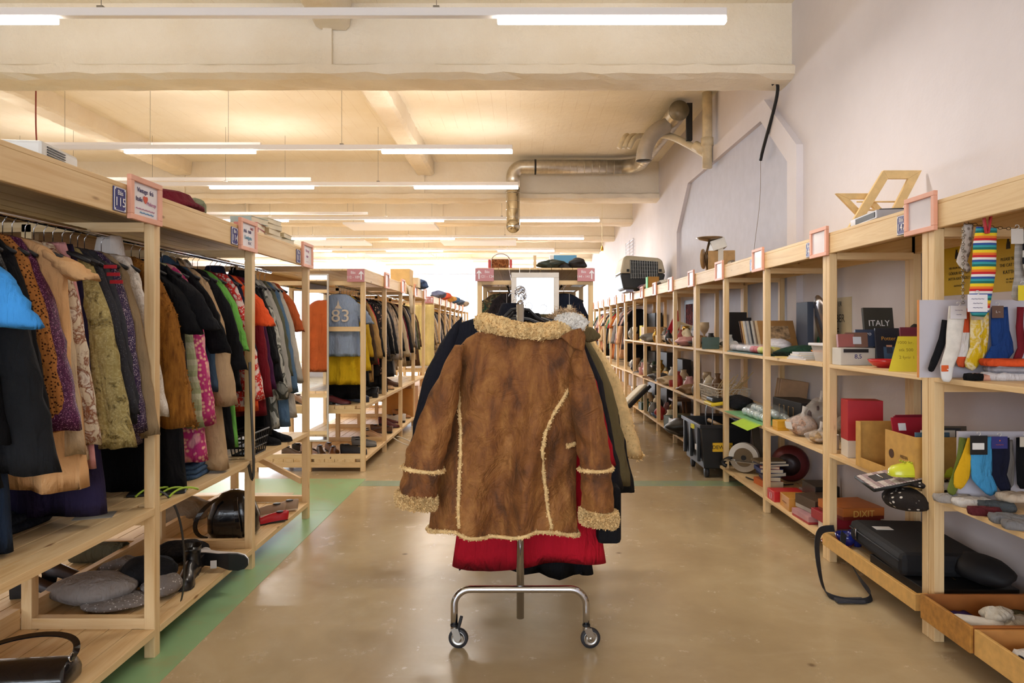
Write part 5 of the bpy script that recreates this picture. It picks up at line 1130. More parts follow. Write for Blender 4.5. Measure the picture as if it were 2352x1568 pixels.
for yy in (3.17, 3.27):
    q = MB()
    for i in range(5):
        q.x = T(1.86+.055*i, yy, G2); q.prism([(-.02, .02), (.02, .02), (.02, .17), (0, .2), (-.02, .17)], .008)
    q.x = Matrix(); q.bx(1.84, 2.1, yy+.008, yy+.014, G2+.05, G2+.08); q.build('picket_panel', M('#b99a68', .6, 0, .06), t)
q = MB(); q.bx(1.84, 2.1, 3.17, 3.28, G2+.001, G2+.02); q.build('bottom_panel', M('#b99a68', .6, 0, .06), t)
for i, (c_, lb) in enumerate((('#4f6f86', 'slate blue magazine in the picket rack'), ('#d5cfc4', 'cream magazine in the picket rack'), ('#2e3338', 'black magazine in the picket rack'), ('#5c5448', 'olive brown magazine in the picket rack'))):
    shelfbook(1.93+.035*i, 3.195+.013*i, G2+.022, .16, .235+.008*i, .007, c_, lb, 0, 2, cat='magazine', name='magazine')
# -- bay with cardboard box (3.08 - 4.06)
t = thing('cardboard_box', (2.02, 3.45, G2), 'open cardboard archive box with a cut-out end on the middle shelf', 'box')
x0, x1, y0, y1, hz, wt = 1.835, 2.14, 3.17, 3.72, .24, .006
xa = P3(1978, 1068, G2)
q = MB(T((x0+x1)/2, 3.44, G2, 0)); W2, D2 = .16, .28
q.bx(-W2, W2, -D2, D2, 0, wt); q.build('box_bottom', CARD, t)
q = MB(T((x0+x1)/2, 3.44, G2)); q.bx(-W2, W2, -D2, -D2+wt, wt, hz); q.bx(-W2, W2, D2-wt, D2, wt, hz); q.bx(W2-wt, W2, -D2+wt, D2-wt, wt, hz)
q.bx(-W2, -W2+wt, -D2+wt, -.02, wt, hz); q.bx(-W2, -W2+wt, D2-.05, D2-wt, wt, hz); q.bx(-W2, -W2+wt, -.02, D2-.05, wt, .05); q.build('box_walls', CARD, t, bev=.001)
q = MB(T((x0+x1)/2-W2-.001, 3.36, G2+.13)); q.rings([[(dx, .022*math.cos(2*PI*k/20), .022*math.sin(2*PI*k/20)) for k in range(20)] for dx in (-.001, .001)], (1, 1)); q.build('hand_hole', M('#4a2c14', .8, 0, 0), t)
text('MEDIA', .022, ((x0+x1)/2-W2-.002, 3.25, G2+.13), '-x', M('#6b4a22', .7, 0, 0), t)
for i, (c_, dx) in enumerate((('#a81d33', 0), ('#8c1b30', .04), ('#97203a', .075))):
    book(stand(1.955+dx, 3.36+.05*i, G2+.01, .30, 6, 12), .2, .29, .008, M(c_, .4, 0, .04), ('front', 'middle', 'rear')[i]+' red cookery magazine standing in the open cardboard box', 'magazine', None, None, None, .02, [(-.7, -.3, .55, .8, SIGNW)], 'magazine')
carton(1.98, 3.96, G2, .19, .12, .33, RD, 'red and white carton standing behind the open cardboard box', rz=-8, lab='H H', labs=.04, side='-y', lid=M('#d9cfc2', .6, 0, .02))
# yellow clog, toiletry bag
t = shoe(1.875, 3.20, G2+.055, .29, M('#dbe03a', .35, 0, .02, coat=.4), 'bright yellow rubber clog lying on the checked bag', rz=176, heel=.0, high=.006, sole=M('#c9d02c', .5, 0, 0), name='rubber_clog', cat='clog', lining=M('#8a8c20', .6, 0, 0))
q = MB()
for i in range(9): q.ball((1.80+.03*(i % 4)-.01, 3.175+.02*(i//4), G2+.122-.003*(i % 4)), .006, 8)
q.build('vent_holes', M('#a8ac20', .6, 0, 0), t, True)
PLD = C('#e3dad4', 'plaid', '#a3838a', '#8f7078', 7); DOT = C('#2c2624', 'dots', '#d8cfc4', None, .6)
t = thing('toiletry_bag', (1.80, 3.28, .53), 'checked toiletry bag with black piping hanging over the middle shelf edge', 'bag')
BX = T(1.80, 3.30, G2+.012, -10, 0, -14)
q = MB(BX); q.bx(-.13, .13, -.15, .13, 0, .022); q.build('checked_flap', PLD, t, bev=.01)
q = MB(BX); q.tube([(-.13, -.15, .011), (.13, -.15, .011), (.13, .13, .011), (-.13, .13, .011), (-.13, -.15, .011)], .008, 8); q.build('piping', BLACK, t, True)
q = MB(BX); q.bx(-.09, -.01, -.05, .06, .0225, .026); q.build('black_patch', M('#3c3c40', .6, 0, .05), t)
q = MB(BX); q.tube([(-.05, -.035, .028), (-.05, .045, .028)], .004, 6); q.build('zip_pull', STEEL, t, True)
lump(1.80, 3.18, G2-.10, .2, .24, .1, DOT, name='dotted_pouch', parent=t, rough=.06)
lump(1.92, 3.2, G2, .25, .30, .05, DOT, name='dotted_lining', parent=t, rough=.06)
# upper shelf of that bay
carton(1.945, 3.985, G1, .2, .11, .10, M('#d6d0c8', .6, 0, .02), 'white shoe box printed 8,5 on the upper shelf', rz=0, lab='8,5', labs=.035, labm=NAVY, side='-y')
q = MB(); q.bx(1.86, 2.0, 3.92, 3.928, G1+.074, G1+.094); q.build('dark_strip', DG, None, False, 0, 'dark strip along the front of the white shoe box', 'pen case')  # thin dark strip just in front of the shoe box face
shelfbook(2.11, 4.0, G1, .18, .335, .02, '#3a3a36', 'dark travel book titled ITALY at the back', 4, 8, 'ITALY', .05, SIGNW)
shelfbook(2.00, 3.97, G1+.102, .1, .10, .03, '#22304e', 'navy blue paperback on the white shoe box', -14, 12, 'TOKYO', .02, SIGNW)
shelfbook(1.945, 3.955, G1+.102, .12, .085, .02, '#7b5a4c', 'brown pocket book with a white window', -8, 10, None, .02, None, [(-.4, .4, -.6, .4, M('#cfd6e2', .4, 0, 0))])
shelfbook(1.885, 3.965, G1+.102, .09, .075, .025, '#a3605c', 'faded red pocket book at the left of the white box', -4, 10)
shelfbook(2.075, 3.84, G1, .135, .215, .016, '#1f2634', 'dark film case with a boy in a cape on its cover', -6, 10, 'Potter', .03, M('#cf9a3c', .5, 0, 0), [(-.45, .45, -.75, .0, M('#3c5a78', .5, 0, .2)), (-.2, .25, -.35, .1, M('#c89a80', .6, 0, .1))], 'film case', 'film_case')
shelfbook(2.13, 3.87, G1, .135, .21, .02, '#6e5a48', 'brown film case directly behind the dark one', -6, 9, None, .02, None, None, 'film case', 'film_case')
shelfbook(2.12, 3.66, G1, .14, .22, .016, '#7c2c44', 'maroon and yellow cartoon film case', -8, 10, 'The Simpsons', .022, SIGNW, [(-.85, .2, -.8, .2, M('#d6b83c', .5, 0, .15)), (-.1, .7, -.5, .5, M('#d6945c', .5, 0, .15))], 'film case', 'film_case')
lump(2.24, 3.86, G1+.0, .12, .12, .24, M('#2c2a2a', .6, 0, .05), 'black pouch standing behind the film cases', 'pouch', 'black_pouch', .04)
bowl(1.985, 3.72, G1, .085, .045, M('#c4202a', .25, 0, .02, coat=.5), 'shallow red ceramic bowl at the shelf front')
t = thing('price_note', (1.98, 3.1, G1), 'bright yellow handwritten note card leaning on the display board', 'note')
X_ = stand(1.90, 3.38, G1, .19, -16, 24); q = MB(X_); q.add([(-.07, -.095, 0), (.06, -.095, 0), (.08, .095, 0), (-.01, .095, 0), (-.07, -.095, .001), (.06, -.095, .001), (.08, .095, .001), (-.01, .095, .001)], [(0, 1, 2, 3), (7, 6, 5, 4), (0, 4, 5, 1), (1, 5, 6, 2), (2, 6, 7, 3), (3, 7, 4, 0)]); q.build('card', YEL, t)
for i, s in enumerate(('1000 kr.', 'stk 500', '2 fyrir 1')): text(s, .022, X_ @ Vector((.02, .06-.04*i, .0015)), X_.to_3x3().to_4x4(), M('#a08a28', .7, 0, 0), t, ext=.0002)
# wall posters
def poster(y0, y1, z0, z1, m_, label, lines, fg, ins=(), extra=None):
    t = thing('wall_poster', (XR-.002, (y0+y1)/2, z0), label, 'poster')
    q = MB(); q.bx(XR-.003, XR-.0005, y0, y1, z0, z1); q.build('sheet', m_, t)
    for (s, sz, dy, dz) in lines: text(s, sz, (XR-.0045, (y0+y1)/2-dy, z0+dz), '-x', fg, t, ext=.0003)
    return t
PY = M('#d9b31c', .6, 0, .03, name='yellow_poster_paper'); PBK = M('#2c2412', .7, 0, 0)
def cats(t, y, z):
    for i, (dy, hh) in enumerate(((.05, .06), (-.02, .05))):
        q = MB(Matrix(((0, -1, 0, XR-.0035), (-1, 0, 0, y-dy), (0, 0, 1, z), (0, 0, 0, 1)))); q.prism([(-.015, 0), (.015, 0), (.013, .03), (.006, .04), (.01, .055), (.004, .05), (-.004, .05), (-.006, .057), (-.009, .04), (-.014, .02)], .0008); q.build('cat_silhouette', PBK, t)
t = poster(3.62, 3.90, 1.575, 1.86, PY, 'yellow cat shelter poster left of the rainbow socks', [('VIÐ ERUM AÐ STYRKJA', .017, 0, .15), ('GÓÐUR KÖTTUM', .022, 0, .12), ('ÞETTA KATTHOLT', .022, 0, .09), ('KATTHOLT.IS', .014, 0, .05)], PBK); cats(t, 3.76, 1.775)
t = poster(3.20, 3.50, 1.575, 1.86, PY, 'yellow poster PLEASE SUPPORT THE CAT SHELTER right of the rainbow socks', [('PLEASE SUPPORT', .022, 0, .16), ('THE CAT SHELTER', .022, 0, .13), ('KATTHOLT', .026, 0, .095), ('ALL PROFITS GO', .012, 0, .06), ('TO THE SHELTER', .012, 0, .045)], PBK); cats(t, 3.36, 1.785)
t = thing('arrow_sign', (XR-.01, 4.3, 1.5), 'olive green arrow cut-out pointing down on the wall', 'sign')
q = MB(Matrix(((0, -1, 0, XR-.003), (-1, 0, 0, 4.22), (0, 0, 1, 1.53), (0, 0, 0, 1)))); q.prism([(0, 0), (.05, .08), (.018, .07), (.018, .2), (.04, .26), (.0, .22), (-.04, .26), (-.018, .2), (-.018, .07), (-.05, .08)], .006); q.build('arrow', M('#8b8a3c', .7, 0, .04), t)
t = poster(4.98, 5.60, 1.17, 1.62, M('#cdbf9f', .8, 0, .03), 'hand-painted brown paper poster behind the plastic container', [('LEIÐISLEGT ER', .05, 0, .40), ('REMEMBER', .085, .0, .29), ('NATURE', .075, -.03, .19), ('GRÆNUMST', .075, 0, .09)], M('#4c463c', .8, 0, 0))
q = MB(); q.bx(XR-.005, XR-.0005, 5.25, 5.33, 1.615, 1.64); q.build('tape', M('#c79a2c', .5, 0, 0), t)
lump(XR-.02, 5.35, 1.43, .02, .07, .12, BLACK, name='black_flower_print', parent=t); lump(XR-.012, 5.52, 1.24, .015, .04, .08, M('#3f7a50', .8, 0, 0), name='green_drop_print', parent=t)
# bottom of that bay
DKW = M('#9a5f22', .5, 0, .08, 30, name='stained_wood'); LTW = M('#d9aa62', .5, 0, .06, 30, name='light_plywood')
t = thing('wooden_tray', (1.86, 3.5, G3), 'long narrow golden wooden tray along the front of the bottom shelf', 'tray')
q = MB(); q.bx(1.77, 1.79, 3.06, 4.0, G3+.001, G3+.075); q.bx(1.79, 1.835, 3.98, 4.0, G3+.001, G3+.075); q.bx(1.79, 1.835, 3.06, 3.08, G3+.001, G3+.075); q.build('tray_sides', LTW, t, bev=.002)
q = MB(); q.bx(1.79, 1.83, 3.08, 3.98, G3, G3+.008); q.build('tray_floor', LTW, t)
carton(2.10, 3.42, G3, .44, .50, .055, M('#1d1c1e', .5, 0, .05), 'flat black game box with gold lettering under the black case', name='game_box', lab='~ TRIVIAL ~', labs=.05, labm=M('#8a6f3c', .4, .5, 0), side='+z')
t = thing('soft_case', (2.06, 3.62, G3+.056), 'black zipped soft case lying on the flat black box', 'case')
q = MB(T(2.08, 3.60, G3+.057, -4)); q.bx(-.21, .2, -.3, .32, 0, .115); q.build('case_body', M('#17171b', .75, 0, .08, bmp=.3), t, bev=.03)
q = MB(T(2.08, 3.60, G3+.057, -4)); q.tube([(-.212, -.28, .075), (-.212, .3, .075), (-.19, .323, .075), (.1, .323, .075)], .004, 6); q.build('zip', M('#3a3a3e', .5, .3, 0), t, True)
q = MB(T(2.08, 3.60, G3+.057, -4)); q.bx(-.222, -.213, .2, .222, .03, .09); q.build('zip_pull', CHROME, t, bev=.003)
q = MB(T(2.08, 3.60, G3+.057, -4)); q.bx(-.15, -.06, .1, .16, .1155, .117); q.build('white_label', WHITE, t)
lump(2.2, 3.25, G3+.057, .22, .3, .13, M('#141418', .7, 0, .05), 'rounded black pouch behind the near post', 'bag', 'pouch', .05, 8)
q0 = [(1.83, 3.98, G3+.10), (1.73, 3.93, G3+.10), (1.63, 3.75, G3+.06), (1.60, 3.62, .04), (1.60, 3.50, .012), (1.72, 3.45, .008), (1.80, 3.50, .02), (1.79, 3.62, .08), (1.80, 3.80, .17), (1.86, 3.92, G3+.10)]
pp_ = []
for i in range(len(q0)-1):
    a, b2, c_, d_ = [Vector(q0[max(0, min(len(q0)-1, j))]) for j in (i-1, i, i+1, i+2)]
    for k in range(6):
        u = k/6; pp_.append(.5*((2*b2)+(c_-a)*u+(2*a-5*b2+4*c_-d_)*u*u+(3*b2-a-3*c_+d_)*u**3))
for p_ in pp_: p_.z = max(p_.z, .006)
st = strap(pp_, .038, M('#232328', .8, 0, .1, bmp=.4), t, .003, lambda u: .6*math.sin(u*5), 'shoulder_strap', (0, .3, 1))
q = MB(); q.bx(1.60, 1.745, 3.44, 3.49, .004, .02); q.build('strap_pad', M('#34343a', .9, 0, .1, bmp=.5), st, bev=.006)
# bowls and plates left of case
bowl(1.90, 3.98, G3, .06, .07, M('#1f2f8c', .15, 0, .05, coat=.5), 'cobalt blue glass bowl with a wavy rim on the bottom shelf', foot=.5)
bowl(1.96, 4.02-.05, G3, .05, .085, M('#27358f', .15, 0, .05, coat=.5), 'smaller cobalt blue glass cup behind the wavy bowl')
q = MB(); q.lathe([(.03, 0), (.085, .012), (.09, .016), (.08, .014), (.03, .004)], (1.86, 4.0, G3), 28); q.build('glass_plate', M('#a84a32', .2, 0, .05, coat=.4), None, True, 0, 'amber red glass plate beside the blue glass bowl', 'plate')
q = MB(); q.add([at(0, 0, 1)+(0,)], []) if False else None
# -- drawers on the floor level of near bay
def drawer(x0, x1, y0, y1, z0, z1, mo, mi, label):
    t = thing('wooden_crate', ((x0+x1)/2, (y0+y1)/2, z0), label, 'drawer'); w_ = .014
    q = MB(); q.bx(x0, x0+w_, y0, y1, z0, z1); q.build('drawer_front', mo, t, bev=.002)
    q = MB(); q.bx(x0+w_, x1, y0, y0+w_, z0, z1); q.bx(x0+w_, x1, y1-w_, y1, z0, z1); q.bx(x1-w_, x1, y0+w_, y1-w_, z0, z1); q.build('drawer_sides', mi, t, bev=.002)
    q = MB(); q.bx(x0+w_, x1-w_, y0+w_, y1-w_, z0+.001, z0+.01); q.build('drawer_bottom', mi, t); return t
drawer(1.755, 2.29, 2.665, 2.995, G3, G3+.105, M('#b07a34', .5, 0, .12, 40, name='oak_veneer'), M('#a0602c', .5, 0, .08), 'oak drawer full of socks at the foot of the near right shelving')
drawer(1.765, 2.29, 2.2, 2.655, G3, G3+.10, LTW, M('#c58848', .5, 0, .08), 'light plywood drawer in the bottom right corner')
for i, (x, y, sx, sy, m_, lb, rz, dz) in enumerate([(1.86, 2.90, .16, .1, C('#3b2c66'), 'purple sock in the oak drawer', 20, .0), (1.86, 2.80, .22, .07, WOOL, 'long white sock lying in the oak drawer', -24, .03), (2.02, 2.80, .16, .1, C('#c9bfae', 'hstripe', '#1c1c24', None, 1), 'cream sock with a black band in the oak drawer', 12, .03), (2.13, 2.92, .14, .1, C('#5e5f48'), 'moss green sock at the back of the oak drawer', 0, 0),
    (1.93, 2.50, .2, .12, C('#e4dfdc', 'spots', '#26242a', '#e4dfdc', .35), 'white sock with black print in the plywood drawer', -15, .02), (2.08, 2.46, .16, .12, C('#20202a'), 'black sock at the back of the plywood drawer', 10, .01), (2.0, 2.34, .18, .1, WOOL, 'plain white sock in the plywood drawer', 30, .01)]):
    folded(x, y, G3+.012+dz, sx, sy, .035, m_, lb, 'sock', 'loose_sock', 1, 'socks in the drawers', rz, 40+i)
lump(1.97, 2.82, G3+.045, .12, .09, .075, C('#cfc4b2'), 'cream bunched sock rising from the oak drawer', 'sock', 'bunched_sock', .16, 6)
# -- board games, bottom of bay 4.1-5.13
def game(px, py, sx, sy, sz, col, label, dz=0, rz=0, z=G3, **k):
    x, y = P3(px, py, z); return carton(x+sx/2, y, z+dz, sx, sy, sz, M(col, .4, 0, .06, coat=.15), label, 'board game', rz, 'board_game', 'board games on the bottom shelf', **k)
for (X_, Y_, sx, sy, sz, c_, lb, dz, rz, k) in [
 (2.04, 4.25, .28, .20, .05, '#d8cfc4', 'white flat board game at the base of the pile by the post', 0, 4, dict(lab='~~~', labs=.03, labm=INK)),
 (2.03, 4.27, .29, .29, .06, '#98222e', 'dark red board game second from the bottom of the near pile', .051, 4, {}),
 (2.05, 4.24, .27, .26, .07, '#b5652c', 'orange game box lettered Dixit on the near pile', .112, 8, dict(lab='DIXIT', labs=.055, labm=M('#e0b25c', .4, 0, 0), side='-y', lid=M('#7c2a1c', .4, 0, .05))),
 (2.10, 4.50, .22, .22, .10, '#1f1d1e', 'black game box leaning behind the near pile', .0, -6, {}),
 (1.95, 4.52, .20, .24, .05, '#b8868a', 'pink and purple game box with a red end', 0, 3, dict(lid=M('#a8323a', .4, 0, .05))),
 (2.00, 4.56, .21, .24, .09, '#4a3a2e', 'dark game box with a pale city picture on its side', .051, 8, dict(lid=M('#9c9488', .5, 0, .1))),
 (1.96, 4.80, .20, .20, .09, '#c58a3c', 'amber coloured game box beside the red one', 0, -4, dict(lab='~~~', labs=.05, labm=M('#8a4a1c', .5, 0, 0))),
 (2.12, 4.82, .17, .22, .17, '#26221f', 'tall black game box behind the amber one', 0, 0, {}),
 (1.955, 5.03, .22, .14, .075, '#c8262a', 'bright red game box with a white oval', 0, 0, dict(lab='( )', labs=.05)),
 (2.15, 5.0, .15, .16, .085, '#8d7f78', 'grey patterned game box on the bottom shelf', 0, 0, {}),
]: carton(X_, Y_, G3+dz, sx, sy, sz, M(c_, .4, 0, .08, coat=.15), lb, 'board game', rz, 'board_game', 'board games on the bottom shelf', **k)
for i, (c_, w_, h, th, rz, lb) in enumerate([('#c8662c', .16, .2, .05, 5, 'orange box at the foot of the book pile'), ('#2a2f58', .13, .2, .035, -8, 'navy paperback low in the book pile'), ('#1f2440', .15, .19, .03, 15, 'dark blue paperback in the book pile'), ('#2b3a78', .18, .2, .03, -5, 'royal blue book in the book pile'), ('#d0552a', .15, .18, .02, -20, 'thin orange book sticking out of the pile'), ('#29304e', .20, .2, .02, 10, 'wide navy book near the top of the pile'), ('#6e5f4a', .22, .17, .018, 4, 'brown picture book topping the pile')]):
    book(lie(2.0+.01*(i % 3), 5.50, G3+sum((.05, .035, .03, .03, .02, .02, .018)[:i])+.0005*i, rz), w_, h, th, M(c_, .5, 0, .05), lb, 'book', 'pile of books on the bottom shelf')
# -- middle shelf: nuts in bags, yellow box
carton(1.925, 4.985, G2, .13, .1, .07, M('#dba52a', .5, 0, .03), 'small plain yellow box at the edge of the middle shelf', lid=M('#d09a24', .5, 0, 0))
CP = glassy('#e8dccf', .35)
for i, (x, y, sx, sz, c_, lb) in enumerate(((1.95, 4.72, .2, .15, '#a88672', 'clear bag of brown craft pieces with a white label'), (2.10, 4.78, .2, .25, '#43302e', 'clear bag of dark red and brown beads, behind'), (1.94, 4.42, .16, .085, '#a3855c', 'small clear bag of nuts at the shelf edge'), (2.12, 4.45, .16, .17, '#75664c', 'clear bag of moss green pieces'))):
    t = thing('plastic_bag', (x, y, G2), lb, 'bag')
    lump(x, y, G2+.002, sx*.9, sx*.85, sz*.9, M(c_, .6, 0, .3, 60, bmp=.8, bs=70), name='contents', parent=t, seed=i, rough=.1)
    lump(x, y, G2, sx, sx*.95, sz, glassy('#f4ece4', .28, .15), name='plastic_film', parent=t, seed=i+9, rough=.16)
    q = MB(); q.tube([(x, y, G2+sz*.9), (x+.005, y, G2+sz+.01), (x+.02, y, G2+sz+.05)], [.02, .008, .02], 8); q.build('tied_neck', glassy('#f4ece4', .5, .2), t, True)
    if i == 0: q = MB(T(x-.1, y-.02, G2+.07, 20, 0, -15)); q.bx(-.002, 0, -.03, .03, -.02, .03); q.build('white_label', WHITE, t)
vase(1.93, 4.2, G2, .03, .09, M('#d6cdc2', .5, 0, .02), 'small white jar by the double post', 'jar', 'jar', 2)
# upper shelf bay 4.1-5.13
t = thing('storage_container', (1.98, 4.3, G1), 'clear plastic storage container with a white lid', 'container')
q = MB(); q.rings([[(1.92, 4.18, G1), (2.12, 4.18, G1), (2.12, 4.44, G1), (1.92, 4.44, G1)], [(1.90, 4.15, G1+.10), (2.14, 4.15, G1+.10), (2.14, 4.46, G1+.10), (1.90, 4.46, G1+.10)]], (1, 0)); q.build('tub', glassy('#ece9ea', .45, .2), t)
q = MB(); q.bx(1.885, 2.155, 4.135, 4.475, G1+.10, G1+.118); q.build('container_lid', M('#dcdade', .4, 0, .02), t, bev=.005)
lump(2.02, 4.31, G1+.003, .18, .24, .07, M('#c9c0b4', .7, 0, .15, 40), name='contents', parent=t)
for i in range(4): book(lie(1.94+.006*i, 4.62+.01*i, G1+.012*i+.0005, 10-7*i), .16, .22, .0115, M(('#d8d4d6', '#c8ccd6', '#ddd6cc', '#d4d4dc')[i], .6, 0, .03), 'pale %s booklet in the paper pile left of the container' % ('lowest', 'bluish', 'cream', 'topmost')[i], 'booklet', None, None, name='booklet')
carton(2.1, 4.68, G1, .14, .2, .06, M('#c67a3a', .5, 0, .05), 'small orange brown box behind the paper pile')
lump(2.1, 4.95, G1, .42, .42, .09, C('#1c3a2c'), 'heap of dark green cloth on the upper shelf', 'cloth', 'cloth_heap', .1, 4)
lump(1.92, 4.95, G1, .14, .2, .06, C('#16241e'), 'black-green knitted hat at the front of the green cloth', 'hat', 'knitted_hat', .12, 7)
book(lie(1.90, 4.82, G1, 20), .12, .16, .012, M('#d8bd7c', .5, 0, .05), 'thin ochre booklet at the front edge', 'booklet', None, name='booklet')
# egg cartons of coloured balls in plastic, bay 5.13-6.15
BALLC = [('#d9d6dc', 'white'), ('#c8c4cc', 'silver'), ('#e0dce2', 'pearl'), ('#cfd0d8', 'pale grey'), ('#d9788c', 'pink'), ('#c9303c', 'red'), ('#d9d890', 'pale yellow'), ('#c8cc2c', 'lime yellow'), ('#cfb83c', 'mustard')]
t = thing('cracker_pack', (1.93, 5.7, G1), 'long plastic-wrapped pack of coloured yarn balls along the shelf edge', 'pack')
q = MB(); q.bx(1.85, 2.0, 5.0+.16, 6.1, G1, G1+.01); q.build('green_tray', M('#1f4a36', .5, 0, .05), t)
for i in range(16):
    c_ = BALLC[[8, 7, 7, 6, 5, 5, 4, 0, 1, 2, 3, 0, 2, 1, 3, 0][i]][0]
    q = MB(); q.ball((1.895, 5.20+i*.058, G1+.04), .03, 12); q.build('yarn_ball', M(c_, .5, 0, .1), t, True)
    q = MB(); q.ball((1.955, 5.20+i*.058, G1+.04), .03, 12); q.build('yarn_ball', M(c_, .5, 0, .1), t, True)
q = MB(); q.tube([(1.925, 5.17, G1+.045), (1.925, 6.09, G1+.045)], .064, 12, True, .6); q.build('plastic_wrap', glassy('#f2f0f6', .18, .1), t, True)
lump(2.05, 5.45, G1+.0, .18, .34, .13, M('#cfcdd6', .3, 0, .1, 30), 'white and lilac wool skein in plastic behind the ball pack', 'wool', 'wool_skein', .06, 3)
# records leaning
recs = ['#5c3a20', '#c9a26c', '#d4cbbf', '#8c8c90', '#b9b2aa', '#3c3a3c', '#c4bcb0', '#7d6a58', '#cdb38c', '#9c7242']
for i, c_ in enumerate(recs):
    y = 6.02-.052*i
    X_ = T(2.12, y, G1+.0035) @ Euler((math.radians(90-27), 0, 0)).to_matrix().to_4x4() @ Matrix.Translation((0, .15, 0))
    t = thing('record_sleeve', (2.12, y, G1), '%s record sleeve leaning in the row on the upper shelf' % ('dark brown|golden|cream|mid grey|light taupe|black|off-white|walnut|tan|foremost ochre pictured'.split('|')[i]), 'record', 'records leaning on the upper shelf')
    q = MB(X_); q.bx(-.15, .15, -.15, .15, 0, .004); q.build('sleeve_card', M(c_, .5, 0, .08), t)
    if i == 9: q = MB(X_); q.bx(-.1, .1, -.02, .1, .0041, .005); q.build('cover_picture', M('#a08464', .5, 0, .4, 25), t)
t = thing('serving_tray', (2.25, 5.22, G1), 'oval silver serving tray standing against the wall', 'tray')
q = MB(T(2.34, 5.30, G1+.235) @ Euler((0, math.radians(78), 0)).to_matrix().to_4x4())
rs = []
for (s, zz) in ((.01, 0), (.7, 0), (.78, .008), (1, .014), (1, .017), (.78, .012), (.7, .004), (.01, .004)): rs.append([(.235*s*math.cos(2*PI*k/36), .14*s*math.sin(2*PI*k/36), zz) for k in range(36)])
q.rings(rs, (1, 1)); q.build('tray_dish', M('#c2bdc0', .2, .9, .03), t, True)
carton(2.30, 5.52, G1, .05, .22, .42, M('#4c5568', .6, 0, .03), 'tall slate blue board behind the silver tray', 'board', name='slate_board')
# middle shelf bay 5.13-6.15: green mat with baubles, lime sheet
q = MB(); q.bx(1.815, 2.2, 5.20, 6.08, G2, G2+.004); q.build('craft_mat', M('#7fb884', .6, 0, .04), None, False, 0, 'flat green mat under the bag of clear baubles', 'mat')
q = MB(T(1.78, 5.38, G2-.015, 0, 0, -22)); q.bx(-.06, .05, -.2, .2, 0, .003); q.build('lime_sheet', M('#a8cf2c', .5, 0, .02), None, False, 0, 'lime green plastic sheet hanging over the middle shelf edge', 'sheet')
t = thing('bauble_bag', (1.98, 5.6, G2+.004), 'clear bag of silvery blue baubles on the green mat', 'bag')
k = 0
for i in range(7):
    for j in range(3):
        q = MB(); k += 1; q.ball((1.90+.075*j+.01*(i % 2), 5.28+i*.078, G2+.042+(.03 if j == 1 else 0)), .034, 14); q.build('bauble', M('#c4d2d6', .15, .3, .05, coat=.4), t, True)
lump(1.98, 5.52, G2+.004, .27, .58, .13, glassy('#eef6f8', .12, .08), name='plastic_film', parent=t, rough=.05)
X_ = T(2.2, 5.55, G2, 8, 0, -10); carton(2.24, 5.5, G2+.004, .2, .5, .16, M('#1c1a1c', .5, 0, .05), 'black box with thin gold lines behind the baubles', name='black_box', rz=4, lab='[  ]  [  ]', labs=.09, labm=M('#b08a58', .4, .4, 0))
lump(2.0, 6.28, G2, .28, .5, .12, C('#1c1c22'), 'black folded cape lying across the middle shelf', 'cape', 'folded_cape', .12, 5)
for i in range(3):
    q = MB(T(2.26, 5.72+.05*i, G2+.004, -12, 0, 8)); q.bx(-.11, .11, 0, .012, 0, .30); q.build('picture_frame', M('#a8825c', .5, 0, .1), None, False, .003, '%s of three wooden picture frames wrapped in plastic' % ('front', 'middle', 'rear')[i], 'picture frame', 'wrapped wooden frames')
# circular saw, bottom 5.6-6.1
t = thing('circular_saw', (1.97, 5.95, G3), 'white and grey circular saw on the bottom shelf behind the post', 'saw')
XS = T(1.95, 5.95, G3+.135, -35)
q = MB(XS); rs = [[(r_*math.cos(2*PI*k/40), yy, r_*math.sin(2*PI*k/40)) for k in range(40)] for r_, yy in ((.02, -.012), (.098, -.012), (.098, -.010), (.02, -.010))]; q.rings(rs, (1, 1)); q.build('blade', M('#8c8478', .25, .9, .05), t)
q = MB(XS); rs = [[(r_*math.cos(2*PI*k/40), yy, r_*math.sin(2*PI*k/40)) for k in range(40)] for r_, yy in ((.001, -.018), (.022, -.018), (.022, -.012))]; q.rings(rs, (1, 1)); q.build('arbor', BLACK, t)
q = MB(XS); outp = [(.13*math.cos(a), .13*math.sin(a)) for a in [PI*.02+PI*.98*k/18 for k in range(19)]]+[(.085*math.cos(a), .085*math.sin(a)) for a in [PI-PI*.98*k/18 for k in range(19)]]; q.x = XS @ Matrix.Translation((0, -.02, 0)); q.prism(outp, .05); q.build('blade_guard', M('#d6d4d0', .3, .2, .03), t, bev=.003)
q = MB(XS); outp = [(.125*math.cos(a), .125*math.sin(a)) for a in [PI*1.08+PI*.84*k/14 for k in range(15)]]+[(.08*math.cos(a), .08*math.sin(a)) for a in [PI*1.92-PI*.84*k/14 for k in range(15)]]; q.x = XS @ Matrix.Translation((0, -.018, 0)); q.prism(outp, .03); q.build('lower_guard', M('#b5b0a8', .3, .6, .03), t, bev=.002)
q = MB(XS); q.bx(-.16, .19, -.06, .07, -.035, -.029); q.build('base_plate', STEEL, t, bev=.001)
q = MB(XS); q.tube([(-.06, .04, .0), (-.06, .14, 0)], .05, 16); q.build('motor', M('#2c4844', .4, 0, .05), t, True)
q = MB(XS); q.tube(bez([(-.1, .05, -.02), (-.19, .05, -.03), (-.24, .05, -.09), (-.17, .05, -.10)], 10), .018, 8); q.build('handle', BLACK, t, True)
q = MB(); q.tube(bez([(1.9, 5.75, G3+.01), (1.95, 5.5, G3+.006), (2.05, 5.45, G3+.006), (2.2, 5.5, G3+.006)], 12), .005, 6); q.build('power_cord', BLACK, t, True)
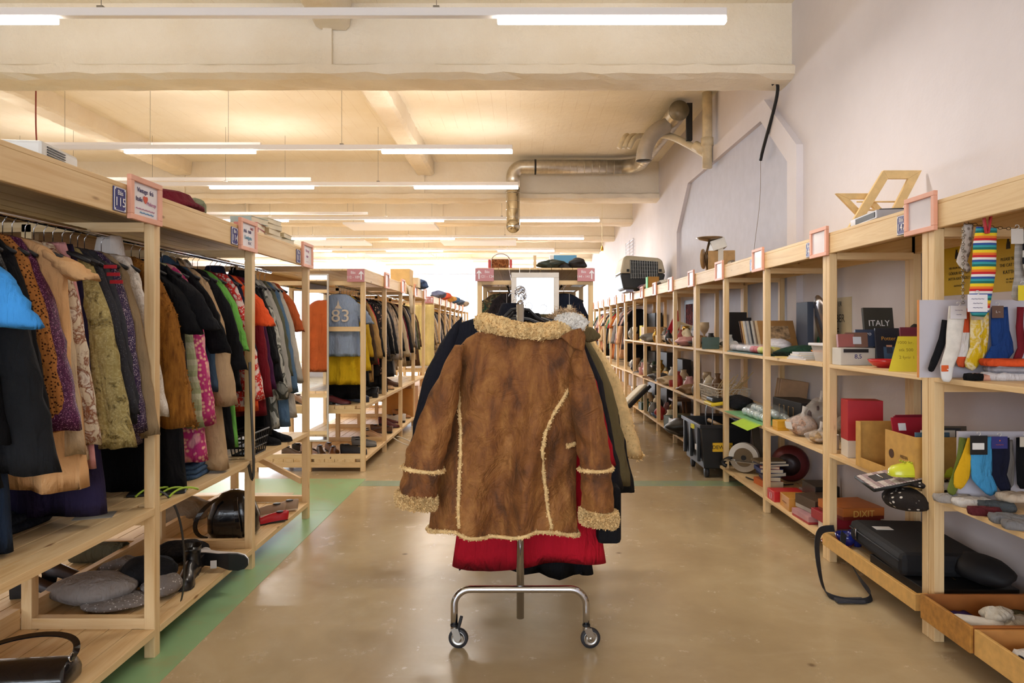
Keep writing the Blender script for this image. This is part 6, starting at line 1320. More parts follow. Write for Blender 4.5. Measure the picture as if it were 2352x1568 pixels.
t = thing('desk_fan', (2.2, 5.75, G3), 'dark red round metal fan at the back of the bottom shelf', 'fan')
q = MB(T(2.22, 5.62, G3+.15, -30)); rs = [[(r_*math.cos(2*PI*k/30), yy, r_*math.sin(2*PI*k/30)) for k in range(30)] for r_, yy in ((.05, -.06), (.12, -.05), (.148, -.01), (.148, .03), (.12, .06), (.05, .07))]; q.rings(rs, (1, 1)); q.build('drum', M('#5e1f22', .35, .2, .05), t, True)
q = MB(T(2.22, 5.62, G3+.15, -30)); rs = [[(r_*math.cos(2*PI*k/30), yy, r_*math.sin(2*PI*k/30)) for k in range(30)] for r_, yy in ((.03, -.07), (.09, -.063), (.09, -.055), (.03, -.06))]; q.rings(rs, (1, 1)); q.build('face_ring', M('#2a1718', .4, .2, .05), t, True)
q = MB(T(2.12, 6.0, G3+.01, 0, -24)); q.bx(-.03, .03, -.01, .02, 0, .42); q.build('grey_board', M('#5a5348', .5, .3, .05), None, False, 0, 'grey metal bar leaning at the back above the saw', 'bar')
# toolbox
t = thing('toolbox', (1.95, 6.70, G3), 'large black toolbox with yellow latches and a yellow logo, sticking out into the aisle', 'toolbox')
TBM = M('#0f1013', .45, 0, .05)
TY0, TY1, TX0, TX1, TZ = 6.26, 6.96, 1.66, 2.12, .37
q = MB(); q.rings([[(TX0+.03, TY0+.02, G3-.03), (TX1-.02, TY0+.02, G3-.03), (TX1-.02, TY1-.02, G3-.03), (TX0+.03, TY1-.02, G3-.03)], [(TX0, TY0, G3+TZ), (TX1, TY0, G3+TZ), (TX1, TY1, G3+TZ), (TX0, TY1, G3+TZ)], [(TX0+.02, TY0+.02, G3+TZ), (TX1-.02, TY0+.02, G3+TZ), (TX1-.02, TY1-.02, G3+TZ), (TX0+.02, TY1-.02, G3+TZ)], [(TX0+.05, TY0+.04, G3+.1), (TX1-.04, TY0+.04, G3+.1), (TX1-.04, TY1-.04, G3+.1), (TX0+.05, TY1-.04, G3+.1)]], (1, 1)); q.build('tub', TBM, t, bev=.006)
q = MB(); q.bx(TX0-.015, TX1+.015, TY0-.015, TY0+.01, G3+TZ-.03, G3+TZ+.005); q.bx(TX0-.015, TX0+.01, TY0+.01, TY1+.015, G3+TZ-.03, G3+TZ+.005); q.build('rim', TBM, t, bev=.004)
for yy in (6.35, 6.62, 6.86): q = MB(); q.bx(TX0-.012, TX0+.02, yy, yy+.045, G3+.02, G3+TZ-.03); q.build('rib', TBM, t, bev=.008)
q = MB(); q.bx(TX0-.03, TX0-.01, 6.46, 6.54, G3+TZ-.06, G3+TZ-.02); q.build('latch', YEL, t, bev=.004)
q = MB(); q.bx(TX0-.008, TX0+.0, 6.40, 6.46, G3+.12, G3+.17); q.build('sticker', WHITE, t)
q = MB(); q.bx(1.765, 1.945, TY0-.006, TY0+.02, G3+.13, G3+.21); q.build('logo_plate', M('#e0b01e', .5, 0, .02), t)
text('DEWALT', .048, (1.855, TY0-.0075, G3+.17), '-y', BLACK, t, ext=.0006)
for yy in (6.36, 6.86): q = MB(); q.tube([(TX0+.06, yy, .05), (TX0+.09, yy, .05)], .05, 20); q.build('wheel', M('#26262a', .6, 0, .05), t, True)
q = MB(); q.tube([(1.85, 6.7, G3+.36), (1.98, 6.32, G3+.30)], .02, 8); q.build('hammer', M('#b08a50', .6, 0, .1), None, True, 0, 'wooden hammer handle sticking out of the toolbox', 'hammer')
# mesh basket with sticks, yellow belt
t = thing('mesh_basket', (1.98, 6.75, G2), 'white wire mesh basket of wooden sticks on the middle shelf', 'basket')
q = MB()
for i in range(19):
    u = i/18; a = Vector((1.84, 6.35+.6*u, G2)); q.tube([a+Vector((.02, 0, 0)), a+Vector((-.02, 0, .17))], .0022, 4); q.tube([a+Vector((.27, 0, 0)), a+Vector((.31, 0, .17))], .0022, 4)
for i in range(9): u = i/8; q.tube([(1.85+.27*u, 6.36, G2), (1.83+.31*u, 6.33, G2+.17)], .0022, 4); q.tube([(1.85+.27*u, 6.94, G2), (1.83+.31*u, 6.97, G2+.17)], .0022, 4)
for k in range(7):
    zz = G2+.004+.166*k/6; e = .04*k/6*.5; q.tube([(1.85-e, 6.36-e, zz), (2.12+e, 6.36-e, zz), (2.12+e, 6.94+e, zz), (1.85-e, 6.94+e, zz), (1.85-e, 6.36-e, zz)], .0022 if k < 6 else .005, 4)
q.build('wire_mesh', M('#cfc8bc', .5, .2, 0), t)
rn = random.Random(8)
for i in range(12):
    x = 1.88+.02*i; L_ = rn.uniform(.45, .62); t2 = thing('wooden_stick', (x, 6.9, G2+.01), 'thin wooden stick leaning out of the mesh basket', 'stick', 'wooden sticks in the mesh basket')
    q = MB(); q.tube([(x, 6.85-.02*(i % 4), G2+.015), (x+.05+rn.uniform(-.05, .12), 6.85-L_*.8, G2+.015+L_*rn.uniform(.42, .6))], .005, 6); q.build('shaft', M('#c7ab7a', .6, 0, .08), t2, True)
t = thing('tool_belt', (1.80, 6.42, G2-.12), 'black and yellow tool belt hanging over the middle shelf edge', 'tool belt')
q = MB(T(1.81, 6.42, G2+.02, 0, 0, -8)); q.bx(-.05, .08, -.13, .13, 0, .03); q.build('yellow_pouch', M('#e0c42a', .5, 0, .03), t, bev=.01)
q = MB(T(1.81, 6.42, G2+.05)); q.bx(-.03, .1, -.1, .12, 0, .04); q.build('black_pouch', BLACK, t, bev=.012)
strap(bez([(1.78, 6.5, G2+.02), (1.74, 6.52, G2-.12), (1.76, 6.42, G2-.3), (1.79, 6.30, G2-.25), (1.79, 6.36, G2)], 16), .03, BLACK, t, name='webbing')
carton(2.05, 6.50, G1, .03, .22, .36, M('#17161a', .4, 0, .05, coat=.3), 'tall black game package with yellow title on the upper shelf', 'game', rz=-78, name='game_package', lab='ESCAPE', labs=.05, labm=M('#c9a52c', .5, 0, 0))
carton(2.12, 6.58, G1, .03, .22, .31, M('#1f1a1c', .4, 0, .05), 'second black game package just behind the tall one', 'game', rz=-78, name='game_package')
t = thing('alarm_clock', (2.0, 6.42, G1), 'small white-faced round clock in front of the black package', 'clock')
q = MB(T(2.0, 6.40, G1+.052)); rs = [[(r_*math.cos(2*PI*k/24), yy, r_*math.sin(2*PI*k/24)) for k in range(24)] for r_, yy in ((.001, -.02), (.04, -.02), (.052, -.024), (.052, .02), (.001, .02))]; q.rings(rs, (1, 1)); q.build('clock_case', BLACK, t, True)
q = MB(T(2.0, 6.40, G1+.052)); q.rings([[(.04*math.cos(2*PI*k/24), yy, .04*math.sin(2*PI*k/24)) for k in range(24)] for yy in (-.0245, -.022)], (1, 1)); q.build('clock_face', WHITE, t)
vase(1.93, 6.28, G1, .035, .15, glassy('#e8eef2', .4, .05), 'clear glass jar beside the leaning records', 'jar', 'glass_jar', 0)
lump(2.15, 6.85, G1, .25, .22, .1, C('#8c8474'), 'crumpled grey-beige cloth bundle behind the packages', 'cloth', 'cloth_bundle', .18, 9)
t = thing('wrapped_notice', (XR-.01, 7.4, 1.5), 'small notice in a plastic sleeve taped to the wall', 'notice')
q = MB(); q.bx(XR-.003, XR-.0005, 7.28, 7.46, 1.44, 1.66); q.build('sleeve', M('#bfc6dc', .2, 0, .03), t)
q = MB(); q.bx(XR-.005, XR-.0031, 7.32, 7.42, 1.48, 1.62); q.build('sheet', M('#8f90a0', .6, 0, .1), t)
# ---------------------------------------------------------------- goods on the left rack
t = thing('handbag', (-1.74, 2.42, .125), 'black shiny handbag with a long strap on the bottom left shelf', 'handbag')
PAT = M('#121114', .22, 0, .1, 14, bmp=.8, bs=14, coat=.4)
q = MB(T(-1.80, 2.43, .124, 6)); q.rings([[(-.20, -.07, 0), (.20, -.07, 0), (.20, .06, 0), (-.20, .06, 0)], [(-.2, -.075, .04), (.2, -.075, .04), (.2, .065, .04), (-.2, .065, .04)], [(-.19, -.05, .075), (.19, -.05, .075), (.19, .05, .075), (-.19, .05, .075)], [(-.185, -.01, .088), (.185, -.01, .088), (.185, .02, .088), (-.185, .02, .088)]], (1, 1)); q.build('bag_body', PAT, t, True, bev=.012)
s_ = strap(bez([(-2.0, 2.44, .20), (-1.95, 2.5, .26), (-1.75, 2.6, .27), (-1.60, 2.55, .26), (-1.605, 2.47, .24), (-1.61, 2.45, .20)], 22), .022, PAT, t, .005, None, 'strap', (0, 1, .3))
q = MB(); q.tube(arc((-1.61, 2.45, .215), 0, 2*PI, .014, (0, 1, 0), (0, 0, 1), 12), .003, 6); q.build('ring', CHROME, t, True)
DOTG = C('#7d7570', 'dots', '#cfc9c4', None, 1.1); GF = C('#8d8580')
t = thing('soft_hat', (-1.97, 3.18, .125), 'grey felt hat with a polka-dotted brim, behind the crossbar', 'hat')
lump(-1.97, 3.16, .124, .40, .24, .135, GF, name='crown', parent=t, rough=.05, seed=3, rz=8)
lump(-1.85, 3.12, .124, .30, .24, .05, DOTG, name='brim', parent=t, rough=.05, seed=5)
t = thing('baseball_cap', (-1.80, 3.34, .125), 'black cap lined with polka dots, by the first post', 'cap')
lump(-1.80, 3.30, .15, .26, .22, .14, C('#19191c'), name='crown', parent=t, rough=.07, seed=6)
lump(-1.70, 3.25, .124, .18, .18, .10, DOTG, name='dotted_lining', parent=t, rough=.05, seed=7, rz=30)
lump(-1.98, 3.42, .124, .22, .16, .12, DOTG, 'small dotted cloth bow behind the grey hat', 'cloth', 'dotted_bow', .2, 8)
shoe(-1.66, 3.42, .125, .27, M('#141416', .3, 0, .06, bmp=.3, bs=30, coat=.3), 'black leather ankle boot pointing to the aisle corner', rz=-78, heel=.02, high=.02, boot=.1, name='ankle_boot', cat='boot')
shoe(-1.58, 3.56, .168, .30, M('#dcd8d6', .4, 0, .05), 'white heeled shoe lying on its side with its black sole towards the aisle', rz=12, heel=.045, rx=-80, name='heeled_shoe', lining=M('#cfcac6', .6, 0, 0))
bx_ = [o for o in bpy.data.objects if o.get('label', '').startswith('white heeled shoe')][0]
q = MB(T(-1.58, 3.553, .165, 12)); q.bx(-.03, .0, -.004, 0, -.02, .02); q.build('paper_sticker', M('#c8c4c0', .7, 0, 0), bx_)
t = thing('patent_backpack', (-1.74, 4.22, .125), 'black patent backpack beside the second post', 'backpack')
q = MB(T(-1.76, 4.20, .124, 10)); rs = []
for (zz, w_, d_) in ((0, .13, .07), (.03, .15, .09), (.12, .15, .10), (.2, .12, .085), (.26, .07, .05), (.275, .02, .02)): rs.append([(w_*math.copysign(abs(math.cos(a))**.7, math.cos(a)), d_*math.copysign(abs(math.sin(a))**.7, math.sin(a)), zz) for a in [2*PI*k/24 for k in range(24)]])
q.rings(rs, (1, 1)); q.build('bag_body', PAT, t, True)
for s in (-1, 1): strap(bez([(-1.76+.05*s, 4.1, .37), (-1.80+.12*s, 4.02, .32), (-1.82+.16*s, 4.04, .16), (-1.78+.1*s, 4.10, .13)], 14), .025, PAT, t, .005, None, 'shoulder_strap', (1, 0, .2))
shoe(-1.63, 4.44, .125, .23, M('#b8141f', .4, 0, .05), 'red flat shoe with a fabric bow', rz=-150, heel=.008, name='flat_shoe')
lump(-1.70, 4.36, .17, .07, .06, .05, M('#c01a26', .7, 0, .1), name='bow', parent=[o for o in bpy.data.objects if o.get('label', '').startswith('red flat shoe')][0], rough=.3)
for i, (x, y, rz) in enumerate(((-1.72, 4.62, -160), (-1.66, 4.70, -150))): shoe(x, y, .125, .25, M('#a58a72', .6, 0, .06), ('rear','front')[i]+' shoe of the beige lace-up pair behind the red shoe', rz=rz, heel=.01, sole=M('#d8c8b0', .6, 0, 0), name='lace_up_shoe', group='beige lace-up shoes')
for i, (x, y, rz) in enumerate(((-2.28, 3.25, 20), (-2.22, 3.38, 28))): shoe(x, y, .125, .25, M('#332018', .4, 0, .06), 'dark brown court shoe in the shade behind the centre board', rz=rz, heel=.07, name='court_shoe', group='dark brown court shoes')
t = thing('felt_roll', (-2.3, 3.72, .125), 'rolled olive grey felt cloth on the rear bottom shelf', 'cloth roll')
q = MB(); sp_ = []
for k in range(48): a = 2*PI*k/16; r_ = .02+.012*k/16; sp_.append((r_*math.cos(a), r_*math.sin(a)))
q.x = T(-2.42, 3.7, .182, 0); q.rings([[(xx, p_[0], p_[1]) for p_ in sp_+[(p_[0]*1.12, p_[1]*1.12) for p_ in sp_[::-1]]] for xx in (0, .05, .15, .28)], (1, 1)); q.build('felt', C('#5e5a48'), t, True)
lump(-2.2, 4.45, .124, .34, .26, .16, C('#8f7f6c'), 'taupe knitted scarf heaped behind the centre board', 'scarf', 'scarf_heap', .18, 9)
lump(-1.85, 3.72, .124, .26, .22, .11, C('#1d1c20'), 'black shoulder bag slumped behind the ankle boot', 'bag', 'slumped_bag', .14, 10)
lump(-2.3, 2.5, .124, .3, .4, .12, C('#4f3326'), 'brown leather bag on the rear bottom shelf at the far left', 'bag', 'leather_bag', .1, 14)
# lower shelf: papers, folded clothes, basket, boots, strap
Z2 = .6355
q = MB(T(-1.72, 2.76, Z2, 20)); q.bx(-.07, .07, -.05, .05, 0, .0015); q.build('swing_tag', M('#9a968f', .6, 0, .2), None, False, 0, 'grey swing tag lying on the lower shelf under the purple skirt', 'tag')
folded(-1.72, 3.50, Z2, .2, .26, .07, C('#47607e'), 'folded blue jeans on the lower shelf beneath the pink floral dress', 'jeans', 'folded_jeans', 3, None, 5, 4)
folded(-2.0, 2.6, Z2, .3, .3, .06, C('#262a34'), 'folded dark jeans at the back of the lower shelf', 'jeans', 'folded_jeans', 2, None, 0, 5)
t = thing('strap_sandal', (-1.60, 3.1, Z2), 'neon green strappy sandal on the lower shelf', 'sandal')
for i in range(4): q = MB(); q.tube(bez([(-1.72+.05*i, 3.05, Z2+.004), (-1.70+.05*i, 3.12, Z2+.05), (-1.66+.05*i, 3.2, Z2+.004)], 8), .005, 6); q.build('strap', M('#a8c83c', .5, 0, .05), t, True)
q = MB(T(-1.66, 3.12, Z2, 20)); q.bx(-.12, .12, -.035, .035, 0, .012); q.build('sole', BLACK, t, bev=.005)
st = strap(bez([(-1.62, 3.02, Z2+.04), (-1.53, 3.06, Z2+.03), (-1.525, 3.10, .5), (-1.53, 3.12, .35), (-1.53, 3.12, .22), (-1.56, 3.14, .14)], 22), .014, BLACK, None, .003, None, 'hanging_strap', (0, 1, .1), label='thin black strap hanging from the lower shelf near the first post', cat='strap')
st = strap(bez([(-1.53, 3.86, 1.20), (-1.53, 3.88, .9), (-1.52, 3.9, .62), (-1.53, 3.95, .50), (-1.53, 3.90, .47), (-1.535, 3.86, .62)], 22), .03, BLACK, None, .004, None, 'hanging_belt', (0, 1, .1), label='black belt dangling beside the second post', cat='belt')
t = thing('plastic_basket', (-1.64, 4.14, Z2), 'black slatted plastic basket on the lower shelf by the second post', 'basket')
q = MB()
for k in range(4):
    e = .02*k/3; zz = Z2+.004+k*.045; q.tube([(-1.70-e, 4.03-e, zz), (-1.58+e, 4.03-e, zz), (-1.58+e, 4.22+e, zz), (-1.70-e, 4.22+e, zz), (-1.70-e, 4.03-e, zz)], .006, 4)
for i in range(7): u = i/6; q.tube([(-1.58, 4.03+.19*u, Z2), (-1.56, 4.01+.23*u, Z2+.14)], .004, 4); q.tube([(-1.70+.12*u, 4.03, Z2), (-1.72+.16*u, 4.01, Z2+.14)], .004, 4)
q.build('slats', BLACK, t)
q = MB(); q.bx(-1.7, -1.58, 4.03, 4.22, Z2, Z2+.006); q.build('basket_floor', BLACK, t)
for i in range(2): shoe(-1.68+.03*i, 4.45+.13*i, Z2, .26, BK2, ('nearer', 'farther')[i]+' tall black suede boot standing on the lower shelf', rz=-20, heel=.03, boot=.22, name='tall_boot', cat='boot')
# top of left rack
ZT = 1.9585
t = thing('wool_beret', (-1.62, 3.25, ZT), 'maroon felt hat with a turned brim on top of the left rack', 'hat')
q = MB(T(-1.68, 3.26, ZT, 0)); rs = []
for (s, zz) in ((.2, 0), (1, .003), (1.0, .014), (.75, .035), (.6, .068), (.35, .082), (.02, .085)): rs.append([(.13*s*math.cos(a), .25*s*math.sin(a), zz+.012*s*math.sin(a*2+.4)*(1 if zz > 0 else 0)+.006) for a in [2*PI*k/32 for k in range(32)]])
q.rings(rs, (1, 1)); q.build('felt', C('#6c1426'), t, True)
lump(-1.66, 3.44, ZT+.0, .16, .13, .09, C('#8b8f74'), 'sage green folded hat behind the maroon one', 'hat', 'folded_hat', .1, 4)
kb = [('#d8cfc0', '#a8b4b8'), ('#cfc4b0', '#8fa0a0'), ('#c8705c', '#c8607a'), ('#d8c8ae', '#caa'), ('#cdbb98', '#7f9f98'), ('#d2c4a6', '#bca'), ('#c9b793', '#86a29c')]
stk = [(4.14, [('#a9b8b6', .035), ('#c98276', .032), ('#c46a86', .03)]), (4.38, [('#cdbf9f', .03), ('#d8ceb8', .032), ('#c7b48e', .035), ('#dcd3c0', .028)]), (4.62, [('#bfae88', .03), ('#6f8f8a', .035)])]
ordn = ['lowest', 'second', 'third', 'topmost']
for j, (y, bs_) in enumerate(stk):
    zz = ZT
    for i, (c_, th) in enumerate(bs_[::-1]):
        book(lie(-1.64, y, zz, 90+R.uniform(-12, 12)), .2, .135, th, M(c_, .6, 0, .05), '%s book in the %s pile on top of the left rack' % (ordn[i], ('first', 'middle', 'last')[j]), 'book', 'books on top of the left rack'); zz += th+.0005
t = thing('projector', (-1.85, 2.45, ZT), 'white data projector with a black vent on the left rack top', 'projector')
q = MB(T(-1.80, 2.44, ZT, 8)); q.bx(-.14, .14, -.11, .14, .01, .085); q.build('projector_body', M('#d8d6d2', .4, 0, .02), t, bev=.012)
for i in range(5): q = MB(T(-1.80, 2.44, ZT, 8)); q.bx(.1405, .143, -.08, .04, .03+i*.009, .034+i*.009); q.build('vent', BLACK, t)
q = MB(T(-1.9, 2.32, ZT+.085)); q.bx(-.06, .06, -.05, .07, 0, .03); q.build('dark_panel', M('#4a4846', .5, 0, .05), t, bev=.004)
# ---------------------------------------------------------------- tops of the right shelving
t = thing('folding_stool', (2.1, 4.1, ZT), 'pale wooden folding stand with crossed frames on top of the right shelving', 'stand')
def bar(q, a, b2, w_=.055, th=.022):
    a, b2 = Vector(a), Vector(b2); d_ = (b2-a).normalized(); a = a-d_*w_*.35; b2 = b2+d_*w_*.35; s = Vector((-d_.z, 0, d_.x)); y_ = Vector((0, 1, 0))*th/2; s = s*w_/2
    q.add([a+s-y_, a-s-y_, a-s+y_, a+s+y_, b2+s-y_, b2-s-y_, b2-s+y_, b2+s+y_], [(3, 2, 1, 0), (4, 5, 6, 7), (0, 1, 5, 4), (1, 2, 6, 5), (2, 3, 7, 6), (3, 0, 4, 7)])
LTF = M('#e3c084', .5, 0, .05, 20, name='pale_birch')
for (y, A_, B_, D_, E_, nm) in ((4.06, (1.95, 1.985), (2.16, 2.33), (2.39, 2.33), (2.23, 2.02), 'outer_frame'), (4.12, (1.905, 2.205), (2.10, 2.205), (2.33, 1.985), (2.12, 1.985), 'inner_frame')):
    q = MB(); Q_ = [(p_[0], y, p_[1]) for p_ in (A_, B_, D_, E_)]
    if nm == 'inner_frame': Q_ = [(p_[0], y, p_[1]) for p_ in (A_, B_, (2.30, 1.985), (2.12, 1.985))]
    cx_ = sum(p_[0] for p_ in Q_)/4; cz_ = sum(p_[2] for p_ in Q_)/4; wd_ = .035 if nm == 'inner_frame' else .05; pr = [(p_[0], p_[2]) for p_ in Q_]; inn = []
    for i_ in range(4):
        a = Vector(pr[i_-1]); b2 = Vector(pr[i_]); c_ = Vector(pr[(i_+1) % 4]); d1 = (b2-a).normalized(); d2 = (c_-b2).normalized()
        n1 = Vector((d1.y, -d1.x)); n2 = Vector((d2.y, -d2.x)); bi_ = (n1+n2).normalized(); inn.append(b2+bi_*wd_/max(.3, bi_.dot(n1)))
    for i_ in range(4):
        j_ = (i_+1) % 4; q.x = T(0, y, 0); q.prism([tuple(pr[i_]), tuple(pr[j_]), tuple(inn[j_]), tuple(inn[i_])], .022)
    q.build(nm, LTF, t, bev=.002)
for zz in (2.10, 2.15): q = MB(); q.tube([(2.02, 4.1, zz), (2.28, 4.1, zz)], .005, 6); q.build('rod', LTF, t, True)
t = thing('disc_player', (2.0, 3.62, ZT), 'slim silver and black disc player on the right shelving top', 'disc player')
q = MB(T(1.99, 3.70, ZT+.006, -6)); q.bx(-.12, .2, -.16, .2, 0, .045); q.build('player_body', M('#a8a6aa', .35, .4, .03), t, bev=.003)
q = MB(T(1.99, 3.70, ZT+.006, -6)); q.bx(-.1225, -.1205, -.14, .12, .008, .036); q.build('black_front', BLACK, t)
q = MB(T(2.02, 3.72, ZT+.0515, -14)); q.bx(-.08, .08, -.1, .14, 0, .02); q.build('remote_tray', DG, None, False, .003, 'small dark router lying on the disc player', 'router')
t = thing('cardboard_carton', (1.98, 6.95, ZT), 'torn cardboard carton wrapped in tape with a kitchen scale, on the shelving top', 'carton')
q = MB(T(2.0, 6.95, ZT, -10)); q.bx(-.10, .16, -.15, .16, 0, .20); q.build('carton_body', M('#b08a58', .7, 0, .08, 20), t, bev=.003)
q = MB(T(1.96, 6.9, ZT+.2, -10, 0, -18)); q.bx(-.02, .12, -.12, .12, 0, .10); q.build('white_flap', M('#d8d4cc', .6, 0, .04), t, bev=.003)
q = MB(T(1.98, 6.8, ZT+.05, -10)); q.bx(-.01, .04, -.012, .0, 0, .26); q.build('packing_tape', glassy('#efe6d6', .5, .15), t)
t = thing('kitchen_scale', (1.88, 6.92, ZT), 'brown round scale dish perched above the carton', 'scale')
q = MB(); q.lathe([(.02, 0), (.10, .02), (.135, .035), (.13, .04), (.02, .012)], (1.90, 6.85, ZT+.295), 28); q.build('dish', M('#8b7458', .35, .6, .05), t, True)
q = MB(T(1.83, 6.85, ZT+.12, 60, 90)); q.lathe([(.001, 0), (.10, 0), (.10, .01), (.001, .012)], (0, 0, 0), 26); q.build('dial', M('#a8865c', .4, .2, .08), t, True)
q = MB(); q.tube([(1.88, 6.85, ZT), (1.86, 6.85, ZT+.15), (1.90, 6.85, ZT+.30)], .012, 8); q.build('bracket', M('#5c452c', .4, .5, .05), t, True)
t = thing('round_tin', (2.05, 6.4, ZT), 'small round metal tin with concentric rings lying on its side', 'tin')
q = MB(T(2.0, 6.42, ZT+.034, 20, 90)); q.lathe([(.001, .0), (.01, 0), (.012, .004), (.024, .003), (.026, 0), (.034, 0), (.034, -.04), (.001, -.04)], (0, 0, 0), 26); q.build('tin_body', M('#9c9488', .3, .8, .05), t, True)
# pet carrier
t = thing('pet_carrier', (1.93, 11.1, ZT), 'beige and black plastic pet carrier on top of the right shelving', 'pet carrier')
PCX = T(1.94, 11.15, ZT-.0, 0)
q = MB(PCX); q.rings([[(-.30, -.32, .03), (.30, -.32, .03), (.30, .3, .03), (-.30, .3, .03)], [(-.36, -.36, .28), (.36, -.36, .28), (.36, .34, .28), (-.36, .34, .28)]], (1, 1)); q.build('lower_tub', M('#2a2d30', .5, 0, .05), t, bev=.03)
q = MB(PCX); q.rings([[(-.36, -.36, .285), (.36, -.36, .285), (.36, .34, .285), (-.36, .34, .285)], [(-.30, -.30, .54), (.32, -.30, .50), (.32, .28, .50), (-.30, .28, .54)], [(-.24, -.26, .58), (.26, -.26, .54), (.26, .24, .54), (-.24, .24, .58)]], (1, 1)); q.build('upper_shell', M('#b5ab94', .5, 0, .04), t, bev=.03)
q = MB(PCX); q.rings([[(-.20, -.372, .20), (.24, -.372, .20), (.24, -.362, .20), (-.20, -.362, .20)], [(-.20, -.33, .50), (.24, -.33, .47), (.24, -.32, .47), (-.20, -.32, .50)]], (1, 1)); q.build('dark_door_panel', M('#33373a', .4, 0, .05), t)
q = MB(PCX)
for i in range(12): x = -.19+.037*i; q.tube([(x, -.378, .20), (x, -.332, .49)], .004, 4)
for i in range(5): q.tube([(-.2, -.376+.009*i, .22+.06*i), (.24, -.376+.009*i, .22+.055*i)], .003, 4)
q.build('door_grille', M('#8a8f90', .4, .6, 0), t)
for sx in (-.24, .27): q = MB(PCX); q.bx(sx-.02, sx+.02, -.39, -.36, .31, .35); q.build('latch', BLACK, t)
for sx in (-.2, .2): q = MB(PCX); q.bx(sx-.06, sx+.06, -.3, .3, 0, .035); q.build('foot', M('#8c93b0', .5, 0, .03), t)
carton(1.94, 10.0, ZT, .16, .14, .17, M('#b5843c', .7, 0, .05), 'small ochre carton with a green side in front of the pet carrier', lid=None)
q = MB(); q.bx(1.850, 1.859, 9.93, 10.07, ZT+.002, ZT+.168); q.build('green_side', M('#4fc060', .5, 0, 0), [o for o in bpy.data.objects if o.get('label', '').startswith('small ochre carton')][0])
for i, (y, c_, lb) in enumerate(((9.0, '#c8c2b8', 'stack of crumpled white paper on the right shelving top'), (9.35, '#8f8a80', 'grey crumpled bundle before the ochre carton'), (10.35, '#b8a08a', 'pale toy animal beside the ochre carton'), (10.65, '#6f5a6a', 'purple-grey mug below the pet carrier'))):
    lump(1.95, y, ZT, .2, .22, .07+.03*(i > 1), M(c_, .7, 0, .15, 30), lb, ('paper', 'cloth', 'toy', 'mug')[i], ('paper_heap', 'cloth_bundle', 'toy_animal', 'mug')[i], .15, i+30)
t = thing('wire_rack', (XR-.03, 14.8, 2.75), 'white wire rack fixed high on the far right wall', 'wire rack')
q = MB()
for i in range(7): zz = 2.8+.075*i; q.tube([(XR-.03, 14.4, zz), (XR-.03, 15.5, zz)], .006, 4)
for y in (14.45, 14.9, 15.45): q.tube([(XR-.03, y, 2.75), (XR-.03, y, 3.28)], .006, 4)
q.build('wires', M('#a8a8b4', .4, .3, 0), t)
# ---------------------------------------------------------------- tops of middle and left racks
t = thing('handbag', (-.21, 6.64, ZT), 'small red and brown patterned handbag with a thin loop handle on the middle rack', 'handbag')
q = MB(); q.bx(-.28, -.11, 6.6, 6.70, ZT, ZT+.095); q.build('bag_body', C('#7a4424', 'blotch', '#a86c40', '#4a2814', 2), t, bev=.01)
for x in (-.31, -.105): q = MB(); q.bx(x, x+.025, 6.59, 6.71, ZT+.005, ZT+.09); q.build('side_panel', M('#c0443c', .5, 0, .03), t, bev=.004)
q = MB(); q.tube(arc((-.19, 6.65, ZT+.085), 0, PI, .088, (1, 0, 0), (0, 0, .75), 16), .003, 6); q.build('handle', M('#5a2a20', .4, .3, 0), t, True)
q = MB(); q.bx(.125, .152, 6.5, 6.53, ZT, ZT+.12); q.build('upright_stick', WZ, None, False, .001, 'short upright wooden peg on the middle rack top', 'peg')
carton(.455, 6.98, ZT, .23, .16, .165, M('#5a9cc4', .5, 0, .03), 'blue ribbed box with a white side on the middle rack top', lid=None)
q = MB(); q.bx(.30, .339, 6.9, 7.06, ZT, ZT+.163); q.build('white_side', WHITE, [o for o in bpy.data.objects if o.get('label', '').startswith('blue ribbed box')][0])
carton(.29, 7.2, ZT, .06, .05, .13, M('#6c8468', .5, 0, .1), 'small green glassware box left of the blue box')
lump(.30, 6.62, ZT, .24, .18, .09, M('#2a332c', .5, 0, .2, 30, bmp=.5, bs=40), 'black and green trainers tumbled on the middle rack top', 'shoes', 'trainers', .22, 3)
shoe(.47, 6.66, ZT, .22, M('#221e1c', .5, 0, .08), 'dark brown boot lying before the blue box', rz=15, heel=.02, name='dark_boot', cat='boot')
lump(.56, 6.66, ZT, .17, .15, .11, M('#1d1b1c', .6, 0, .06), 'black pointed hat at the right end of the middle rack top', 'hat', 'pointed_hat', .22, 12, fr=2)
carton(-1.62, 9.35, ZT, .26, .3, .22, M('#c8a468', .7, 0, .06), 'kraft carton on the top of the rack with the blue T-shirt')
carton(-1.55, 9.8, ZT, .2, .2, .14, M('#d8c8a8', .7, 0, .06), 'smaller pale carton behind the kraft one')
t = thing('draped_scarf', (-1.50, 9.2, 1.6), 'cream striped scarf draped over the rack top below the kraft carton', 'scarf')
q = MB(); rs = []
for i, (x, z) in enumerate(((-1.66, ZT+.03), (-1.55, ZT+.045), (-1.49, 1.93), (-1.465, 1.82), (-1.455, 1.70), (-1.45, 1.58))): rs.append([(x+.01*math.sin(j*1.3), 9.05+.035*j, z+.006*math.sin(j+i)) for j in range(9)]+[(x-.012+.01*math.sin(j*1.3), 9.05+.035*j, z-.008) for j in range(8, -1, -1)])
q.rings(rs, (1, 1)); q.build('knit', C('#ddd0bc', 'vstripe', '#c9b698', None, 3), t, True)
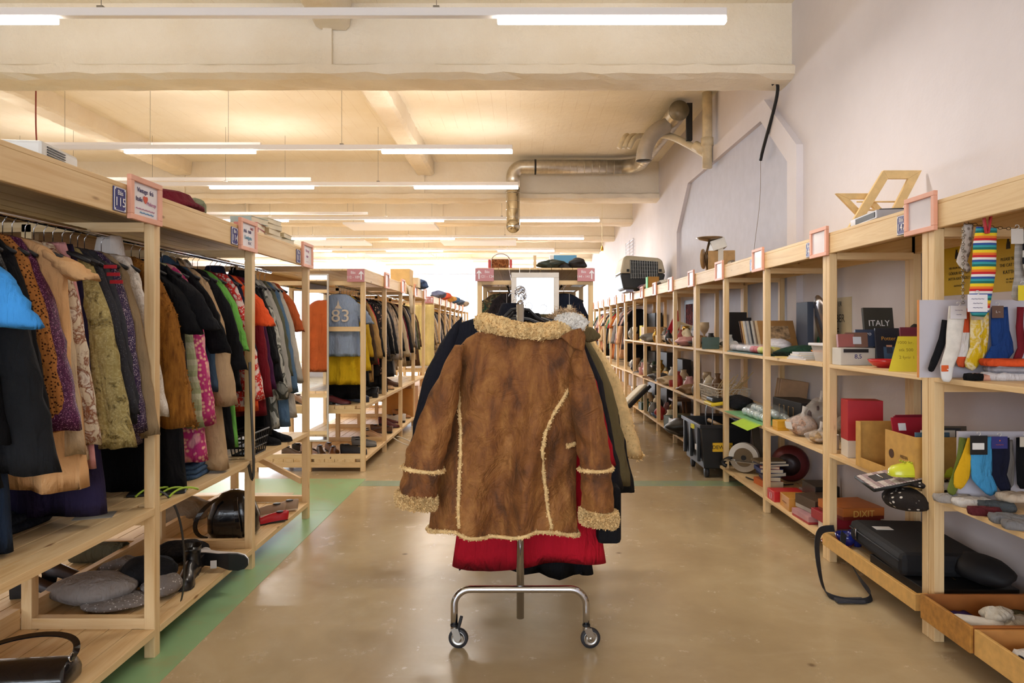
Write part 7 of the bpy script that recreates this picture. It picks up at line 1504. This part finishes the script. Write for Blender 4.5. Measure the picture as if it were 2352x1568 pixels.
for i, (x, y, c_, lb, cat) in enumerate(((-1.55, 10.3, '#3a4a68', 'navy folded cap on the end of the second left rack', 'cap'), (-1.62, 13.6, '#5a5f78', 'grey cap on the far left rack top, first in line', 'cap'), (-1.60, 14.3, '#c8543c', 'red cap on the far left rack top', 'cap'), (-1.62, 15.6, '#c8924c', 'mustard shoe on the far left rack top', 'shoe'), (-1.60, 16.4, '#3f5878', 'blue pointed hat on the far left rack top', 'hat'), (-1.6, 17.8, '#4a5468', 'dark blue cap near the far windows', 'cap'), (-1.6, 19.2, '#8a7a68', 'brown parcel near the far windows', 'parcel'))):
    lump(x, y, ZT, .3, .36, .16, C(c_), lb, cat, {'cap': 'baseball_cap', 'shoe': 'small_shoe', 'hat': 'pointed_hat', 'parcel': 'parcel'}[cat], .16, 50+i)
# ---------------------------------------------------------------- shoes and boxes on the second left rack
shc = [('black', '#17171a'), ('brown', '#5c3820'), ('tan', '#a87444'), ('grey', '#6a6866'), ('maroon', '#5c1f22'), ('navy', '#232a40'), ('camel', '#b98c5c'), ('white', '#d8d4ce')]
k = 0
for z, lv in ((.125, 'bottom'), (.6355, 'middle')):
    for i in range(8 if z < .3 else 5):
        y = 6.80+i*.46+(.1 if z > .3 else 0); c_ = shc[(i*3+(5 if z > .3 else 0)) % 8]
        for s in (0, 1):
            shoe(-1.66-.03*s, y+.13*s, z, .26, M(c_[1], .5, 0, .06), '%s %s shoe on the %s shelf of the rack behind the mirror' % (('near', 'far')[s], c_[0], lv), rz=R.choice((0, 10, -15, 180)), heel=R.choice((.01, .02, .05)), high=R.choice((0, 0, .03)), group='shoes on the second left rack')
for i, (x, y, c_) in enumerate(((-1.85, 6.72, '#6a3c22'), (-1.98, 6.78, '#3c2418'), (-1.92, 6.95, '#8a5a34'), (-2.1, 6.8, '#a8887a'), (-2.25, 6.75, '#5c4a3c'), (-2.2, 6.95, '#2a2018'))):
    shoe(x, y, .125, .26, M(c_, .5, 0, .08), ('chestnut|espresso|light brown|dusty pink|olive brown|almost black'.split('|')[i])+' shoe seen through the end of the second left rack', rz=-80+i*13, heel=.02, group='shoes at the rack end')
for i, (x, y, c_) in enumerate(((-1.80, 6.72, '#5a1c22'), (-1.95, 6.75, '#1a1a1c'), (-2.15, 6.74, '#8c6a4c'))): shoe(x, y, .6355, .26, M(c_, .4, 0, .06), ('burgundy', 'black patent', 'beige')[i]+' shoe on the middle shelf behind the narrow mirror', rz=-20*i, heel=.03)
carton(-1.72, 9.9, .125, .40, .5, .40, M('#b8803c', .7, 0, .05), 'brown cardboard box filling the bottom of the second left rack')
q = MB(); q.tube(bez([(-1.44, 7.75, .14), (-1.25, 7.7, .01), (-1.12, 7.9, .006), (-1.2, 8.1, .006), (-1.42, 8.0, .12), (-1.43, 7.9, .13)], 24), .006, 6); q.build('pale_cord', M('#d8cfc0', .7, 0, 0), None, True, 0, 'pale cord looping down to the floor beside the second left rack', 'cord')
# ---------------------------------------------------------------- clutter in the right shelving beyond the toolbox
lump(1.92, 8.0, G3, .42, .5, .20, M('#17181a', .4, 0, .08, bmp=.5, bs=30), 'crumpled black bin bag bulging off the bottom shelf', 'bag', 'bin_bag', .14, 21)
carton(2.1, 7.55, G3, .36, .3, .30, M('#3a2420', .5, 0, .05), 'dark brown case on the bottom shelf beyond the toolbox', 'case', name='storage_case')
t = thing('padded_board', (1.6, 9.9, .05), 'cream padded board with a black underside leaning on the shelving', 'board')
X_ = T(1.63, 10.0, .34, 0, 0, -42) @ Euler((math.radians(0), 0, math.radians(14))).to_matrix().to_4x4()
q = MB(X_); q.bx(-.42, .28, -.14, .16, .0, .045); q.build('cream_pad', M('#d8ceb8', .8, 0, .04), t, bev=.015)
q = MB(X_); q.bx(-.44, .3, -.17, .18, -.05, -.001); q.build('black_base', BLACK, t, bev=.006)
t = thing('red_pennant', (2.2, 9.4, G1+.1), 'red triangular cloth hanging in the upper shelf', 'cloth')
q = MB(T(2.05, 9.3, G1+.1)); q.prism([(-.08, 0), (.12, .02), (.10, .35), (.02, .22)], .01); q.build('cloth_panel', M('#b81a2c', .8, 0, .04), t)
carton(2.05, 10.5, G1, .34, .22, .22, M('#b08a58', .6, 0, .08), 'wooden wine crate on the upper shelf under the pet carrier', 'crate', name='wooden_crate')
carton(1.93, 10.8, G1, .05, .2, .24, YEL, 'tall yellow box beside the wooden wine crate', name='yellow_box')
t = thing('wooden_stool', (2.1, 9.0, G3), 'small brown wooden stool on the bottom shelf', 'stool')
q = MB(); q.bx(1.98, 2.22, 8.88, 9.12, G3+.30, G3+.33); q.build('seat', M('#7c5230', .5, 0, .08), t, bev=.004)
for sx in (2.0, 2.18):
    for sy in (8.9, 9.08): q = MB(); q.tube([(sx, sy, G3), (sx+(2.1-sx)*.3, sy, G3+.3)], .014, 8); q.build('leg', M('#7c5230', .5, 0, .08), t, True)
for i in range(3):
    q = MB(T(2.0, 9.0+.1*i, G1, -20, 0, 20)); q.bx(-.01, .01, 0, .012, 0, .30); q.bx(.15, .17, 0, .012, 0, .30); q.bx(-.01, .17, 0, .012, .29, .31); q.bx(-.01, .17, 0, .012, 0, .02)
    q.build('photo_frame', M('#c8b48c', .5, 0, .05), None, False, 0, 'pale wooden photo frame leaning in a set of three', 'photo frame', 'pale leaning photo frames')
KD = [('cup', 0), ('vase', 3), ('bowl', 1), ('candlestick', 4), ('box', 5), ('figurine', 6), ('jug', 7), ('dish', 1), ('cloth bundle', 8), ('jar', 2), ('book', 9), ('toy', 6)]
CL = [('white', '#d8d2ca'), ('brown', '#7a5a3c'), ('black', '#1d1c1e'), ('beige', '#bda684'), ('silver', '#a8a6a2'), ('dark green', '#2c4636'), ('olive', '#77704c'), ('red', '#9a2a2a'), ('cream', '#d6c6a4'), ('blue', '#3f5c80'), ('brass', '#a8843c'), ('grey', '#77746e'), ('pink', '#c08a88'), ('charcoal', '#333336')]
def small(kd, x, y, z, m_, label, s=1.0, seed=0, group=None):
    k, ty = kd; nm = k.replace(' ', '_')
    if ty in (0, 2): return vase(x, y, z, .04*s, .09*s, m_, label, k, nm, 2, group)
    if ty == 3: return vase(x, y, z, .055*s, .20*s, m_, label, k, nm, 3, group)
    if ty == 7: return vase(x, y, z, .06*s, .16*s, m_, label, k, nm, 0, group)
    if ty == 4: return vase(x, y, z, .045*s, .22*s, m_, label, k, nm, 1, group)
    if ty == 1: return bowl(x, y, z, .085*s, .06*s, m_, label, k, nm, group)
    if ty == 5: return carton(x, y, z, .17*s, .16*s, .12*s, m_, label, k, seed*17 % 30-15, 'storage_box', group, lid=m_)
    if ty == 6: return lump(x, y, z, .10*s, .10*s, .17*s, m_, label, k, nm, .22, seed, group, fr=2)
    if ty == 8: return lump(x, y, z, .26*s, .22*s, .10*s, m_, label, k, nm, .16, seed, group)
    return book(lie(x, y, z, seed*23 % 60-30), .14, .2, .03, m_, label, 'book', group)
rk = random.Random(77); n = 0
lev = ((G1, 'upper'), (G2, 'middle'), (G3, 'bottom'))
used = set()
for bi, (ya, yb, w_) in enumerate(((6.62, 7.10, 'bay of the toolbox'), (7.28, 8.12, 'first bay past the toolbox'), (8.26, 9.10, 'second bay past the toolbox'), (9.24, 10.08, 'third bay past the toolbox'), (10.22, 11.04, 'bay under the pet carrier'), (11.18, 11.9, 'last bay before the hanging shirts'))):
    for z, lv in lev:
        if bi == 0 and z != G1: continue
        m = 8 if bi else 2
        for i in range(m):
            for _ in range(40):
                kd = KD[rk.randrange(12)]; cl = CL[rk.randrange(14)]
                if (kd[0], cl[0], bi, z) not in used: break
            used.add((kd[0], cl[0], bi, z))
            y = ya+(yb-ya)*((i//2)+.5)/(m/2); x = 1.93+.2*(i % 2)+rk.uniform(-.03, .03)
            if 7.7 < y < 8.3 and z == G3 or (y < 7.75 and z == G3) or (8.8 < y < 9.2 and z == G3): continue
            if z == G1 and (8.9 < y < 9.45 or 10.3 < y < 10.95): 
                if i % 2 == 0 or y > 10: continue
            mt_ = M(cl[1], .25 if cl[0] in ('silver', 'brass') else .45, .8 if cl[0] in ('silver', 'brass') else 0, .08)
            small(kd, x, y, z, mt_, '%s %s on the %s shelf, %s' % (cl[0], kd[0], lv, w_), rk.uniform(.9, 1.3), n, 'small goods in the '+w_); n += 1
# darker backing goods in the third and later bays
for i, (y, z, sz, c_, lb) in enumerate(((10.6, G2, .36, '#1c1b1e', 'large black case at the back of the middle shelf under the pet carrier'), (9.6, G2, .30, '#241f20', 'dark brown radio at the back of the middle shelf'), (11.5, G1, .45, '#1a1a1d', 'black speaker at the back of the upper shelf'), (10.6, G3, .34, '#2a2122', 'dark chest on the bottom shelf under the pet carrier'), (9.6, G3, .26, '#3a2a20', 'brown suitcase at the back of the bottom shelf'), (11.5, G2, .34, '#202024', 'black crate at the back of the middle shelf'), (11.5, G3, .34, '#1d1f26', 'navy box at the back of the bottom shelf'))):
    carton(2.27, y, z, .12, .6, sz, M(c_, .5, 0, .05), lb, 'box', name=('case', 'radio', 'speaker', 'chest', 'suitcase', 'crate', 'storage_box')[i])
t = thing('hanging_prints', (2.3, 10.1, G1+.2), 'dark red and black framed print on the wall under the shelving top', 'picture')
q = MB(); q.bx(XR-.02, XR-.001, 9.4, 10.0, 1.35, 1.78); q.build('frame', BLACK, t); q = MB(); q.bx(XR-.024, XR-.0205, 9.5, 9.9, 1.42, 1.72); q.build('print', C('#5a1a1e', 'blotch', '#241416', '#8a2c2c', 1), t)
